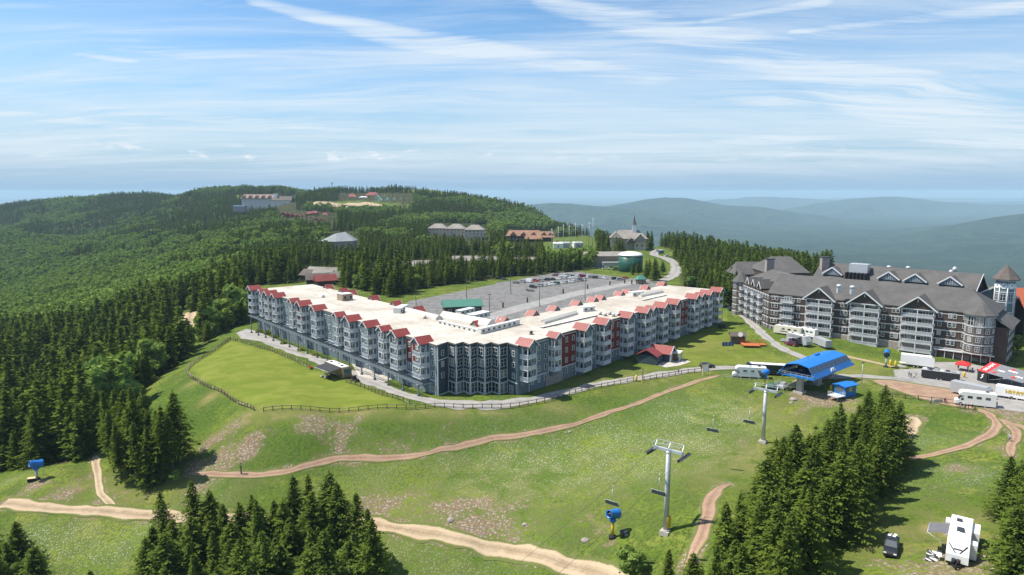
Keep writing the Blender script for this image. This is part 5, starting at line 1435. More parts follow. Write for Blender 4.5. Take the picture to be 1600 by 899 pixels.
for dd in (4.5, 12, 19.5, 27):
    if dd < FL.L - 3:
        for z in floorz[1:]: lbalc(FL, dd, 3.6, 1.5, z)
# corner bay by the shops: many-sided with a pointed roof
tc_ = FF.p(FF.L - 3.5, -.3, 0)
def ngon(c_, r_, n, a0=0): return [(c_.x + r_ * math.cos(a0 + 2 * math.pi * i / n), c_.y + r_ * math.sin(a0 + 2 * math.pi * i / n)) for i in range(n)]
tw = MB(); tw.prism(ngon(tc_, 4.3, 10), 3.2, ZE - .05); tur = lbld(tw, 'corner_bay', taupe)
tb = MB(); 
for z in (3.2, 6.2, 9.3, 12.4, ZE - .5): tb.prism(ngon(tc_, 4.42, 10), z, z + .25)
q = tb.build('white_trim', white, tur); q.data.transform(Matrix.Translation(-lb0))
for i in range(10):
    a = 2 * math.pi * (i + .5) / 10; n_v = Vector((math.cos(a), math.sin(a), 0))
    if n_v.dot(FF.n) > -.1:
        for z in (3.9, 7.0, 10.1): WL.add(tc_ + n_v * 4.13 + Vector((0, 0, z + .2)), a + math.pi / 2, 1.3, 1.7, 'double')
        WL.add(tc_ + n_v * 4.13 + Vector((0, 0, 12.75)), a + math.pi / 2, 2.1, 3.1, 'double')
cn = MB(); rr = ngon(tc_, 5.1, 10); cn.poly([(x, y, ZE) for x, y in rr] + [(tc_.x, tc_.y, ZE + 4.0)] + [(x, y, ZE - .3) for x, y in rr], [(i, (i + 1) % 10, 10) for i in range(10)] + [(i, 11 + i, 11 + (i + 1) % 10, (i + 1) % 10) for i in range(10)] + [tuple(range(20, 10, -1))])
lbld(cn, 'corner_roof', shing)
tl = FL.p(.3, -.2, 0)
tw = MB(); tw.prism(ngon(tl, 3.6, 8), -2, ZE + .2); tu2 = lbld(tw, 'end_turret', taupe)
tb = MB()
for z in (3.2, 6.2, 9.3, 12.4, ZE - .4): tb.prism(ngon(tl, 3.72, 8), z, z + .22)
q = tb.build('white_trim', white, tu2); q.data.transform(Matrix.Translation(-lb0))
cn = MB(); rr = ngon(tl, 4.3, 8); cn.poly([(x, y, ZE + .25) for x, y in rr] + [(tl.x, tl.y, ZE + 5)] + [(x, y, ZE) for x, y in rr], [(i, (i + 1) % 8, 8) for i in range(8)] + [(i, 9 + i, 9 + (i + 1) % 8, (i + 1) % 8) for i in range(8)] + [tuple(range(16, 8, -1))]); lbld(cn, 'turret_roof', shing)
for i in range(8):
    a = 2 * math.pi * (i + .5) / 8; n_v = Vector((math.cos(a), math.sin(a), 0))
    if n_v.x < .3 and n_v.y < .6:
        for z in floorz: WL.add(tl + n_v * 3.38 + Vector((0, 0, z + .3)), a + math.pi / 2, 1.5, 1.7, 'double')
# three narrow dormers on the side roof
for j, dd in enumerate((11.5, 18.5, 25.5)):
    g = MB()
    for sg in (-1, 1): g.slab([FL.p(dd, .9, ZE + 3.4), FL.p(dd + sg * 2.1, .9, ZE + .6), FL.p(dd + sg * 2.1, -5, ZE + .6), FL.p(dd, -6.5, ZE + 3.4)], .18)
    o = lbld(g, 'side_dormer', shing); g = MB(); FL.box(g, dd - 1.6, dd + 1.6, -3, .2, ZE - .3, ZE + 1.0); q = g.build('dormer_wall', brown, o); q.data.transform(Matrix.Translation(-lb0))
    g = MB()
    for sg in (-1, 1): g.beam(FL.p(dd + sg * 2.1, .95, ZE + .5), FL.p(dd, .95, ZE + 3.3), .12, .34)
    q = g.build('white_bargeboard', white, o); q.data.transform(Matrix.Translation(-lb0))
# end wall towards the street with its own windows
FE = Frame(A2, B2, 1)
if FE.n.x < 0: FE = Frame(A2, B2, -1)
lbld(bands, 'white_band', white)
# red shopfront in the ground floor below the corner bay
sf = MB(); FF.box(sf, FF.L - 15.5, FF.L + .8, .2, .5, -2.2, 2.6); lbld(sf, 'red_shopfront', redsid)
sg_ = MB()
for i in range(6):
    FF.box(sg_, FF.L - 14.6 + i * 2.5, FF.L - 12.9 + i * 2.5, .51, .56, -1.0, 1.9)
lbld(sg_, 'shop_window', glass)
sp_ = MB()
for i in range(7): FF.box(sp_, FF.L - 15.3 + i * 2.6, FF.L - 15.1 + i * 2.6, .52, .8, -1.4, 2.5)
FF.box(sp_, FF.L - 16, FF.L + 1.5, .3, 1.1, 2.62, 2.95); lbld(sp_, 'white_porch', white)
# rear wings, higher, with the long ridge and small white gables
def U2(px, py, z): return U(px, py, z)
ZR2 = 26.5; E2 = 17.0
r1 = U2(1289, 410, ZR2); r2 = U2(1532, 428, ZR2)
fr2 = Frame(r1, r2, 1)
if fr2.n.y > 0: fr2 = Frame(r1, r2, -1)
def quad(fr, a0, a1, o0, o1): return fr.p(a0, o1, 0), fr.p(a1, o1, 0), fr.p(a1, -o1, 0), fr.p(a0, -o1, 0)
Wd = 12.5
rw = MB(); Q4 = quad(fr2, -1, fr2.L, 0, Wd); rw.prism([(p.x, p.y) for p in Q4], 0, E2 - .1); lbld(rw, 'rear_wall', brown)
rr2 = MB()
for sg in (-1, 1):
    rr2.slab([fr2.p(-1.5, 0, ZR2), fr2.p(fr2.L + 1, 0, ZR2), fr2.p(fr2.L + 1, sg * (Wd + .9), E2 - .2), fr2.p(-1.5, sg * (Wd + .9), E2 - .2)], .3)
lbld(rr2, 'rear_roof', shing)
eg = MB(); P5 = [fr2.p(fr2.L, Wd, E2 - .2), fr2.p(fr2.L, -Wd, E2 - .2), fr2.p(fr2.L, 0, ZR2 - .4)]; Q5 = [p - fr2.d * .3 for p in P5]
eg.poly(P5 + Q5, [(0, 1, 2), (5, 4, 3), (0, 3, 4, 1), (1, 4, 5, 2), (2, 5, 3, 0)]); lbld(eg, 'rear_gable', brown)
ee = MB()
for sg in (-1, 1): ee.beam(fr2.p(fr2.L + 1.05, sg * (Wd + .9), E2 - .4), fr2.p(fr2.L + 1.05, 0, ZR2 - .15), .15, .45)
lbld(ee, 'white_bargeboard', white)
for px in (1311, 1398, 1439, 1493):
    s_ = onseg(r1, r2, px, ZR2 - 5); g = MB(); zt = 25.4; w_ = 4.2
    for sg in (-1, 1): g.slab([fr2.p(s_, Wd - 4.9, zt), fr2.p(s_ + sg * w_, Wd - 4.9, zt - 3.0), fr2.p(s_ + sg * w_, 4.0, zt - 3.0), fr2.p(s_, 1.5, zt)], .18)
    o = lbld(g, 'rear_dormer', shing); g = MB(); o_ = Wd - 5.3
    P5 = [fr2.p(s_ - w_ + .3, o_, zt - 3.4), fr2.p(s_ + w_ - .3, o_, zt - 3.4), fr2.p(s_, o_, zt - .3)]; Q5 = [p - fr2.n * .2 for p in P5]
    g.poly(P5 + Q5, [(0, 1, 2), (5, 4, 3), (0, 3, 4, 1), (1, 4, 5, 2), (2, 5, 3, 0)]); q = g.build('lattice_vent', bluegrey, o); q.data.transform(Matrix.Translation(-lb0))
    g = MB()
    for sg in (-1, 1): g.beam(fr2.p(s_ + sg * w_, Wd - 4.86, zt - 3.1), fr2.p(s_, Wd - 4.86, zt - .1), .12, .5)
    for a in (-1.6, -.8, 0, .8, 1.6): g.beam(fr2.p(s_ + a, o_ + .06, zt - 3.0), fr2.p(s_ + a, o_ + .06, zt - 1.0 - abs(a) * .8), .1, .16)
    q = g.build('white_bargeboard', white, o); q.data.transform(Matrix.Translation(-lb0))
# lower shoulder with green-grey hips behind the side wing
sh1 = U2(1213, 404, 22.5); hp = MB()
c_ = Vector((sh1.x, sh1.y, 0)); hip(hp, (c_ + Vector((-9, -13, 0)), c_ + Vector((12, -13, 0)), c_ + Vector((12, 14, 0)), c_ + Vector((-9, 14, 0))), 16.5, 23.5, .6, .3, (7, 5)); lbld(hp, 'far_hip_roof', shing)
hw_ = MB(); hw_.prism([(c_.x - 9, c_.y - 13), (c_.x + 12, c_.y - 13), (c_.x + 12, c_.y + 14), (c_.x - 9, c_.y + 14)], 0, 16.3); lbld(hw_, 'far_wall', brown)
s2 = U2(1185, 415, 17.5); hp = MB(); c_ = Vector((s2.x, s2.y, 0)); hip(hp, (c_ + Vector((-14, -7, 0)), c_ + Vector((8, -7, 0)), c_ + Vector((8, 9, 0)), c_ + Vector((-14, 9, 0))), 13.5, 19.5, .6, .3, (3, 3)); lbld(hp, 'porch_roof', shing)
hw_ = MB(); hw_.prism([(c_.x - 13, c_.y - 6), (c_.x + 8, c_.y - 6), (c_.x + 8, c_.y + 8), (c_.x - 13, c_.y + 8)], 0, 13.3); lbld(hw_, 'porch_wall', greyw)
# chimneys
for px, py, zt, w_ in ((1203, 405, 26.5, 3.4), (1289, 402, 29.0, 3.2)):
    p = U2(px, py, zt); c4 = MB(); c4.box((p.x, p.y, zt - 4), (w_, 2.4, 8)); o = lbld(c4, 'chimney', stone)
    c4 = MB(); c4.box((p.x, p.y, zt + .1), (w_ + .5, 2.9, .3)); q = c4.build('chimney_cap', dsteel, o); q.data.transform(Matrix.Translation(-lb0))
# roof plant: big white cooler in a slot, domed vents, satellite bowls
p = fr2.p(onseg(r1, r2, 1350, 26), 4.4, 0)
c5 = MB(); c5.box((p.x, p.y, 25.6), (7.0, 4.5, 3.6), rz=FF.ang); cool = lbld(c5, 'cooling_unit', steel)
c5 = MB()
for i in range(6):
    v = fr2.d * (-3.6 + i * 1.45) + fr2.n * 3.6; c5.box((p.x + v.x, p.y + v.y, 22.4), (.8, 3.6, 3.0), rz=FF.ang)
q = c5.build('black_louvre', black, cool); q.data.transform(Matrix.Translation(-lb0))
def on_roof(px, py, fr, L0, z_e, z_r, dd, nm, mbf, m_):
    pass
for px, py, zt in ((1311, 450, 21.3), (1332, 452, 21.3), (1389, 420, 23.6), (1419, 421, 23.6)):
    p = U2(px, py, zt); c6 = MB(); c6.box((p.x, p.y, zt - .7), (1.3, 1.3, 2.4)); c6.lathe([(1.0, zt + .4), (1.0, zt + .9), (.7, zt + 1.25), (.1, zt + 1.4)], c=(p.x, p.y, 0), n=12); lbld(c6, 'roof_vent', steel)
for px, py, zt in ((1486, 425, 25.0), (1492, 420, 26.0)):
    p = U2(px, py, zt); c6 = MB(); c6.lathe([(.9, -1.2), (.9, 0), (.6, .6), (.1, .9)], c=(p.x, p.y, zt), n=12); lbld(c6, 'round_vent', steel)
# clock tower
ct = U2(1572, 439, 24.5); tw = MB(); ctc = Vector((ct.x, ct.y, 0)); tw.prism(ngon(ctc, 3.2, 8, math.pi / 8), 0, 25.2); cto = lbld(tw, 'clock_tower', bluegrey)
cn = MB(); rr = ngon(ctc, 4.5, 8, math.pi / 8); cn.poly([(x, y, 25.3) for x, y in rr] + [(ctc.x, ctc.y, 30.6)] + [(x, y, 25.0) for x, y in rr], [(i, (i + 1) % 8, 8) for i in range(8)] + [(i, 9 + i, 9 + (i + 1) % 8, (i + 1) % 8) for i in range(8)] + [tuple(range(16, 8, -1))]); q = cn.build('spire', shing_b, cto); q.data.transform(Matrix.Translation(-lb0))
tb = MB()
for z in (13.0, 16.6, 20.4, 24.6): tb.prism(ngon(ctc, 3.33, 8, math.pi / 8), z, z + .3)
for i in range(8):
    a = math.pi / 8 + 2 * math.pi * i / 8; tb.bar((ctc.x + 3.22 * math.cos(a), ctc.y + 3.22 * math.sin(a), 10), (ctc.x + 3.22 * math.cos(a), ctc.y + 3.22 * math.sin(a), 24), .2, 5)
q = tb.build('white_trim', white, cto); q.data.transform(Matrix.Translation(-lb0))
ck = MB(); hands = MB()
for i in range(8):
    a = 2 * math.pi * i / 8 + math.pi / 4; n_v = Vector((math.cos(a), math.sin(a), 0))
    if n_v.y < .4:
        ck.lathe([(1.1, 0), (1.1, .12), (1.0, .16)], c=ctc + n_v * 2.96 + Vector((0, 0, 22.8)), n=20, axis=n_v)
        sd_ = Vector((-n_v.y, n_v.x, 0)); c0 = ctc + n_v * 3.16 + Vector((0, 0, 22.8))
        hands.beam(c0, c0 + Vector((0, 0, .85)), .05, .12); hands.beam(c0, c0 + sd_ * .5 + Vector((0, 0, .45)), .05, .16)
        WL.add(ctc + n_v * 2.99 + Vector((0, 0, 17.4)), a + math.pi / 2, 1.8, 2.5, 'double', 150)
q = ck.build('clock_face', lettering, cto); q.data.transform(Matrix.Translation(-lb0)); q = hands.build('clock_hands', black, cto); q.data.transform(Matrix.Translation(-lb0))
# gabled link between tower and main block
lk = U2(1556, 446, 22); g = MB(); c_ = Vector((lk.x, lk.y, 0)); fa = Frame(c_, c_ + FF.d * 5, 1)
if fa.n.y > 0: fa = Frame(c_, c_ + FF.d * 5, -1)
for sg in (-1, 1): g.slab([fa.p(0, 6, 22), fa.p(sg * 7, 6, 17.4), fa.p(sg * 7, -9, 17.4), fa.p(0, -9, 22)], .25)
lo = lbld(g, 'link_roof', shing); g = MB(); fa.box(g, -6, 6, -8, 5.2, 0, 17.3); g.poly([fa.p(-6, 5.2, 17.3), fa.p(6, 5.2, 17.3), fa.p(0, 5.2, 21.5), fa.p(-6, 5.0, 17.3), fa.p(6, 5.0, 17.3), fa.p(0, 5.0, 21.5)], [(0, 1, 2), (5, 4, 3), (1, 4, 5, 2), (2, 5, 3, 0)]); q = g.build('link_wall', bluegrey, lo); q.data.transform(Matrix.Translation(-lb0))
g = MB()
for sg in (-1, 1): g.beam(fa.p(sg * 7, 6.05, 17.25), fa.p(0, 6.05, 21.9), .15, .5)
q = g.build('white_bargeboard', white, lo); q.data.transform(Matrix.Translation(-lb0))
for i in range(4): WL.add(fa.p(-4.2 + i * 2.8, 5.25, 13.5), fa.ang, 2.0, 2.8, 'double', 150)
# return wing past the corner bay
rt = MB(); c_ = FE.p(0, 0, 0); FE.box(rt, 0.5, 20, -.5, 4.5, -3, 12.5); lbld(rt, 'return_wall', brown)
rt = MB(); rt.slab([FE.p(-.5, 5.6, 12.4), FE.p(21, 5.6, 12.4), FE.p(21, -2, 17.2), FE.p(-.5, -2, 17.2)], .25); lbld(rt, 'return_roof', shing)
for s_ in (3, 7, 11, 15):
    for z in (1.0, 4.3, 7.4, 10.0): WL.add(FE.p(s_, 4.53, z), FE.ang, 1.2, 1.6)
WL.finish()
# orange roofed neighbour at the edge of the picture
p = U2(1600, 452, 20); orb = thing('building', 'building with orange metal roof beside the clock tower', 'building', (p.x + 6, p.y, 0))
k = MB(); k.box((0, 0, 7), (20, 14, 14.4)); k.build('wall', brown, orb)
k = MB()
for sg in (-1, 1): k.slab([(-10.8, 0, 20.5), (10.8, 0, 20.5), (10.8, sg * 8.2, 13.4), (-10.8, sg * 8.2, 13.4)], .25)
k.build('roof', orange_r, orb)
for i in range(4):
    for z in (4, 8.5): 
        fm, gm_ = win_mesh(1.25, 1.55, 'single'); o = link_mesh('window', fm, orb, (-7 + i * 4.4, -7.03, z)); link_mesh('pane', gm_, o)
# ------------------------------------------------------------------ chairlift
def lift_tower(px, py, zt, label, s_=1.0):
    p = G(px, py); h = zt - p.z
    return p, h
LD = Vector((0.62, 0.785, 0)).normalized(); LA = math.atan2(LD.y, LD.x)
tb1 = G(1040, 833); tb2 = G(1192, 692)
ldv = Vector((tb2.x - tb1.x, tb2.y - tb1.y, 0)); LA = math.atan2(ldv.y, ldv.x); LD = ldv.normalized()
def tower(p, zt, label, pad):
    o = thing('lift_tower', label, 'lift tower', p, LA - math.pi / 2, 'towers of the chairlift')
    h = zt - p.z
    k = MB(); k.bar((0, 0, .3), (0, 0, h - .5), .50, 14, .36); k.build('pole', steel, o)
    k = MB(); k.box((0, 0, .1), (1.7, 1.7, .9)); k.bar((0, 0, .5), (0, 0, .75), .75, 12); k.build('footing', concrete, o)
    k = MB(); k.box((0, 0, h - .35), (5.6, .5, .5)); 
    for sx in (-1, 1): k.beam((sx * 2.3, 0, h - .3), (sx * 2.95, 0, h - .9), .3, .3)
    k.build('crossarm', steel, o)
    k = MB()
    for y in (-.9, .9):
        k.beam((-2.7, y, h + .9), (2.7, y, h + .9), .08, .08)
    for x in (-2.6, 0, 2.6):
        k.beam((x, -.9, h + .9), (x, .9, h + .9), .08, .08)
        k.beam((x, 0, h - .1), (x, .9, h + .9), .08, .08); k.beam((x, 0, h - .1), (x, -.9, h + .9), .08, .08)
    k.build('lifting_frame', steel, o)
    for sx in (-1, 1):
        k = MB(); k.box((sx * 2.95, 0, h - 1.1), (.28, 4.6, .22)); k.box((sx * 3.3, 0, h - .9), (.5, 4.4, .06)); s1_ = k.build('sheave_beam', dsteel, o)
        k = MB()
        for i in range(8): k.bar((sx * 2.95 - .12, -2.1 + i * .6, h - .98), (sx * 2.95 + .12, -2.1 + i * .6, h - .98), .24, 10)
        k.build('sheave', black, s1_)
    k = MB()
    for i in range(int(h / .4) - 2): k.box((0, .62, 1.2 + i * .4), (.45, .05, .05))
    for x in (-.22, .22): k.box((x, .62, h / 2), (.05, .05, h - 1.6))
    k.build('ladder', dsteel, o)
    if pad:
        k = MB(); k.box((.0, -.0, 0), (.01, .01, .01)); k = MB(); k.lathe([(.62, 1.2), (.66, 1.3), (.66, 3.2), (.6, 3.3)], c=(.12, .25, 0), n=12); k.build('safety_pad', yellow, o)
    return o
tower(tb1, 11.4, 'lower grey chairlift tower with yellow pad rising from the green slope', True)
tower(tb2, 10.5, 'upper grey chairlift tower on the slope in front of the blue lift station', False)
# blue top station
ST = Vector((0.75, 0.66, 0)).normalized()
c0 = (U(1229, 567, 7.9) + U(1264, 574, 7.9)) / 2; c1 = (U(1286, 548, 7.9) + U(1319, 554, 7.9)) / 2
ax_ = Vector((c1.x - c0.x, c1.y - c0.y, 0)); LS = ax_.length + 1; sa = math.atan2(ax_.y, ax_.x)
gz0 = hz(c0.x, c0.y)
stn = thing('lift_station', 'long blue faceted chairlift top station raised on concrete legs', 'lift station', (c0.x, c0.y, gz0), sa)
ZT = 7.9 - gz0
k = MB()     # cross-section: y right is the camera side
sec = [(-5.4, ZT - 3.3), (-3.3, ZT - .25), (0, ZT + .45), (3.3, ZT - .25), (5.4, ZT - 3.3)]
for i, (a, b_) in enumerate(zip(sec[:-1], sec[1:])):
    if i in (1, 2): k.slab([(0, a[0], a[1]), (LS, a[0], a[1]), (LS, b_[0], b_[1]), (0, b_[0], b_[1])], .16)
k.box((LS * .62, 1.4, ZT + .55), (2.2, .8, .5)); k.box((LS * .35, 1.0, ZT + .6), (.15, .15, .9)); k.build('roof', blue, stn)
for i, (a, b_) in enumerate(zip(sec[:-1], sec[1:])):
    if i in (0, 3):
        sg = -1 if i == 0 else 1
        k = MB(); lo_, hi_ = (a, b_) if i == 0 else (b_, a)
        def lerp(t_): return (lo_[0] + (hi_[0] - lo_[0]) * t_, lo_[1] + (hi_[1] - lo_[1]) * t_)
        A_, B_, C_, D_ = lerp(0), lerp(.46), lerp(.94), lerp(1)
        e0 = -1.6
        k.slab([(e0 * .0 - 1.4, A_[0], A_[1]), (LS + 1.8, A_[0], A_[1]), (LS + 1.0, B_[0], B_[1]), (-.6, B_[0], B_[1])], .14)
        k.slab([(-.1, C_[0], C_[1]), (LS + .2, C_[0], C_[1]), (LS, D_[0], D_[1]), (0, D_[0], D_[1])], .13)
        n_p = 9
        for j in range(n_p + 1):
            x = -.35 + (LS + .9) * j / n_p; k.beam((x, B_[0], B_[1]), (x * .97 + .2, C_[0], C_[1]), .16, .16)
        sp = k.build('side_panel', blue, stn)
        g = MB(); g.slab([(-.5, B_[0], B_[1] - .03), (LS + .9, B_[0], B_[1] - .03), (LS + .2, C_[0], C_[1] - .03), (-.1, C_[0], C_[1] - .03)], .05)
        g.build('tinted_window', mat('tinted_window', (0.045, 0.05, 0.055), .12, spec=.8), sp)
# white badge on the camera-side panel: a simple ram-horn like mark
k = MB(); 
sd_s = -1 if (Vector((-math.sin(sa), math.cos(sa), 0))).y > 0 else 1
def onpanel(x, t_): 
    y0, z0_ = 5.4, ZT - 3.3; y1, z1_ = 3.3, ZT - .25
    return Vector((x, sd_s * (y0 + (y1 - y0) * t_ + .12), z0_ + (z1_ - z0_) * t_ + .08))
for cx_ in (11.3, 12.5):
    n = 9; prev = None
    for i in range(n):
        a = math.pi * i / (n - 1); q = onpanel(cx_ + math.cos(a) * .62, .16 + .22 * math.sin(a))
        if prev is not None: k.beam(prev, q, .16, .3)
        prev = q
k.beam(onpanel(11.9, .3), onpanel(11.9, .12), .1, .3)
k.build('white_badge', lettering, stn)
k = MB(); k.box((LS / 2, 0, ZT - 3.45), (LS + 1.2, 9.6, .28)); k.build('floor', bluep, stn)
k = MB()
for x0 in (-.6, LS + .6):
    for y in np.linspace(-5, 5, 7): k.box((x0, y, ZT - 2.8), (.08, .08, 1.1))
    for z in (ZT - 2.3, ZT - 2.8): k.box((x0, 0, z), (.07, 10.2, .07))
k.build('end_railing', steel, stn)
k = MB(); k.bar((LS * .3, 0, ZT - 2.2), (LS * .3, 0, ZT - 2.0), 3.2, 24); k.box((LS * .5, 0, ZT - 1.9), (LS * .8, 1.2, .5)); k.box((LS * .6, 0, ZT - 2.4), (4, 3, 1.2)); k.build('drive_wheel', dsteel, stn)
for x, w_ in ((2.2, 1.3), (LS * .55, 2.6), (LS * .9, 1.4)):
    k = MB(); k.prism([(x - w_ / 2, -.8), (x + w_ / 2, -.8), (x + w_ / 2, .8), (x - w_ / 2, .8)], -1.5, ZT - 3.6); k.box((x, 0, .2), (w_ + 1.4, 2.8, 1.0)); k.build('leg', concrete, stn)
# loading deck and ramp in new timber below the open end
k0 = G(1243, 606)
dkk = thing('timber_ramp', 'pale timber ramp under the open end of the blue lift station', 'ramp', (k0.x, k0.y, k0.z), sa + R(6))
k = MB(); k.slab([(-3.5, -1.1, 1.1), (4.5, -1.1, 1.5), (4.5, 1.2, 1.5), (-3.5, 1.2, 1.1)], .16); k.build('deck', ply, dkk)
k = MB()
for x in (-3, 0, 3, 4.2):
    for y in (-.9, .9): k.box((x, y, .2), (.2, .2, 2.0))
k.build('frame_posts', wood, dkk)
# equipment yard of grey frames beside it
k0 = G(1222, 606); yd = thing('steel_gantry', 'grey steel chair loading frame between the snow gun and the timber ramp', 'steel frame', k0, sa)
k = MB(); 
for x in (-2.2, 0, 2.2):
    for y in (-1.5, 1.5): k.box((x, y, .9), (.14, .14, 1.9))
for z in (.5, 1.2, 1.85):
    for y in (-1.5, 1.5): k.box((0, y, z), (4.6, .1, .1))
k.build('frame', steel, yd)
k = MB(); k.box((0, 0, .45), (3.6, 2.4, .7)); k.box((.6, 0, 1.1), (1.2, 1.4, .9)); k.build('control_box', rv_g, yd)
k0 = G(1210, 603); mt = thing('loading_mat', 'green loading mat on the ground in front of the yard frames', 'mat', (k0.x, k0.y, k0.z + .12), sa)
k = MB(); k.box((0, 0, 0), (7.0, 5.0, .12)); k.build('mat_sheet', mat('mat_green', (0.05, 0.11, 0.08), .9, var=.15), mt)
# operator hut
p = G(1320, 619); hut = thing('operator_hut', 'small bright blue operator hut beside the lift station', 'hut', (p.x, p.y, p.z), sa - R(12))
k = MB(); k.box((0, 0, 1.9), (5.2, 3.2, 3.2)); k.build('wall', bluep, hut)
k = MB(); k.slab([(-3.1, -2.1, 3.5), (3.1, -2.1, 3.5), (3.1, 0, 3.9), (-3.1, 0, 3.9)], .14); k.slab([(-3.1, 2.1, 3.5), (3.1, 2.1, 3.5), (3.1, 0, 3.9), (-3.1, 0, 3.9)], .14); k.build('roof', blue, hut)
k = MB(); k.box((-2.62, 0, 2.3), (.06, 2.2, 1.2)); k.box((0, -1.62, 2.3), (3.6, .06, 1.2)); k.build('window', glass, hut)
k = MB(); k.box((-4.6, -.6, 1.0), (3.4, 3.2, .16))
for y in np.linspace(-2.1, .9, 6): k.box((-6.2, y, 1.6), (.08, .08, 1.1))
for x in np.linspace(-6.2, -3, 6): k.box((x, -2.1, 1.6), (.08, .08, 1.1))
for z in (1.6, 2.15): k.box((-6.2, -.6, z), (.08, 3.1, .08)); k.box((-4.6, -2.1, z), (3.2, .08, .08))
k.build('white_landing', white, hut)
k = MB(); 
for x, y in ((-6.1, -2), (-6.1, .9), (-3, -2)): k.box((x, y, 0), (.15, .15, 2))
k.build('landing_post', wood, hut)
# haul rope with chairs
def rope_z(t_): return None
Sx = c0.x + ST.x * 2; 
for sx in (-1, 1):
    off = Vector((LD.y, -LD.x, 0)) * (2.95 * sx)
    P = [Vector((tb1.x, tb1.y, 0)) - LD * 110 + off + Vector((0, 0, 4.0)), Vector((tb1.x, tb1.y, 10.55)) + off, Vector((tb2.x, tb2.y, 9.65)) + off, Vector((tb2.x, tb2.y, 0)) + LD * 33 + off * 1.0 + Vector((0, 0, 6.3))]
    k = MB()
    for a, b_ in zip(P[:-1], P[1:]):
        n = 8; pv_ = a
        for i in range(1, n + 1):
            t_ = i / n; q = a.lerp(b_, t_) - Vector((0, 0, 1.2 * 4 * t_ * (1 - t_) * ((b_ - a).length / 60)))
            k.bar(pv_, q, .022, 5); pv_ = q
    o = k.build('haul_rope', dsteel); tag(o, 'thin grey haul rope passing the ' + ('yellow padded' if sx > 0 else 'chair-carrying') + ' side of the lower lift tower', 'haul rope')
def chair(px, py, zrope, label):
    p = U(px, py, zrope - 3.6)
    o = thing('lift_chair', label, 'lift chair', p, LA - math.pi / 2, 'chairs hanging from the haul rope')
    k = MB(); k.box((0, 0, 0), (2.6, .5, .08)); k.build('seat', dsteel, o)
    k = MB(); k.box((0, -.25, .35), (2.6, .06, .5)); k.build('backrest', dsteel, o)
    k = MB(); k.bar((0, -.25, .6), (0, -.1, 2.9), .06, 6); k.bar((0, -.1, 2.9), (0, 0, 3.6), .06, 6)
    for x in (-1.3, 1.3): k.bar((x, -.25, .1), (x, -.25, .7), .04, 5); k.bar((x, .4, .3), (x, -.25, .5), .03, 5)
    k.bar((-1.3, -.25, .65), (1.3, -.25, .65), .04, 5); k.bar((-1.3, .4, .3), (1.3, .4, .3), .03, 5); k.build('hanger', steel, o)
    return o
chair(1114, 674, 9.3, 'empty chair hanging over the flowery slope halfway between the two lift towers')
chair(1171, 661, 9.6, 'empty chair hanging just beside the pole of the upper lift tower')
chair(1030, 772, 10.5, 'empty chair hanging against the pole of the lower lift tower')
chair(957, 788, 6.0, 'empty chair hanging directly above the blue snow gun on the slope')
# ------------------------------------------------------------------ snow guns
def snow_gun(px, py, s_, rz, label, pole=yellow, base_m=black, ph=3.4):
    p = G(px, py); o = thing('snow_gun', label, 'snow gun', p, rz, 'fan snow guns'); o.scale = (s_,) * 3
    k = MB(); k.lathe([(.75, -.4), (.75, .45), (.55, .5)], n=14); k.build('base', base_m, o)
    k = MB(); k.bar((0, 0, .5), (0, 0, ph), .30, 12); k.build('pole', pole, o)
    k = MB(); k.lathe([(.62, -.35), (.70, -.2), (.70, .25), (.55, .4)], c=(0, 0, ph + .45), n=14); k.beam((-.6, 0, ph + .3), (-.6, 0, ph + 1.8), .25, .12); k.beam((.6, 0, ph + .3), (.6, 0, ph + 1.8), .25, .12); k.build('yoke', bluep, o)
    ax = Vector((0, -1, .25)).normalized(); k = MB()
    k.lathe([(1.0, -1.5), (1.05, -1.4), (.92, -.9), (.85, .2), (.80, 1.1), (.86, 1.3), (.70, 1.3), (.66, .6)], c=(0, 0, ph + 1.7), n=18, axis=ax); k.build('fan_barrel', bluep, o)
    k = MB(); k.lathe([(.78, 0), (.2, .15), (.1, .5)], c=Vector((0, 0, ph + 1.7)) + ax * .9, n=14, axis=ax)
    k.lathe([(.99, 0), (.95, -.06), (.3, -.1)], c=Vector((0, 0, ph + 1.7)) - ax * 1.5, n=14, axis=ax)
    k.build('nozzle', dsteel, o); return o
snow_gun(957, 840, .95, R(-50), 'blue snow gun on yellow pole standing on the grassy slope')
snow_gun(58, 750, 1.0, R(-40), 'blue snow gun on a thin stand at the edge of the wood', steel, black, 2.6)
snow_gun(1194, 608, .95, R(120), 'blue snow gun on yellow pole behind the white motorhome')
snow_gun(1384, 574, .95, R(150), 'blue snow gun on grey pole on the lawn of the brown hotel', steel)
snow_gun(1606, 640, .9, R(150), 'blue snow gun at the edge by the yellow lettered trailer', yellow)
p = G(975, 838); o = thing('hydrant', 'low round grey hydrant cap beside the snow gun pole', 'hydrant', p); k = MB(); k.lathe([(.2, -.1), (.2, .7), (.9, .9), (.6, 1.15), (.1, 1.2)], n=12); k.build('cap', dsteel, o); k = MB(); k.box((.5, 0, .1), (.8, .4, .5)); k.build('valve_box', steel, o)
p = G(50, 752); o = thing('equipment_box', 'flat wooden topped box at the foot of the snow gun by the wood', 'box', p, .3); k = MB(); k.box((0, 0, .4), (1.7, 1.1, .8)); k.build('casing', black, o); k = MB(); k.box((0, 0, .85), (1.9, 1.3, .1)); k.build('lid', ply, o)
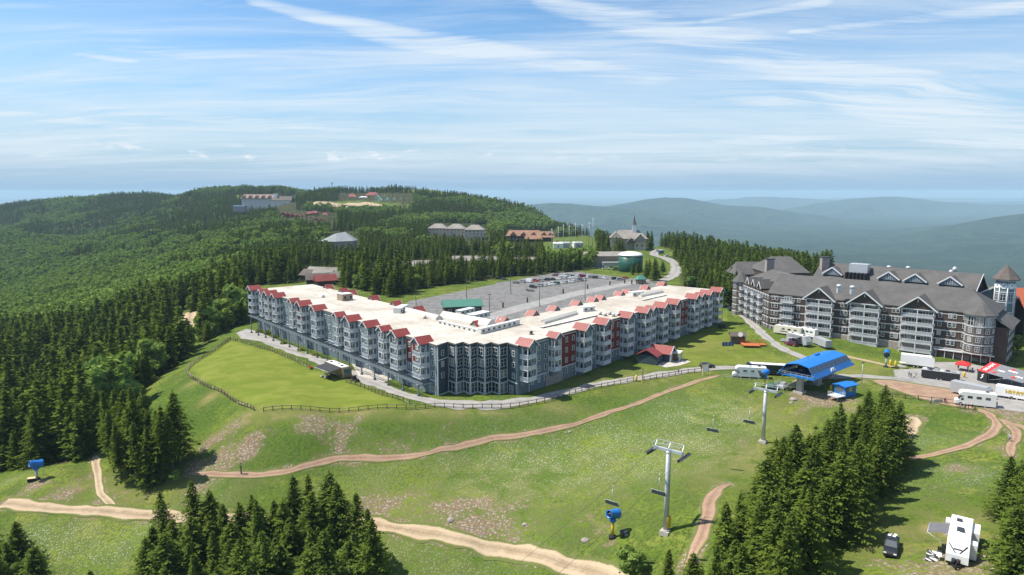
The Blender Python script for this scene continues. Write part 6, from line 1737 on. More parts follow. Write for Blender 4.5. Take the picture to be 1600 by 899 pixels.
# ------------------------------------------------------------------ vehicles
def wheels(o, xs, y, r_=.36, w_=.24, z=None):
    z = r_ if z is None else z
    for x in xs:
        for sy in (-1, 1):
            k = MB(); k.bar((x, sy * y - .5 * w_ * sy, z), (x, sy * y + .5 * w_ * sy, z), r_, 14); wh = k.build('wheel', black, o)
            k = MB(); k.bar((x, sy * (y + .5 * w_), z), (x, sy * (y + .5 * w_ + .02), z), r_ * .58, 10); k.build('rim', steel, wh)
def car(kind, col, loc, rz, label, group, parts=True):
    o = thing({'pickup': 'pickup_truck', 'suv': 'parked_car', 'sedan': 'parked_car', 'van': 'parked_van', 'jeep': 'jeep'}[kind], label, {'pickup': 'pickup truck', 'van': 'van', 'jeep': 'off-road car'}.get(kind, 'car'), loc, rz, group)
    pm = PAINT[col]
    if kind == 'sedan':
        body = [(-2.3, .35), (-2.35, .75), (-2.2, .95), (-1.5, 1.0), (1.0, .98), (2.1, .82), (2.32, .6), (2.3, .32)]; cab = [(-1.75, .98), (-1.15, 1.40), (.15, 1.43), (1.05, .98)]; top = [(-1.15, 1.40), (.15, 1.43), (.12, 1.47), (-1.12, 1.45)]; ws = (-1.45, 1.45)
    elif kind == 'suv':
        body = [(-2.3, .4), (-2.38, .9), (-2.3, 1.12), (1.05, 1.12), (2.15, .98), (2.35, .7), (2.3, .38)]; cab = [(-2.25, 1.12), (-2.0, 1.68), (.35, 1.70), (1.15, 1.12)]; top = [(-2.02, 1.68), (.35, 1.70), (.30, 1.77), (-1.95, 1.76)]; ws = (-1.45, 1.45)
    elif kind == 'van':
        body = [(-2.9, .4), (-2.95, 2.2), (1.3, 2.25), (1.9, 1.5), (2.7, 1.15), (2.9, .7), (2.85, .38)]; cab = [(1.32, 2.20), (1.88, 1.52), (1.98, 1.50), (1.45, 2.22)]; top = None; ws = (-1.8, 1.9)
    else:
        body = [(-2.85, .5), (-2.88, 1.15), (.9, 1.18), (2.5, 1.1), (2.85, .8), (2.82, .45)]; cab = [(-1.2, 1.17), (-1.05, 1.78), (.3, 1.80), (1.15, 1.17)]; top = [(-1.05, 1.78), (.3, 1.80), (.26, 1.87), (-1.0, 1.86)]; ws = (-1.75, 1.85)
    k = MB(); k.side(body, .92)
    if top: k.side(top, .68)
    if kind == 'suv' or kind == 'sedan' or kind == 'pickup':
        for x0, z0_, x1, z1_ in [(cab[0][0], cab[0][1], cab[1][0], cab[1][1]), (cab[3][0], cab[3][1], cab[2][0], cab[2][1])]:
            for sy in (-1, 1): k.beam((x0, sy * .84, z0_), (x1, sy * .70, z1_), .09, .09)
    if kind == 'pickup':
        pass
    k.build('body', pm, o)
    k = MB(); n = len(cab); 
    P = [(x, -(.84 if z < 1.2 else .69), z) for x, z in cab] + [(x, (.84 if z < 1.2 else .69), z) for x, z in cab]
    if kind == 'van': P = [(x, -.80, z) for x, z in cab] + [(x, .80, z) for x, z in cab]
    k.poly(P, [tuple(range(n)), tuple(range(2 * n - 1, n - 1, -1))] + [(i, n + i, n + (i + 1) % n, (i + 1) % n) for i in range(n)]); k.build('windows', glass, o)
    if kind == 'pickup':
        k = MB(); k.box((-2.0, 0, 1.19), (1.55, 1.5, .06)); k.build('bed_liner', black, o)
    wheels(o, ws, .80, .35 if kind != 'pickup' else .40, .22)
    if parts:
        for sy in (-1, 1):
            k = MB(); k.box((body[-2][0] - .02, sy * .66, body[-2][1] + .06), (.12, .38, .16)); k.build('headlight', lettering, o)
    return o
def rv_label(o): return o
def trailer_box(name, label, cat, p, rz, L_, w_, h_, bm_, rm_, z0=.75, door=None, stripes=None, cap=0.8, extra=None):
    o = thing(name, label, cat, p, rz)
    k = MB(); k.side([(-L_ / 2, z0), (-L_ / 2, z0 + h_), (L_ / 2 - cap, z0 + h_), (L_ / 2, z0 + h_ - cap), (L_ / 2, z0)], w_ / 2); k.build('body', bm_, o)
    k = MB(); k.box((-cap / 2, 0, z0 + h_ + .04), (L_ - cap, w_ - .1, .08))
    o2 = k.build('roof', rm_, o)
    wheels(o, (-.9, .2), w_ / 2 - .15, .38, .24)
    k = MB(); k.beam((L_ / 2, -.6, .6), (L_ / 2 + 1.3, 0, .6), .1, .12); k.beam((L_ / 2, .6, .6), (L_ / 2 + 1.3, 0, .6), .1, .12); k.build('hitch', dsteel, o)
    return o
def camper(name, label, cat, p, rz, L_, w_, h_, bm_, front='flat', awning=None, windscreen=True, vents=3, z0=.5, stripe=None, wins=3):
    """motorhome; +X is forward"""
    o = thing(name, label, cat, p, rz)
    k = MB(); hb_ = h_ + z0
    if front == 'flat':     # bus front
        prof = [(-L_ / 2, z0), (-L_ / 2, hb_ - .1), (-L_ / 2 + .1, hb_), (L_ / 2 - .5, hb_), (L_ / 2 - .15, hb_ - .5), (L_ / 2, z0 + .9), (L_ / 2, z0)]
    elif front == 'cabover':  # bed over a van cab
        prof = [(-L_ / 2, z0), (-L_ / 2, hb_), (L_ / 2 - 1.7, hb_), (L_ / 2 - 1.0, hb_ - .35), (L_ / 2 - .9, hb_ - .95), (L_ / 2 - 1.95, hb_ - 1.05), (L_ / 2 - 1.95, z0)]
    else: prof = [(-L_ / 2, z0), (-L_ / 2, hb_), (L_ / 2 - 1.0, hb_), (L_ / 2, hb_ - 1.7), (L_ / 2 + .05, z0 + .2), (L_ / 2 - .2, z0)]
    k.side(prof, w_ / 2); k.build('body', bm_, o)
    if front == 'cabover':
        k = MB(); k.side([(L_ / 2 - 2.0, z0 - .1), (L_ / 2 - 2.0, hb_ - 1.1), (L_ / 2 - 1.6, hb_ - 1.15), (L_ / 2 - .9, z0 + 1.0), (L_ / 2 - .1, z0 + .75), (L_ / 2, z0 - .05)], w_ / 2 - .15); k.build('cab', bm_, o)
        k = MB(); k.side([(L_ / 2 - 1.56, hb_ - 1.22), (L_ / 2 - .86, z0 + 1.02), (L_ / 2 - .80, z0 + 1.04), (L_ / 2 - 1.48, hb_ - 1.18)], w_ / 2 - .28)
        for sy in (-1, 1): k.box((L_ / 2 - 1.62, sy * (w_ / 2 - .14), z0 + 1.25), (.6, .04, .5))
        k.build('windscreen', glass, o)
    elif front == 'flat' and windscreen:
        k = MB(); k.side([(L_ / 2 - .17, hb_ - .52), (L_ / 2 - .02, z0 + 1.15), (L_ / 2 + .03, z0 + 1.15), (L_ / 2 - .10, hb_ - .50)], w_ / 2 - .12); k.build('windscreen', glass_t, o)
    k = MB(); k.box((-.5, 0, hb_ + .03), (L_ - 1.9, w_ - .12, .06)); k.build('roof', rv_w, o)
    for i in range(vents):
        k = MB(); k.box((-L_ * .3 + i * L_ * .28, (.35 if i % 2 else -.3), hb_ + .18), (.75, .7, .24)); k.build('roof_vent', rv_g if i % 2 else dsteel, o)
    for sy in (-1, 1):
        for i in range(wins):
            k = MB(); k.box((-L_ * .30 + i * L_ * .22, sy * (w_ / 2 + .01), z0 + h_ * .62), (1.1, .05, .6)); k.build('window', glass, o)
        if stripe:
            k = MB(); k.side([(-L_ / 2 + .2, z0 + .5), (-L_ / 2 + .2, z0 + .8), (L_ * .2, z0 + 1.1), (L_ / 2 - 2.2, z0 + .7), (L_ * .15, z0 + .75)], .02, M=Matrix.Translation((0, sy * (w_ / 2 + .015), 0))); k.build('stripe', stripe, o)
    wheels(o, (-L_ * .24, L_ / 2 - 1.3), w_ / 2 - .16, .45, .28)
    if awning:
        side_, m_, l_, d_ = awning
        k = MB(); y0 = side_ * w_ / 2; k.slab([(-l_ / 2, y0, hb_ - .15), (l_ / 2, y0, hb_ - .15), (l_ / 2, y0 + side_ * d_, hb_ - .75), (-l_ / 2, y0 + side_ * d_, hb_ - .75)], .05); aw = k.build('awning', m_, o)
        k = MB()
        for x in (-l_ / 2, l_ / 2): k.bar((x, y0 + side_ * .05, z0 + .8), (x, y0 + side_ * d_, hb_ - .8), .035, 5)
        k.bar((-l_ / 2, y0 + side_ * d_, hb_ - .78), (l_ / 2, y0 + side_ * d_, hb_ - .78), .06, 6); k.build('awning_arm', steel, aw)
    return o
def Gh(px, py, h_):
    """ground point below something seen at a pixel h_ metres up"""
    p = G(px, py); 
    for _ in range(12):
        q = U(px, py, p.z + h_); p = Vector((q.x, q.y, hz(q.x, q.y)))
    return p
def ang_px(a, b_, h_=0):
    A_, B_ = Gh(a[0], a[1], h_), Gh(b_[0], b_[1], h_); return math.atan2(B_.y - A_.y, B_.x - A_.x)
# camper trailer on the grass, nose to the camera
a_ = ang_px((1506, 803), (1497, 857), 3.6)
p = Gh(1501, 828, 3.6)
o = camper('camper_trailer', 'large white camper trailer with grey awning out on the mown grass', 'camper trailer', p, a_, 10.2, 2.75, 3.0, rv_w, 'slant', (-1, awn_g, 3.6, 2.6), False, 1, .6, dsteel, 2)
for x, y, l_, nm in ((-2.9, 1.85, 3.6, 'slide_out'), (2.4, 1.75, 1.5, 'slide_out')):
    k = MB(); k.box((x, y, 2.0), (l_, .95, 2.2)); k.build(nm, rv_w, o)
k = MB(); k.box((-3.9, -1.7, 2.0), (1.6, .7, 2.2)); k.build('slide_out', rv_w, o)
k = MB(); k.box((.3, 0, 3.75), (1.2, .9, .3)); k.box((.8, .25, 3.78), (.5, .5, .34)); k.build('air_conditioner', dsteel, o)
k = MB()
for sy in (-1, 1):
    k.beam((4.45, sy * 1.1, 3.2), (5.0, sy * .25, 2.15), .06, .12)
k.beam((4.72, -.5, 2.62), (4.72, .5, 2.62), .1, .14); k.build('front_stripe', dsteel, o)
k = MB(); k.beam((5.0, -.8, .7), (6.6, 0, .7), .15, .2); k.beam((5.0, .8, .7), (6.6, 0, .7), .15, .2); k.bar((5.6, .2, .7), (5.6, .2, 1.5), .28, 10); k.bar((5.6, -.35, .7), (5.6, -.35, 1.5), .28, 10); k.bar((6.5, 0, 0), (6.5, 0, 1.3), .08, 8); k.build('hitch', black, o)
mp = o.matrix_basis @ Vector((2.6, -2.7, 0))
m_ = thing('patio_mat', 'black and white patterned mat beside the camper trailer door', 'mat', (mp.x, mp.y, hz(mp.x, mp.y) + .06), a_)
def swirl(t, c, co, b):
    n = t.noise(co, .5, 2, .5, 2.0); return t.mix(t.ramp(n, .48, .52), (0.03, 0.03, .035), (.62, .62, .60))
k = MB(); k.box((0, 0, .02), (3.6, 2.3, .04)); k.build('mat_sheet', mat('patterned_mat', (.5, .5, .5), .9, fn=swirl), m_)
for i, (dx_, dy_, lb) in enumerate(((3.3, -2.2, 'white camp table beside the trailer hitch'), (1.4, -2.3, 'dark folding chair on the patterned mat'))):
    q = o.matrix_basis @ Vector((dx_, dy_, 0)); t_ = thing('camp_table' if i == 0 else 'folding_chair', lb, 'table' if i == 0 else 'chair', (q.x, q.y, hz(q.x, q.y) + .08), a_)
    k = MB(); k.box((0, 0, .7 if i == 0 else .42), (1.3, .6, .05) if i == 0 else (.5, .5, .05)); k.build('top' if i == 0 else 'seat', lettering if i == 0 else awn, t_)
    k = MB()
    for x in (-.22, .22):
        for y in (-.22, .22): k.box((x * (2.4 if i == 0 else 1), y, .34 if i == 0 else .2), (.05, .05, .68 if i == 0 else .4))
    k.build('leg', dsteel, t_)
    if i: k = MB(); k.box((-.25, 0, .72), (.05, .5, .6)); k.build('backrest', awn, t_)
# dark pickup beside it
a_ = ang_px((1396, 838), (1391, 864), 1.2)
p = Gh(1393, 851, 1.0)
o = car('pickup', 'black', p, a_, 'dark grey pickup parked on the grass beside the camper trailer', None)
for i, (x, y, c_) in enumerate(((-2.4, .35, 'blue'), (-2.2, -.3, 'white'), (-1.75, .2, 'blue'), (-1.8, -.45, 'blue'))):
    q = o.matrix_basis @ Vector((x, y, 1.25)); b_ = thing('cool_box', ['blue cool box in the pickup bed by the tailgate corner', 'white cool box in the pickup bed at the tailgate', 'blue bag in the middle of the pickup bed', 'blue bag in the pickup bed behind the cab'][i], 'cool box', (q.x, q.y, q.z - .02), a_)
    k = MB(); k.box((0, 0, .17), (.5, .38, .34)); k.build('box_body', bluep if c_ == 'blue' else lettering, b_); k = MB(); k.box((0, 0, .37), (.53, .41, .06)); k.build('lid', lettering if c_ == 'blue' else rv_g, b_)
# class A motorhome with the big dark awning by the lawn
a_ = ang_px((508, 562), (547, 574), 3.4)
p = Gh(528, 570, 3.5)
camper('motorhome', 'bronze motorhome with white roof and wide dark awning over the lawn fence', 'motorhome', p, a_, 12.5, 2.8, 3.2, rv_b, 'flat', (-1, awn, 9.5, 4.4), True, 3, .5)
# white class C on the road by the snow gun
a_ = ang_px((1195, 582), (1150, 580), .8)
p = G(1170, 590); camper('motorhome', 'white cab-over motorhome parked beside the trail start and snow gun', 'motorhome', p, a_, 9.8, 2.7, 3.0, rv_w, 'cabover', None, True, 2, .5)
# white class C by the fence on the far side
a_ = ang_px((1546, 632), (1500, 628), .8)
p = G(1522, 634); camper('motorhome', 'white cab-over motorhome parked behind the fence by the reddish trail', 'motorhome', p, a_, 9.0, 2.8, 3.3, rv_w, 'cabover', None, True, 1, .5)
# big bus behind the motorhome with the long white roof patches
a_ = ang_px((1256, 574), (1162, 569), 3.0)
p = Gh(1204, 570, 3.2); o = camper('race_bus', 'long black team bus with white roof hatches behind the white motorhome', 'bus', p, a_, 14.5, 2.6, 2.9, PAINT['black'], 'flat', None, True, 0, .5)
for i in range(5):
    k = MB(); k.box((-5.5 + i * 2.7, -.2, 3.50), (1.5, 1.5, .1)); k.build('roof_hatch', rv_w, o)
# the camp on the lawn of the brown hotel
a_ = ang_px((1262, 513), (1214, 506), 3.2)
p = Gh(1232, 510, 3.4); camper('motorhome', 'cream motorhome with white roof parked end-on below the brown hotel', 'motorhome', p, a_, 10.5, 2.6, 3.0, rv_c, 'flat', None, True, 3, .5, rv_b)
a_ = ang_px((1232, 519), (1264, 530), 3.2)
p = Gh(1249, 524, 3.3); camper('camper_trailer', 'black and grey toy hauler with white striped roof beside the cream motorhome', 'camper trailer', p, a_, 10.0, 2.6, 3.0, rv_g, 'slant', (-1, awn_g, 5.0, 2.4), False, 3, .6, PAINT['black'])
a_ = ang_px((1262, 514), (1244, 510), 3.2)
p = Gh(1262, 514, 3.2); camper('camper_trailer', 'white camper trailer squeezed behind the black and grey toy hauler', 'camper trailer', p, a_, 7.5, 2.5, 2.9, rv_w, 'slant', None, False, 2, .6)
a_ = ang_px((1276, 528), (1296, 538), 2.4)
p = Gh(1285, 531, 2.5); trailer_box('cargo_trailer', 'long grey cargo trailer with dark end on the lawn below the brown hotel', 'cargo trailer', p, a_ + math.pi, 8.5, 2.5, 2.3, rv_g, rv_g, .6, cap=.5)
p = G(1236, 540); car('suv', 'maroon', p, R(130), 'maroon car tucked between the camper awning and the lodge path', None)
p = G(1230, 535); car('suv', 'silver', p, R(130), 'silver car tucked beside the maroon car by the camper awning', None)
# event area: box truck, black trailer, lettered trailer, silver trailer
a_ = ang_px((1412, 557), (1454, 563), 3.0)
p = Gh(1434, 560, 3.0); trailer_box('box_trailer', 'tall white box trailer parked against the stone wall of the brown hotel', 'box trailer', p, a_, 9.6, 2.6, 3.1, rv_w, rv_w, .9, cap=.9)
a_ = ang_px((1448, 577), (1492, 583), 2.0)
p = Gh(1470, 582, 2.3); o = trailer_box('black_trailer', 'low black trailer with gear on its roof beside the yellow posts', 'trailer', p, a_, 10.0, 2.5, 2.2, PAINT['black'], rv_g, .5, cap=.1)
for i in range(6):
    k = MB(); k.box((-4.2 + i * 1.5, .3 * (-1) ** i, 2.95), (1.1, .9, .3 + .1 * (i % 3))); k.build('roof_gear', [rv_w, dsteel, rv_g][i % 3], o)
a_ = ang_px((1494, 596), (1548, 606), 3.2)
p = Gh(1518, 602, 3.2); trailer_box('silver_trailer', 'silver grey enclosed trailer behind the white motorhome at the fence', 'trailer', p, a_, 9.5, 2.6, 2.9, rv_g, rv_g, .6, cap=.6)
a_ = ang_px((1564, 606), (1612, 612), 2.8)
p = Gh(1590, 608, 2.9); o = trailer_box('event_trailer', 'white event trailer with yellow graffiti lettering at the picture edge', 'trailer', p, a_, 9.5, 2.6, 2.6, rv_w, rv_w, .6, cap=.5)
def text(s_, size, m_, parent, loc, rot, name='lettering', ext=.015, shear=0.0):
    c_ = bpy.data.curves.new(name, 'FONT'); c_.body = s_; c_.size = size; c_.extrude = ext; c_.align_x = 'CENTER'; c_.align_y = 'CENTER'; c_.shear = shear; c_.offset = .02 * size
    q = bpy.data.objects.new(name, c_); COL.objects.link(q); q.parent = parent; q.location = loc; q.rotation_euler = rot; c_.materials.append(m_); return q
# the lettering is unreadable graffiti: chunky yellow strokes
k = MB(); random.seed(3)
for i in range(9):
    x = -2.3 + i * .58
    k.beam((x, -1.36, 1.6), (x + random.uniform(-.2, .3), -1.36, 2.6), .06, .22); k.beam((x, -1.365, 1.6 + random.uniform(0, 1)), (x + .5, -1.365, 1.6 + random.uniform(0, 1)), .05, .2)
k.build('graffiti_lettering', yellow, o)
k = MB(); k.box((4.0, -1.36, 2.0), (.7, .06, .7)); k.build('blue_emblem', bluep, o)
# red and grey race tent
a_ = ang_px((1535, 590), (1562, 597), 3.0)
pt = Gh(1573, 585, 3.2)
TA = a_ + R(4)
tent = thing('race_tent', 'big grey race tent with red banner roof end and black walls', 'tent', (pt.x, pt.y, pt.z), TA); tent.scale = (1.22, 1.22, 1.12)
k = MB(); k.slab([(-1.9, -3.8, 2.9), (7.4, -3.8, 2.9), (7.4, 0.2, 5.0), (-1.9, 0.2, 5.0)], .08); k.slab([(-1.9, .2, 5.0), (7.4, .2, 5.0), (7.4, 4.4, 3.0), (-1.9, 4.4, 3.0)], .08); k.build('grey_roof', tentgrey, tent)
k = MB(); k.slab([(-4.6, -3.8, 2.92), (-1.92, -3.8, 2.92), (-1.92, .2, 5.02), (-4.6, .2, 5.02)], .08); k.slab([(-4.6, .2, 5.02), (-1.92, .2, 5.02), (-1.92, 4.4, 3.02), (-4.6, 4.4, 3.02)], .08); rd = k.build('red_roof_end', tentred, tent)
pitch = math.atan2(2.1, 4.0)
q = text('SRAM', 1.35, lettering, rd, (-3.2, -1.75, 4.08), (0, 0, 0), 'white_lettering'); 
q0 = q
mrot = Matrix.Rotation(pitch, 4, 'X') @ Matrix.Rotation(R(90), 4, 'Z'); q.rotation_euler = mrot.to_euler(); q.location = (-3.25, -1.8, 2.92 + (2.0 / 4.0) * 2.1 + .06)
bpy.context.view_layer.update()
me_ = bpy.data.meshes.new_from_object(q); q2 = bpy.data.objects.new('white_lettering', me_); COL.objects.link(q2); q2.parent = rd; q2.location = q.location; q2.rotation_euler = q.rotation_euler; bpy.data.objects.remove(q); q2.name = 'white_lettering'
k = MB()
for x, y, l_ in ((.2, -2.0, 1.8), (2.6, -1.2, 2.4), (5.2, -2.4, 1.8)):
    z0_ = 2.92 + (y + 3.8) / 4.0 * 2.1 + .05; k.box((x, y, z0_), (l_, .35, .04), tilt=Matrix.Rotation(pitch, 3, 'X'))
k.build('white_print_on_roof', lettering, tent)
k = MB()
for x, y in ((-.8, -3.0), (2.0, -.6), (4.2, -3.0)):
    z0_ = 2.92 + (y + 3.8) / 4.0 * 2.1 + .05; k.box((x, y, z0_), (.9, .6, .04), tilt=Matrix.Rotation(pitch, 3, 'X'))
k.build('red_print_on_roof', tentred, tent)
k = MB(); k.box((-4.55, .3, 1.45), (.08, 8.0, 2.9)); k.box((-3.2, -3.76, 1.45), (2.7, .08, 2.9)); k.poly([(-4.5, -3.7, 2.9), (-4.5, 4.3, 2.9), (-4.5, .2, 4.9), (-4.6, -3.7, 2.9), (-4.6, 4.3, 2.9), (-4.6, .2, 4.9)], [(0, 1, 2), (5, 4, 3), (0, 3, 4, 1), (1, 4, 5, 2), (2, 5, 3, 0)]); wl = k.build('black_wall', tentblk, tent)
k = MB()      # the jagged S mark
zs = [(.45, 2.3), (-.15, 1.9), (.25, 1.65), (-.35, 1.0)]
for (a1, z1_), (a2, z2_) in zip(zs[:-1], zs[1:]): k.beam((-3.2 + a1, -3.84, z1_), (-3.2 + a2, -3.84, z2_), .04, .24)
k.build('white_emblem', lettering, wl)
k = MB()
for x in (-1.6, 1.5, 4.5, 7.3):
    for y in (-3.6, 4.2): k.bar((x, y, -.3), (x, y, 3.0), .06, 6)
k.build('tent_pole', dsteel, tent)
# red market umbrella tent by the shops
p = Gh(1505, 567, 2.6); o = thing('canopy_tent', 'small red pop-up canopy in front of the red shopfront', 'canopy tent', p, FF.ang)
k = MB(); c4 = [(-2.0, -1.9, 2.3), (2.0, -1.9, 2.3), (2.0, 1.9, 2.3), (-2.0, 1.9, 2.3), (0, 0, 3.3)]; k.poly(c4 + [(x, y, z - .35) for x, y, z in c4[:4]], [(0, 1, 4), (1, 2, 4), (2, 3, 4), (3, 0, 4), (0, 5, 6, 1), (1, 6, 7, 2), (2, 7, 8, 3), (3, 8, 5, 0)]); k.build('canopy', tentred, o)
k = MB()
for x in (-1.9, 1.9):
    for y in (-1.8, 1.8): k.bar((x, y, -.2), (x, y, 2.3), .04, 6)
k.build('canopy_leg', steel, o)
for i, (px, py, lb) in enumerate(((1496, 590, 'yellow padded post by the black trailer end'), (1506, 590, 'second yellow padded post by the red canopy'), (1391, 571, 'yellow padded valve post beside the grey poled snow gun'), (1399, 573, 'yellow padded valve post beside the cream cart on the lawn'), (994, 596, 'yellow padded post by the fence before the pavilion'), (1298, 612, 'yellow padded post at the landing of the blue hut'))):
    p = G(px, py); o = thing('padded_post', lb, 'padded post', p, 0, 'yellow padded posts'); k = MB(); k.lathe([(.28, 0), (.34, .1), (.34, 1.7), (.2, 1.8)], n=10); k.build('pad', yellow, o); k = MB(); k.bar((0, 0, -.3), (0, 0, 2.0), .08, 6); k.build('post', steel, o)
p = G(1409, 575); o = thing('golf_cart', 'small cream cart with pale roof beside the white box trailer', 'cart', p, FF.ang + .2)
k = MB(); k.box((0, 0, .55), (2.4, 1.2, .55)); k.build('body', rv_c, o); k = MB(); k.box((0, 0, 1.85), (2.0, 1.25, .1)); k.build('roof', rv_c, o); k = MB()
for x in (-.9, .9):
    for y in (-.55, .55): k.bar((x, y, .8), (x, y, 1.85), .04, 5)
k.build('roof_post', dsteel, o); wheels(o, (-.8, .8), .55, .25, .2)
# jeep on the road, utility buggy by the motorhome, quad trailer
p = G(1105, 575); o = car('suv', 'black', p, R(10), 'black off-road car on the road beside the trail map board', None)
def buggy(p, rz, label, m_, nm='utility_buggy'):
    o = thing(nm, label, 'buggy', p, rz)
    k = MB(); k.side([(-1.4, .45), (-1.4, .95), (-.2, 1.0), (.2, .75), (.7, .95), (1.4, .8), (1.45, .45)], .65); k.build('body', m_, o)
    k = MB()
    for sy in (-.6, .6): k.bar((-.7, sy, .95), (-.55, sy, 1.75), .04, 5); k.bar((-.55, sy, 1.75), (.35, sy, 1.75), .04, 5); k.bar((.35, sy, 1.75), (.8, sy, .95), .04, 5)
    k.box((-.1, 0, 1.78), (1.0, 1.2, .05)); k.build('roll_cage', dsteel, o)
    k = MB(); k.box((-.3, 0, 1.05), (.5, 1.1, .15)); k.box((-.55, 0, 1.3), (.12, 1.1, .5)); k.build('seat', black, o); wheels(o, (-.95, .95), .68, .36, .26); return o
buggy(G(555, 596), LF.ang, 'black utility buggy parked at the nose of the bronze motorhome', PAINT['black'])
buggy(G(1580, 623), 1.2, 'dark buggy parked beside the yellow lettered trailer', PAINT['grey'])
p = G(486, 577); o = thing('cargo_cart', 'small red cart standing at the fence by the awning', 'cart', p, LF.ang); k = MB(); k.box((0, 0, .6), (1.3, .8, .35)); k.build('tray', PAINT['red'], o); wheels(o, (0,), .45, .25, .12)
p = G(530, 553); o = car('van', 'silver', p, LF.ang + math.pi / 2, 'silver van tucked under the pergola behind the bronze motorhome', None)
for i, (px, py, lb) in enumerate(((502, 590, 'white folding chair'), (508, 592, 'second white folding chair'), (515, 594, 'dark folding chair'))):
    p = G(px, py); o = thing('folding_chair', lb + ' in the shade of the dark awning', 'chair', p, LF.ang + i, 'chairs under the awning')
    m_ = lettering if i < 2 else awn
    k = MB(); k.box((0, 0, .45), (.55, .5, .06)); k.build('seat', m_, o); k = MB(); k.box((0, .25, .8), (.55, .06, .65)); k.build('backrest', m_, o); k = MB()
    for x in (-.22, .22):
        for y in (-.2, .2): k.box((x, y, .2), (.04, .04, .45))
    k.build('leg', dsteel, o)
p = G(510, 588); o = thing('folding_table', 'dark folding table in the shade of the dark awning', 'table', p, LF.ang); k = MB(); k.box((0, 0, .72), (2.0, .75, .05)); k.build('top', PAINT['blue'], o); k = MB()
for x in (-.85, .85):
    for y in (-.3, .3): k.box((x, y, .35), (.05, .05, .7))
k.build('leg', dsteel, o)
# cabin with its orange deck, game board frames
a_ = RF.ang - R(30)
p = G(1152, 536); o = thing('snack_cabin', 'dark brown snack cabin with round sign on the lawn', 'cabin', p, R(-8))
k = MB(); k.box((0, 0, 1.6), (5.2, 3.4, 3.2)); k.build('wall', wood, o)
k = MB(); k.slab([(-3.0, -2.3, 2.9), (3.0, -2.3, 2.9), (3.0, 0, 4.3), (-3.0, 0, 4.3)], .14); k.slab([(-3.0, 2.3, 2.9), (3.0, 2.3, 2.9), (3.0, 0, 4.3), (-3.0, 0, 4.3)], .14); k.build('roof', shing_b, o)
k = MB(); k.box((-1.2, -1.73, 1.9), (1.0, .06, 1.1)); k.box((.9, -1.73, 1.9), (2.2, .06, 1.0)); k.build('window', glass, o)
k = MB(); k.lathe([(.9, 0), (.9, .12)], c=(.6, -2.2, 3.7), n=18, axis=(0, -1, .35)); k.build('round_sign', offwhite, o)
p = G(1177, 540); o = thing('wooden_deck', 'bright orange timber deck with railings beside the snack cabin', 'deck', p, R(-8))
k = MB(); k.box((0, 0, .55), (8.6, 3.2, .2)); k.box((-1.2, -2.6, .55), (6.0, 2.0, .2)); k.build('floor', deckw, o)
k = MB()
for x in np.linspace(-4.2, 4.2, 15): k.box((x, 1.55, 1.1), (.09, .09, 1.0)); 
for x in np.linspace(-4.1, 4.2, 15): k.box((x, -3.5 if x < 1.7 else -1.55, 1.1), (.09, .09, 1.0))
k.box((0, 1.55, 1.6), (8.5, .1, .08)); k.box((-1.2, -3.5, 1.6), (5.9, .1, .08)); k.box((3.0, -1.55, 1.6), (2.5, .1, .08)); k.box((4.2, 0, 1.6), (.1, 3.1, .08)); k.build('railing', deckw, o)
k = MB()
for x in (-4, -1, 1.5, 4):
    for y in (-1.5, 1.5): k.box((x, y, .1), (.2, .2, .9))
k.build('deck_post', wood, o)
p = G(1137, 548); o = thing('notice_board', 'dark blue twin panel board on yellow legs before the deck', 'notice board', p, R(6))
for x in (-1.15, 1.15):
    k = MB(); k.box((x, 0, 2.4), (2.1, .12, 1.5)); b_ = k.build('panel', PAINT['blue'], o)
    k = MB(); k.lathe([(.38, 0), (.38, .03)], c=(x, -.07, 2.4), n=16, axis=(0, -1, 0)); k.build('panel_emblem', mat('pale_blue_print', (.12, .22, .5), .5), b_)
for x in (-2.1, 0, 2.1):
    k = MB(); k.box((x, 0, .9), (.18, .18, 2.3)); k.build('leg', yellow, o)
p = G(1128, 513); o = thing('utility_box', 'small dark green utility box standing alone on the lawn', 'utility box', p, .3); k = MB(); k.box((0, 0, .9), (2.4, 1.6, 1.8)); k.build('casing', mat('dark_green', (.035, .05, .04), .6), o); k = MB(); k.box((0, 0, 1.84), (2.5, 1.7, .1)); k.build('lid', dsteel, o)
for i, (px, py) in enumerate(((1141, 486), (1150, 487), (1157, 488))):
    p = G(px, py); o = thing('waste_bin', ['green waste container nearer the hotel end on the pad between the hotels', 'middle one of three green waste containers on the pad between the hotels', 'green waste container nearer the lodge path on the pad'][i], 'waste container', p, .3 + .2 * i, 'green waste containers')
    k = MB(); k.box((0, 0, .8), (1.9, 1.6, 1.5)); k.build('bin_body', greenm, o); k = MB(); k.box((0, 0, 1.6), (2.0, 1.7, .12)); k.build('lid', dsteel, o)
p = G(1102, 586); o = thing('map_board', 'white trail map board on sloping wooden legs at the trail start', 'map board', p, R(8))
k = MB(); k.box((0, 0, 2.0), (1.7, .12, 1.9)); k.build('board', lettering, o); k = MB()
for x in (-.95, .95): k.beam((x, 0, -.1), (x, 0, 3.1), .16, .16); k.beam((x * 1.3, -1.0, -.1), (x, 0, 2.0), .12, .12)
k.box((0, 0, 3.1), (2.2, .2, .18)); k.build('wooden_frame', ply, o)
p = G(1004, 598); o = thing('trail_post', 'tall yellow footed wooden post at the fence near the pavilion', 'post', p); k = MB(); k.box((0, 0, 2.1), (.22, .22, 4.6)); k.build('pole', wood, o); k = MB(); k.box((0, -.14, 3.6), (.4, .06, .5)); k.build('sign_plate', white, o); k = MB(); k.box((0, 0, .6), (.3, .3, 1.3)); k.build('pad', yellow, o)
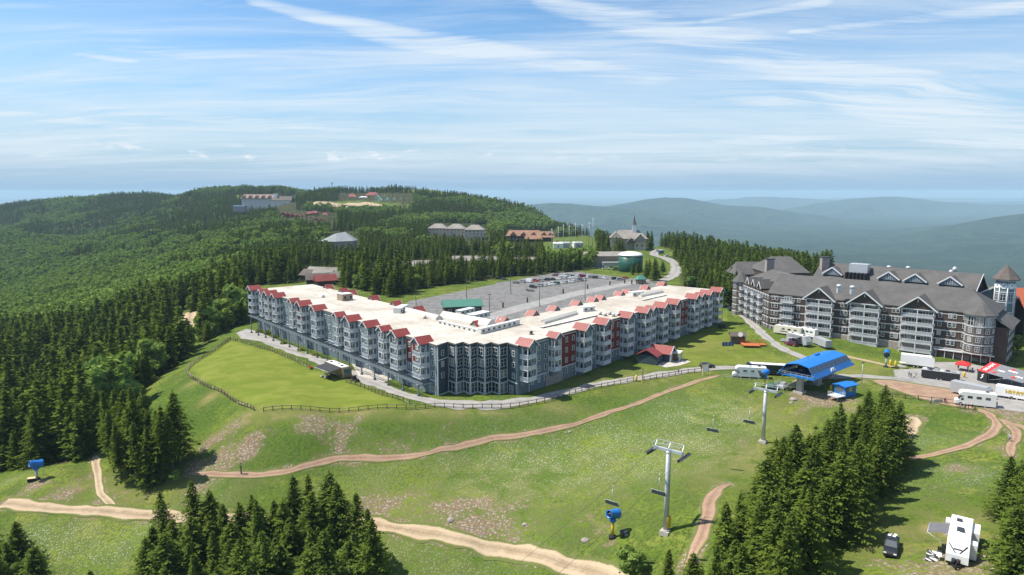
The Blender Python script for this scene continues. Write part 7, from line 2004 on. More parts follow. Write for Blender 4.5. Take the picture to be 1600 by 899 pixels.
p = G(377, 741); o = thing('trail_post', 'lone dark wooden post beside the reddish trail', 'post', p); k = MB(); k.box((0, 0, 1.3), (.25, .25, 3.2)); k.build('pole', wood, o); k = MB(); k.box((0, -.16, 2.4), (.5, .06, .4)); k.build('sign_plate', wood_n, o)
for i, (px, py, h_, lb) in enumerate(((1346, 600, 6.5, 'thin light pole behind the blue operator hut'), (1320, 745, 0, ''), (1225, 500, 9, ''))):
    if lb: p = G(px, py); o = thing('light_pole', lb, 'light pole', p); k = MB(); k.bar((0, 0, -.3), (0, 0, h_), .09, 7); k.build('pole', steel, o); k = MB(); k.box((0, 0, h_), (.7, .35, .2)); k.build('lamp_head', dsteel, o)
# ------------------------------------------------------------------ fences
def fence(pxl, label, gap=2.4, rails=3, h_=1.25, m_=wood, cap=96, bleached=()):
    L = polyline(pxl, 1.0); P = [Vector((x, y, 0)) for x, y in L]
    o = thing('rail_fence', label, 'fence', (P[0].x, P[0].y, hz(P[0].x, P[0].y))); base_ = Vector(o.location)
    tot = sum((b_ - a).length for a, b_ in zip(P[:-1], P[1:])); n = min(cap, int(tot / gap)); gap = tot / n
    pos = [P[0]]; acc = 0; nx = gap
    for a, b_ in zip(P[:-1], P[1:]):
        l_ = (b_ - a).length
        while acc + l_ >= nx - 1e-6 and len(pos) <= n: pos.append(a.lerp(b_, (nx - acc) / l_)); nx += gap
        acc += l_
    pm = MB(); pm.box((0, 0, h_ / 2 - .1), (.17, .17, h_ + .3)); pme = pm.mesh('post', m_)
    pos = [Vector((p.x, p.y, hz(p.x, p.y))) for p in pos]
    for p in pos: link_mesh('post', pme, o, p - base_, random.uniform(0, .3), (1, 1, random.uniform(.95, 1.08)))
    for r_ in range(rails):
        z = .35 + r_ * (h_ - .45) / max(1, rails - 1); k = MB(); kb = MB()
        for i, (a, b_) in enumerate(zip(pos[:-1], pos[1:])):
            j = Vector((0, 0, random.uniform(-.05, .05)))
            q = kb if (i in bleached or random.random() < .12) else k
            q.beam(a - base_ + Vector((0, 0, z)) + j, b_ - base_ + Vector((0, 0, z)) - j, .07, .13)
        k.build('rail', m_, o)
        if kb.v: kb.build('bleached_rail', wood_n, o)
    return o
fence([(360,530),(345,542),(318,560),(296,576),(292,583),(303,594),(325,606),(350,617),(397,642)], 'weathered post and rail fence around the far side of the mown lawn', 2.3, 3, bleached=range(14, 30))
fence([(412,644),(500,643.5),(560,642.5),(640,640),(680,637),(745,638.5),(800,637.5),(860,627),(900,614),(960,602),(990,596)], 'long post and rail fence along the top of the embankment', 2.5, 2)
fence([(1006,595),(1040,589),(1072,584),(1096,581)], 'short dark rail fence between the tall post and the map board', 2.4, 2)
fence([(361,531),(420,548),(480,574),(486,578)], 'rail fence between the upper lawn edge and the hotel road', 2.4, 2)
fence([(541,598),(570,607),(600,619),(640,632)], 'rail fence along the lower lawn edge below the bronze motorhome', 2.4, 2)
fence([(1394,622),(1450,627),(1498,633)], 'dark rail fence across the grass before the white motorhome', 2.6, 2)
fence([(1130,590),(1158,593),(1200,595)], 'grey wire rail fence in front of the motorhome at the trail start', 2.6, 2, 1.1, steel)
for i, (px, py, lb) in enumerate(((1466, 630, 'grey barrier panel at the fence before the race pits'), (1552, 634, 'grey framed barrier panel behind the white motorhome at the fence'), (1396, 593, 'row end crowd barrier at the edge of the gravel plaza'), (1408, 595, 'middle crowd barrier at the edge of the gravel plaza'), (1420, 597, 'last crowd barrier at the edge of the gravel plaza'))):
    p = G(px, py); o = thing('crowd_barrier', lb, 'barrier', p, -.05, 'crowd barriers'); k = MB()
    for z in (.15, 1.05): k.bar((-1.1, 0, z), (1.1, 0, z), .03, 5)
    for x in np.linspace(-1.1, 1.1, 9): k.bar((x, 0, .15), (x, 0, 1.05), .02, 4)
    k.build('frame', steel, o)
    if i < 2: k = MB(); k.box((0, .04, .6), (2.2, .03, .8)); k.build('banner', rv_g, o)
    k = MB()
    for x in (-.8, .8): k.box((x, 0, .06), (.06, .6, .06))
    k.build('foot', steel, o)
# ------------------------------------------------------------------ people
def person(px, py, rz, label, shirt, pants, pose='stand', group='people at the event area'):
    p = G(px, py) if not isinstance(px, Vector) else px
    V = [(0, 0, .95), (0, 0, 1.2), (0, 0, 1.42), (0, 0, 1.52), (0, .02, 1.66), (0, .01, 1.74)]
    RR = [.15, .13, .16, .055, .095, .07]; E = [(0, 1), (1, 2), (2, 3), (3, 4), (4, 5)]
    def add(pts, par):
        for q, r_ in pts: V.append(q); RR.append(r_); E.append((par, len(V) - 1)); par = len(V) - 1
    st = .28 if pose == 'walk' else .02
    for s_ in (-1, 1):
        f = s_ * st
        if pose == 'ride':
            add([((s_ * .10, .05, .92), .10), ((s_ * .14, .38, .80), .075), ((s_ * .12, .12, .42 + .1 * s_), .05), ((s_ * .12, .25, .36 + .1 * s_), .045)], 0)
            add([((s_ * .20, .05, 1.38), .06), ((s_ * .30, .30, 1.22), .042), ((s_ * .26, .55, 1.12), .032), ((s_ * .25, .62, 1.10), .035)], 2)
        else:
            add([((s_ * .10, 0, .90), .10), ((s_ * .11, f * .5, .50), .068), ((s_ * .11, f - (.06 if pose == 'walk' and s_ < 0 else 0), .09), .045), ((s_ * .11, f + .16, .04), .045)], 0)
            add([((s_ * .19, 0, 1.40), .06), ((s_ * .25, -.03 - f * .3, 1.13), .042), ((s_ * .25, .08 - f * .5, .88), .033), ((s_ * .25, .10 - f * .5, .78), .035)], 2)
    if pose == 'ride':
        V = [(x, y + max(0, z - .95) * .35, z) if i in (1, 2, 3, 4, 5) else (x, y, z) for i, (x, y, z) in enumerate(V)]
    me = bpy.data.meshes.new('person'); me.from_pydata(V, E, [])
    o = bpy.data.objects.new('person', me); COL.objects.link(o)
    md = o.modifiers.new('skin', 'SKIN'); md.use_smooth_shade = True
    for i, sv in enumerate(me.skin_vertices[0].data): sv.radius = (RR[i], RR[i] * .85); sv.use_root = (i == 0)
    sb_ = o.modifiers.new('sub', 'SUBSURF'); sb_.levels = 1; sb_.render_levels = 1
    key = ('person_%s_%s' % (shirt, pants))
    m_ = bpy.data.materials.get(key)
    if not m_:
        m_ = bpy.data.materials.new(key); m_.use_nodes = True; t = NT(m_.node_tree); b = m_.node_tree.nodes['Principled BSDF']
        s_ = t.node('ShaderNodeSeparateXYZ', {0: t.node('ShaderNodeTexCoord').outputs['Object']})
        c = t.mix(t.math('GREATER_THAN', s_.outputs[2], .93), CLO[pants], CLO[shirt])
        c = t.mix(t.math('GREATER_THAN', s_.outputs[2], 1.50), c, (0.42, .26, .19)); c = t.mix(t.math('GREATER_THAN', s_.outputs[2], 1.70), c, (.06, .04, .03))
        t.put(b.inputs['Base Color'], c)
    me.materials.append(m_)
    o.location = p; o.rotation_euler = (0, 0, rz); tag(o, label, 'person', group); return o
CLO = dict(white=(.6, .6, .6), black=(.02, .02, .02), blue=(.03, .06, .25), navy=(.02, .03, .08), red=(.4, .03, .03), purple=(.16, .08, .3), grey=(.15, .15, .16), tan=(.35, .27, .17))
PE = [(1420,589,.5,'person in dark clothes standing at the gravel edge by the barriers','black','black','stand'), (1423,591,2.5,'person in black shirt and blue trousers standing in the open plaza group','black','blue','stand'), (1428,592,1.2,'person in white shirt walking in the group on the gravel plaza','white','navy','walk'),
 (1431,590,4,'person in purple shirt standing in the group on the gravel plaza','purple','black','stand'), (1449,588,3,'person in red shirt at the end of the black trailer','red','tan','stand'), (1417,574,1,'person in white shirt beside the white box trailer','white','grey','stand'),
 (1497,578,0,'person in dark clothes under the edge of the red canopy','navy','black','stand'), (1512,580,2,'person in grey by the red canopy on the shop terrace','grey','black','stand'), (1519,582,3,'person in blue shirt on the shop terrace beside the race tent','blue','black','walk'), (1527,584,2,'person in black shirt walking on the shop terrace','black','tan','walk'),
 (1454,632,0,'person in white shirt leaning at the fence by the grey barrier','white','navy','stand'), (1476,631,0,'person in black shirt at the fence beside the grey barrier','black','grey','stand'), (1479,632,1,'person in red shirt at the fence beside the grey barrier','red','black','stand'),
 (1513,640,1,'person in black standing by the side door of the white motorhome','black','black','stand'), (1519,641,2,'person in red shorts walking past the white motorhome','black','red','walk'), (1508,640,3,'person in grey shirt behind the motorhome wheel','grey','navy','stand'),
 (1060,585,2.8,'person in dark clothes leaning on the dark rail fence','navy','black','stand'), (1581,566,0,'person in black in front of the black tent wall','black','navy','stand'),
 (482,545,1,'person in grey standing on the hotel forecourt','grey','black','stand'), (566,571,2,'person in tan on the pavement under the pergola','tan','navy','stand'), (571,575,4,'person in white shirt on the pavement behind the motorhome','white','blue','walk'), (586,580,2,'person in red shirt on the pavement by the pergola posts','red','navy','stand'), (512,594,1,'person in dark blue sitting area clothes under the dark awning','blue','black','stand'),
 (1021,441,2,'person in dark clothes crossing the road by the water tank','black','black','walk'), (1046,409,2,'person in purple on the road below the church','purple','black','walk')]
for q in PE: person(q[0], q[1], q[2], q[3], q[4], q[5], q[6])
# rider on the side path, bicycles
def bike(p, rz, label, col, group=None):
    o = thing('bicycle', label, 'bicycle', p, rz, group)
    for x in (-.55, .58):
        k = MB(); n = 16
        for i in range(n): a, b_ = 2 * math.pi * i / n, 2 * math.pi * (i + 1) / n; k.bar((x + .34 * math.cos(a), 0, .35 + .34 * math.sin(a)), (x + .34 * math.cos(b_), 0, .35 + .34 * math.sin(b_)), .035, 5)
        for i in range(4): a = math.pi * i / 4; k.bar((x - .32 * math.cos(a), 0, .35 - .32 * math.sin(a)), (x + .32 * math.cos(a), 0, .35 + .32 * math.sin(a)), .006, 3)
        k.build('wheel', black, o)
    k = MB()
    for a, b_ in (((-.55, .35), (-.05, .32)), ((-.05, .32), (-.18, .82)), ((-.18, .75), (.38, .80)), ((-.05, .32), (.38, .72)), ((-.55, .35), (-.15, .72)), ((.38, .92), (.58, .35))): k.bar((a[0], 0, a[1]), (b_[0], 0, b_[1]), .03, 6)
    k.build('frame', PAINT[col], o); k = MB(); k.bar((.36, -.36, .98), (.36, .36, .98), .025, 6); k.bar((.38, 0, .9), (.36, 0, .98), .025, 6); k.build('handlebar', black, o); k = MB(); k.box((-.2, 0, .88), (.28, .13, .06)); k.build('saddle', black, o); return o
p = G(1577, 690); bike(p + Vector((0, 0, .08)), R(200), 'mountain bike ridden down the reddish side path', 'white')
person(Vector((p.x + .15, p.y + .05, p.z + .12)), 0, R(110), 'cyclist in white and dark clothes riding down the reddish side path', 'white', 'navy', 'ride', None)
for i, (px, py, c_) in enumerate(((1500, 638, 'red'), (1504, 639, 'white'), (1523, 642, 'blue'))): bike(G(px, py), R(20 * i), ['red', 'white', 'blue'][i] + ' bicycle parked along the white motorhome by the fence', c_, 'bicycles by the motorhome')
# ------------------------------------------------------------------ car park
def lot_pt(px, py): return U(px, py, LOT_Z + .012)
def Lp(px, py): p = lot_pt(px, py); return p
n_ = 0
ra = ang_px((842, 447), (906, 438))
def row(p0, p1, cols, rz, rowname, kinds):
    A_, B_ = Lp(*p0), Lp(*p1); n = len(cols)
    ordn = ['first', 'second', 'third', 'fourth', 'fifth', 'sixth', 'seventh', 'eighth', 'ninth', 'tenth', 'eleventh', 'twelfth', 'thirteenth', 'fourteenth']
    for i, (c_, kd) in enumerate(zip(cols, kinds)):
        p = A_.lerp(B_, i / (n - 1)); kn = {'s': 'sedan', 'u': 'suv', 'p': 'pickup', 'v': 'van'}[kd]
        nm = {'s': 'car', 'u': 'SUV', 'p': 'pickup', 'v': 'van'}[kd]
        car(kn, c_, p, rz + random.uniform(-.04, .04), '%s %s, %s vehicle from the empty end of the %s parked row' % (c_, nm, ordn[i], rowname), 'cars parked in the ' + rowname + ' row', False)
cr_ = ra + R(90) + R(8)
row((843, 448), (911, 438.5), ['silver','white','white','white','green','white','silver','white','white','silver','grey','white'], cr_, 'front', 'uuspusususpu')
row((806, 443), (916, 433), ['grey','silver','white','red','silver','black','black','white','silver','white','white','black','white'], cr_, 'middle', 'suvpsusuusups')
row((868, 431.5), (943, 436.0), ['maroon','white','white','silver','black','white','maroon','white','grey','black','silver','white'], cr_ + R(6), 'rear', 'uspusuvsuusp')
for px, py, kd, c_, rz, lb in ((828, 455, 'sedan', 'grey', -.6, 'dark car parked alone in front of the rows at the open end'), (833, 450, 'suv', 'black', -.6, 'black SUV behind the lone dark car at the open end'), (780, 437, 'suv', 'black', .2, 'black SUV in the shade at the grass verge corner'), (788, 438, 'sedan', 'grey', .2, 'grey car in the shade beside the black SUV'),
    (898, 474.5, 'suv', 'black', 1.9, 'black SUV parked near the courtyard side of the car park'), (902, 474.5, 'suv', 'grey', 1.9, 'grey SUV beside the black one near the courtyard side'), (961, 437, 'suv', 'black', .3, 'black SUV beyond the row ends'), (969, 438, 'suv', 'silver', .2, 'silver SUV beyond the row ends beside the orange one'), (977, 436, 'suv', 'orange', .2, 'orange SUV beyond the row ends near the bollards')):
    car(kd, c_, Lp(px, py), rz, lb, None, False)
for px, py, kd, c_, rz, lb in ((947, 421.5, 'pickup', 'white', .1, 'white pickup in front of the tan shed by the trailer'), (936, 420, 'suv', 'blue', .2, 'blue car beside the white pickup at the tan shed'), (963, 423, 'pickup', 'black', .1, 'black pickup between the shed and the green tank'), (1012, 431, 'suv', 'grey', 1.4, 'grey car at the trees by the green roofed booth'),
    (1033, 396, 'van', 'blue', .6, 'dark blue van on the road beside the church'), (1043, 402, 'pickup', 'white', .3, 'white pickup on the road below the church'), (1026, 393, 'sedan', 'silver', .8, 'silver car highest on the church road'), (752, 492, 'suv', 'silver', .8, 'silver car behind the green roofed building'), (745, 490, 'suv', 'black', .8, 'black car behind the green roofed building')):
    p = G(px, py) if py < 480 else Lp(px, py); car(kd, c_, p + Vector((0, 0, .2 if py < 480 else 0)), rz, lb, None, False)
for i, (px, top, bot, lb) in enumerate(((729, 436, 468, 'lamp post at the far edge of the car park behind the green roof'), (798, 420, 459, 'lamp post on the car park beside the open row end'), (765, 460, 489, 'twin headed lamp post nearest the green roofed building'), (843, 437, 479, 'tall lamp post in the middle of the car park lane'), (914, 418, 470, 'tallest lamp post near the courtyard corner of the car park'), (650, 458, 476, 'short lamp post at the verge behind the left wing'))):
    p = U(px, bot, LOT_Z); h_ = (bot - top) * (p.y * CP + 56 * SP) / FPX
    o = thing('lamp_post', lb, 'lamp post', p, .4, 'lamp posts on the car park'); k = MB(); k.bar((0, 0, 0), (0, 0, h_), .16, 8, .09); k.build('pole', lamp_m, o)
    k = MB(); k.box((0, 0, .4), (.7, .7, .8)); k.build('footing', concrete, o); k = MB(); k.box((.6, 0, h_), (.9, .4, .22)); k.box((-.6, 0, h_), (.9, .4, .22)); k.build('lamp_head', lamp_m, o)
for i, (px, py) in enumerate(((786, 481), (824, 473), (880, 459), (918, 452), (953, 446), (976, 443), (987, 444), (995, 444), (1003, 446))):
    p = U(px, py, LOT_Z); o = thing('bollard', 'dark wooden bollard in the line across the car park', 'bollard', p, 0, 'dark bollards across the car park'); k = MB(); k.box((0, 0, 1.2), (.75, .75, 2.4)); k.build('post_body', wood, o); k = MB(); k.box((0, 0, 2.45), (.9, .9, .12)); k.build('cap_plate', dsteel, o)
# green roofed shelter behind the courtyard, booth by the road
def house(name, label, cat, p, rz, L_, w_, h_, rise, wm, rmt, over=.7, hipi=None, wins=0, group=None, winm=None):
    """gable (or hipped) house: wall, roof, windows"""
    o = thing(name, label, cat, p, rz, group)
    k = MB(); k.box((0, 0, h_ / 2 - 2), (L_, w_, h_ + 4))
    if hipi is None: 
        for x in (-L_ / 2, L_ / 2 - .3): k.poly([(x, -w_ / 2, h_), (x, w_ / 2, h_), (x, 0, h_ + rise - .1), (x + .3, -w_ / 2, h_), (x + .3, w_ / 2, h_), (x + .3, 0, h_ + rise - .1)], [(0, 1, 2), (3, 5, 4), (1, 4, 5, 2), (0, 2, 5, 3)])
    k.build('wall', wm, o)
    k = MB(); a, b_ = L_ / 2 + over, w_ / 2 + over; hi = hipi or 0; d_ = over * rise / (w_ / 2)
    k.poly([(-a, -b_, h_ - d_), (a, -b_, h_ - d_), (a, b_, h_ - d_), (-a, b_, h_ - d_), (-a + hi, 0, h_ + rise), (a - hi, 0, h_ + rise)] + [(-a, -b_, h_ - d_ - .3), (a, -b_, h_ - d_ - .3), (a, b_, h_ - d_ - .3), (-a, b_, h_ - d_ - .3)],
        [(0, 1, 5, 4), (2, 3, 4, 5), (3, 0, 4), (1, 2, 5), (0, 6, 7, 1), (1, 7, 8, 2), (2, 8, 9, 3), (3, 9, 6, 0)]); k.build('roof', rmt, o)
    if wins:
        nf = max(1, int(h_ / 3.2)); 
        for i in range(wins):
            for f in range(nf):
                fm, gm_ = win_mesh(1.7, 1.7, 'single'); q = link_mesh('window', fm, o, (-L_ / 2 + L_ * (i + .5) / wins, -w_ / 2 - .03, f * 3.2 + .9)); link_mesh('pane', gm_, q)
    return o
p = U(722, 489, LOT_Z); house('shelter_building', 'low building with sea green roof behind the courtyard gables', 'building', p, LF.ang + R(64), 17, 9, 4.2, 2.2, brown, green_r, .8, None, 4)
p = U(1001, 443, LOT_Z); house('ticket_booth', 'small ticket booth with dark green roof by the car park exit', 'booth', p, .2, 5, 4.5, 3.4, 1.9, tan, green_r, .7, 2.4, 1)
p = G(985, 424)
o = thing('water_tank', 'big round dark green water tank with white domed top', 'water tank', p)
k = MB(); k.lathe([(8.6, -3), (8.6, 11.6)], n=40); k.build('shell', greenm, o)
k = MB(); k.lathe([(8.9, 11.55), (8.9, 12.0), (7.2, 13.2), (4, 14.0), (.5, 14.3)], n=40); k.build('dome', rv_w, o)
k = MB()
for z in (3, 6, 9): k.lathe([(8.66, z), (8.66, z + .12)], n=40)
k.build('ring', greenm, o); k = MB()
for x in (-.3, .3): k.box((x, -8.75, 6), (.08, .08, 11)); 
for i in range(20): k.box((0, -8.75, .8 + i * .55), (.6, .06, .06))
k.build('ladder', steel, o)
p = G(947, 415); house('warehouse', 'long tan warehouse with pale roof beside the green water tank', 'warehouse', p + Vector((0, 6, 0)), R(4), 34, 17, 7.5, 2.6, tan, shing_l, .4, None, 0)
a_ = 0.05; p = G(956, 418); trailer_box('semi_trailer', 'pale blue semi trailer standing along the tan warehouse', 'semi trailer', p, a_, 14.5, 2.6, 3.0, rv_g, rv_w, .9, cap=.02)
# church
p = G(985, 391); p = p + Vector((0, 8, 0)); ch_ = thing('church', 'hillside church with tan hipped roofs and white steeple', 'church', p, R(-6))
k = MB(); k.box((0, 4, 3.5), (30, 17, 13)); k.box((-12, -3, 4), (9, 12, 14)); k.box((9, -4, 2.5), (10, 10, 11)); k.build('wall', mat('pale_church_wall', (.50, .43, .35), .8, var=.08), ch_)
def addroof(o, a, w2, z0, z1, rot, c_, m_, hi=0, nm='roof'):
    k = MB(); M = Matrix.Translation(c_) @ Matrix.Rotation(rot, 4, 'Z')
    k.poly([M @ Vector(q) for q in [(-a, -w2, z0), (a, -w2, z0), (a, w2, z0), (-a, w2, z0), (-a + hi, 0, z1), (a - hi, 0, z1), (-a, -w2, z0 - .35), (a, -w2, z0 - .35), (a, w2, z0 - .35), (-a, w2, z0 - .35)]], [(0, 1, 5, 4), (2, 3, 4, 5), (3, 0, 4), (1, 2, 5), (0, 6, 7, 1), (1, 7, 8, 2), (2, 8, 9, 3), (3, 9, 6, 0), (9, 8, 7, 6)]); return k.build(nm, m_, o)
addroof(ch_, 16.5, 9.8, 9.8, 17, 0, (0, 4, 0), shing_l, 8); addroof(ch_, 7.5, 5.6, 10.8, 16, R(90), (-12, -3, 0), shing_l, 2); addroof(ch_, 7, 6.2, 8, 14.5, R(90), (9, -4, 0), shing_l, 0); addroof(ch_, 6, 4, 7, 11, R(90), (1, -6, 0), shing_b, 0)
k = MB(); k.box((4.5, 3, 17), (3.4, 3.4, 9)); k.box((4.5, 3, 21.6), (4.0, 4.0, .5)); sp = k.build('steeple', rv_w, ch_)
k = MB(); k.lathe([(2.3, 21.8), (.9, 24.6), (.35, 28.5), (.05, 31)], c=(4.5, 3, 0), n=8, sm=False); k.build('spire', shing, sp)
for i, (x, y) in enumerate(((-14, -9.03), (-11, -9.03), (-14, -9.03), (-11, -9.03), (6.5, -9.03), (11, -9.03))):
    fm, gm_ = win_mesh(2.2, 2.2, 'double'); q = link_mesh('window', fm, ch_, (x, y, (2, 2, 6.5, 6.5, 3, 3)[i])); link_mesh('pane', gm_, q)
# substation: lattice of grey poles and gantries
for i, (px, py, h_) in enumerate(((862, 398, 14), (872, 392, 16), (880, 388, 18), (889, 390, 17), (899, 386, 19), (909, 388, 18), (920, 386, 20), (926, 383, 24))):
    p = UY(px, py, 700); z0 = hz(p.x, p.y); o = thing('power_pole', ['pale', 'thin', 'grey', 'slim', 'tall', 'plain', 'narrow', 'tallest'][i] + ' steel pole, %s in the substation line counting from the orange roofs' % ['first', 'second', 'third', 'fourth', 'fifth', 'sixth', 'seventh', 'last'][i], 'power pole', (p.x, p.y, z0), .2, 'poles of the substation')
    k = MB(); k.bar((0, 0, -1), (0, 0, h_ + 5), .35, 6, .18); k.build('pole', steel, o); k = MB(); k.box((0, 0, h_ * .75 + 3), (7, .3, .3)); k.box((0, 0, h_ + 3), (5, .3, .3)); k.build('crossarm', steel, o)
    k = MB()
    for x in (-3, 0, 3): k.bar((x, 0, h_ * .75 + 3), (x, 0, h_ * .75 + 4.5), .18, 5)
    k.build('insulator', dsteel, o)
for i, (px, py, L_, w_, c_, lb) in enumerate(((872, 402, 14, 6, rv_w, 'white equipment house at the foot of the substation poles'), (884, 399, 10, 5, rv_g, 'grey equipment house at the foot of the substation poles'), (873, 393, 7, 4, orange_r, 'orange machine shed between the substation houses'), (900, 397, 10, 6, rv_w, 'white flat shed among the trees below the substation'), (903, 403, 12, 5, rv_g, 'small grey shed in the trees nearest the warehouse'))):
    p = UY(px, py, 690); z0 = hz(p.x, p.y); house('equipment_shed', lb, 'shed', (p.x, p.y, z0), .1 * i, L_ * .7, w_, 5, 1.2, c_, c_, .3, None, 1)
# ---- the village along the ridge
def at_Y(px, py, Y): p = UY(px, py, Y); return Vector((p.x, p.y, hz(p.x, p.y)))
def zfix(o, px, py_top, h_top):
    """raise the thing so that its top stands where the photograph shows it"""
    p = o.location; y = proj(p.x, p.y, p.z + h_top)[1]
    d_ = p.y; o.location.z = UY(px, py_top, d_).z - h_top
p = at_Y(424, 322, 1480)
tan_r = mat('tan_brown_roof', (.25, .17, .135), .8, var=.12)
hv = thing('village_hotel', 'wide pale hotel with brown roof on the crest of the far hill', 'hotel', p, R(-10)); 
k = MB(); k.box((-26, 0, 10), (76, 18, 40)); k.box((32, -6, 8), (44, 20, 36)); k.build('wall', mat('pale_wall', (.60, .56, .52), .8, var=.08), hv)
addroof(hv, 40, 11, 29.8, 38, 0, (-26, 0, 0), tan_r, 4); addroof(hv, 25, 12, 25.8, 34, 0, (32, -6, 0), shing_b, 5)
for i in range(5): addroof(hv, 7, 5, 29.5, 36, R(90), (-56 + i * 15, -8, 0), tan_r, 0, 'gable_roof')
k = MB(); k.box((16, -8, 18), (6, 8, 44)); k.build('stair_tower', rv_w, hv)
for i in range(14):
    for f in range(6): fm, gm_ = win_mesh(2.4, 2.4, 'single'); q = link_mesh('window', fm, hv, (-60 + i * 5.2 + (0 if i < 14 else 0), -9.06, 3 + f * 4.4)); 
zfix(hv, 424, 304, 38)
p = at_Y(375, 326, 1440); o = house('long_shed', 'low dark blue roofed hall before the pale hotel on the far hill', 'hall', p, 0, 24, 14, 7, 2, greyw, mat('navy_roof', (.05, .09, .15), .6), .5, None, 0); zfix(o, 375, 321, 9)
VL = [(533, 306, 1700, 22, 14, 20, 3, greenm, rv_w, 'green walled block nearer the mast in the red-topped group'), (550, 305.5, 1690, 24, 16, 21, 7, greenm, maroon_r, 'first green block with a red tower roof on the far hill'), (568, 307, 1680, 20, 14, 16, 2, greenm, rv_w, 'low green walled link between the two red tower roofs'), (582, 302.5, 1700, 34, 16, 24, 7, greenm, maroon_r, 'second and larger green block with red tower roofs')]
for px, py, Y, L_, w_, h_, ri, wm, rmt, lb in VL:
    p = at_Y(px, py, Y); o = house('village_block', lb, 'building', p, .05, L_, w_, h_, ri, wm, redroof if rmt is maroon_r else rmt, 1.2, L_ * .3, 4, 'green blocks on the far hill'); zfix(o, px, py - 2 if ri > 3 else py, h_ + ri)
for i in range(10):
    r0 = i % 2; px = 590 + (i // 2) * 11 + r0 * 4; py = 308 + r0 * 4
    p = at_Y(px, py, 1560 - r0 * 50); o = house('chalet', 'pale green roofed chalet, number %s from the red roofs in the %s row' % (['one', 'two', 'three', 'four', 'five'][i // 2], ['upper', 'lower'][r0]), 'chalet', p, R(90), 17, 18, 6, 11, greyw, pgreen_r, .6, None, 0, 'pale green chalets on the far hill'); zfix(o, px, py - 3, 17)
p = at_Y(519, 299, 1850); o = thing('radio_mast', 'slim grey radio mast standing on the far skyline', 'mast', p); k = MB(); k.bar((0, 0, 0), (0, 0, 34), .9, 6, .6); k.build('mast_pole', dsteel, o); k = MB(); k.bar((0, 0, 26), (0, 0, 33), 1.8, 8); k.build('antenna_ring', steel, o); zfix(o, 519, 283, 34)
# village car park and green
lotv = sheet('gravel', [(484,318),(505,315),(545,317),(600,321),(640,324),(622,328),(570,327),(530,324),(500,321)], rm['beige'], .6, 12)
random.seed(11)
VC = ['white', 'silver', 'grey', 'black', 'red', 'blue']
for i in range(14):
    px = 535 + i * 7; py = 322.5 + i * .32; p = G(px, py); c_ = VC[random.randrange(6)]
    car('suv', c_, p + Vector((0, 0, .8)), random.uniform(0, 3), 'tiny %s car, number %s along the gravel car park on the far hill' % (c_, ['one', 'two', 'three', 'four', 'five', 'six', 'seven', 'eight', 'nine', 'ten', 'eleven', 'twelve', 'thirteen', 'fourteen'][i]), 'cars on the far hill', False)
# maroon row houses stepping down the slope
for i in range(11):
    t_ = i / 10; px = 444 + 74 * t_; py = 334 + 13 * t_; p = at_Y(px, py, 1230 - 120 * t_)
    o = house('row_house', 'maroon roofed row house, number %s down the wooded slope' % ['one', 'two', 'three', 'four', 'five', 'six', 'seven', 'eight', 'nine', 'ten', 'eleven'][i], 'row house', p, R(90), 12, 9.5, 7, 3.5, maroon_r, maroon_r, .3, None, 2, 'maroon row houses'); zfix(o, px, py - 2.5, 10.5)
for i, (px, py) in enumerate(((484, 332), (492, 331), (508, 334))):
    p = at_Y(px, py, 1260); o = house('row_house', ['first', 'second', 'third'][i] + ' maroon roofed house above the stepped row', 'row house', p, 0, 12, 9, 6, 4, maroon_r, maroon_r, .3, 3, 0, 'maroon row houses'); zfix(o, px, py - 1.5, 10)
# grey hall among the trees, brown and grey cabins, long grey roofs, tan block, rust roofed lodge
p = at_Y(535, 385, 690); o = thing('sports_hall', 'big pale grey many-sided hall roof among the spruces', 'hall', p, R(20)); k = MB()
rr = [(-20, -12), (-8, -18), (10, -14), (16, 2), (8, 14), (-10, 16), (-20, 6)]; k.poly([(x, y, 9) for x, y in rr] + [(-6, 0, 16), (4, 6, 17)], [(0, 1, 7), (1, 2, 7), (2, 8, 7), (2, 3, 8), (3, 4, 8), (4, 5, 8), (5, 7, 8), (5, 6, 7), (6, 0, 7)]); k.build('roof', mat('pale_grey_roof', (.22, .235, .245), .7, var=.12, vscale=.2), o)
k = MB(); k.prism([(x * .95, y * .95) for x, y in rr], -5, 8.95); k.build('wall', greyw, o); zfix(o, 535, 364, 16.5)
CB = [(487, 423, 430, 12, 9, 'shing_b'), (497, 419, 440, 12, 9, 'shing_l'), (506, 424, 425, 12, 9, 'shing_l'), (513, 420, 436, 11, 8, 'shing_l'), (496, 429, 415, 13, 9, 'shing_b'), (508, 431, 410, 12, 9, 'maroon_r'), (519, 427, 420, 10, 8, 'shing_l')]
for i, (px, py, Y, L_, w_, rn) in enumerate(CB):
    p = at_Y(px, py + 8, Y); o = house('cabin', ['dark roofed cabin at the wood side of the cabin cluster', 'pale roofed cabin highest in the cabin cluster', 'pale roofed cabin in the middle of the cabin cluster', 'pale roofed cabin behind the middle of the cabin cluster', 'brown roofed cabin lowest in the cabin cluster', 'dark red roofed cabin in the cabin cluster', 'pale roofed cabin at the hotel side of the cabin cluster'][i], 'cabin', p, R(-30 + 12 * i), L_, w_, 5, 3, brown, {'shing_b': shing_b, 'shing_l': shing_l, 'maroon_r': maroon_r}[rn], .6, None, 1, 'cabins behind the big hotel'); zfix(o, px, py - 2, 8)
LR = [(597, 418, 500, 30, 'long grey roofed building between the cabin cluster and the tree screen'), (640, 412, 520, 16, 'short grey roofed building behind the tree screen'), (660, 410, 530, 14, 'pale building end peeping out behind the tree screen'), (728, 403, 540, 30, 'longest pale grey roof rising behind the tree screen'), (768, 404, 550, 12, 'small pale roof beside the longest one behind the screen'), (818, 405, 560, 20, 'pale roof with tan end wall behind the parked cars screen')]
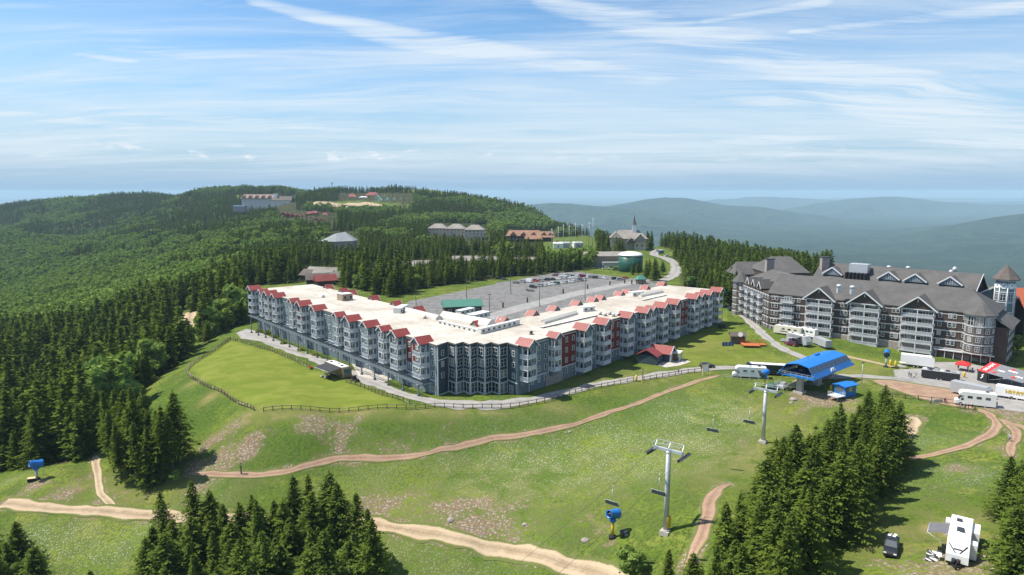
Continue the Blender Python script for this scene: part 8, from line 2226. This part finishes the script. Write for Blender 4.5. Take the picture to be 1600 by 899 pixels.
for px, py, Y, L_, lb in LR:
    p = at_Y(px, py, Y); o = house('long_building', lb, 'building', p, .06, L_, 11, 7.5, 3.2, tan, shing_l, .5, None, 4, 'long roofs behind the tree screen'); zfix(o, px, py - 3, 10.7)
for i, (px, py) in enumerate(((685, 354), (713, 354.5), (742, 356))):
    p = at_Y(px, py, 880 - 20 * i); o = house('apartment_block', ['tan hip roofed block deepest in the trees of the three in a row', 'middle tan block of the three hip roofed blocks in a row', 'tan block with its side wall showing, last of three in a row'][i], 'apartment block', p, R(-4), 23, 18, 17, 5, MATS['pale_church_wall'], shing_l, 1, 8, 5, 'tan hip roofed blocks'); zfix(o, px, py - 4.5, 22)
p = at_Y(830, 372, 800); rl = thing('mountain_lodge', 'rust roofed lodge with small gables in front of the wooded hill', 'lodge', p, R(-8)); k = MB(); k.box((-8, 0, 3), (38, 16, 16)); k.box((12, -4, 2), (26, 16, 16)); k.build('wall', brown, rl)
addroof(rl, 21, 10, 10.8, 17, 0, (-8, 0, 0), rust_r, 3); addroof(rl, 15, 10, 9.8, 16, R(0), (14, -4, 0), rust_r, 3); addroof(rl, 11, 7, 8, 12, 0, (4, -13, 0), rust_r, 2, 'porch_roof')
for x in (-20, -8, 4, 16, 24): addroof(rl, 6, 3.6, 12, 15.5, R(90), (x, -5, 0), rust_r, 0, 'gable_roof')
for i in range(8): fm, gm_ = win_mesh(2.4, 2.2, 'double'); q = link_mesh('window', fm, rl, (-24 + i * 4, -8.06, 6)); link_mesh('pane', gm_, q)
zfix(rl, 828, 360, 17)
for i, (px, py, Y, c_, lb) in enumerate(((600, 371, 900, 'white', 'white van on the clearing by the thin mast in the woods'), (760, 377, 840, 'white', 'white van beside the tan blocks'))):
    p = at_Y(px, py, Y); o = car('van', c_, p, .3, lb, None, False); zfix(o, px, py - 1, 2); o.scale = (1.6,) * 3
p = at_Y(604, 368, 900); o = thing('thin_mast', 'thin white mast in the woods by the white van', 'mast', p); k = MB(); k.bar((0, 0, 0), (0, 0, 24), .3, 6, .2); k.build('mast_pole', rv_w, o); k = MB(); k.box((0, 0, 1), (2, 2, 2)); k.build('mast_base', concrete, o); zfix(o, 604, 354, 24)
p = G(294, 512); car('suv', 'blue', p + Vector((0, 0, .2)), 1.0, 'pale blue covered car on the forest clearing', None, False)
# boulders on the slope
def boulder(px, py, s_, label):
    p = G(px, py); g = np.random.default_rng(int(px)); import bmesh as _b
    bm = _b.new(); _b.ops.create_icosphere(bm, subdivisions=2, radius=s_)
    for v in bm.verts: v.co *= 1 + .22 * (mnoise.noise(v.co * 1.3 / s_ + Vector((px, py, 0)))) + g.uniform(-.05, .05); v.co.z *= .65
    me = bpy.data.meshes.new('boulder'); bm.to_mesh(me); bm.free(); me.materials.append(stone); o = bpy.data.objects.new('boulder', me); COL.objects.link(o); o.location = p; tag(o, label, 'boulder')
for px, py, s_, lb in ((1240, 625, 1.1, 'large boulder below the concrete leg of the lift station'), (1236, 630, .6, 'smaller boulder beside the large one below the lift station'), (845, 680, .3, 'small pale stone at the trail below the embankment'), (890, 675, .45, 'bright pale stone just below the reddish trail'), (884, 676, .35, 'pale stone beside the bright one below the reddish trail'), (914, 845, .8, 'flat orange stone slab near the foot of the snow gun'), (820, 820, .6, 'orange stone on the grass above the beige road'), (704, 813, .8, 'largest orange stone on the grass above the beige road')): boulder(px, py, s_, lb)
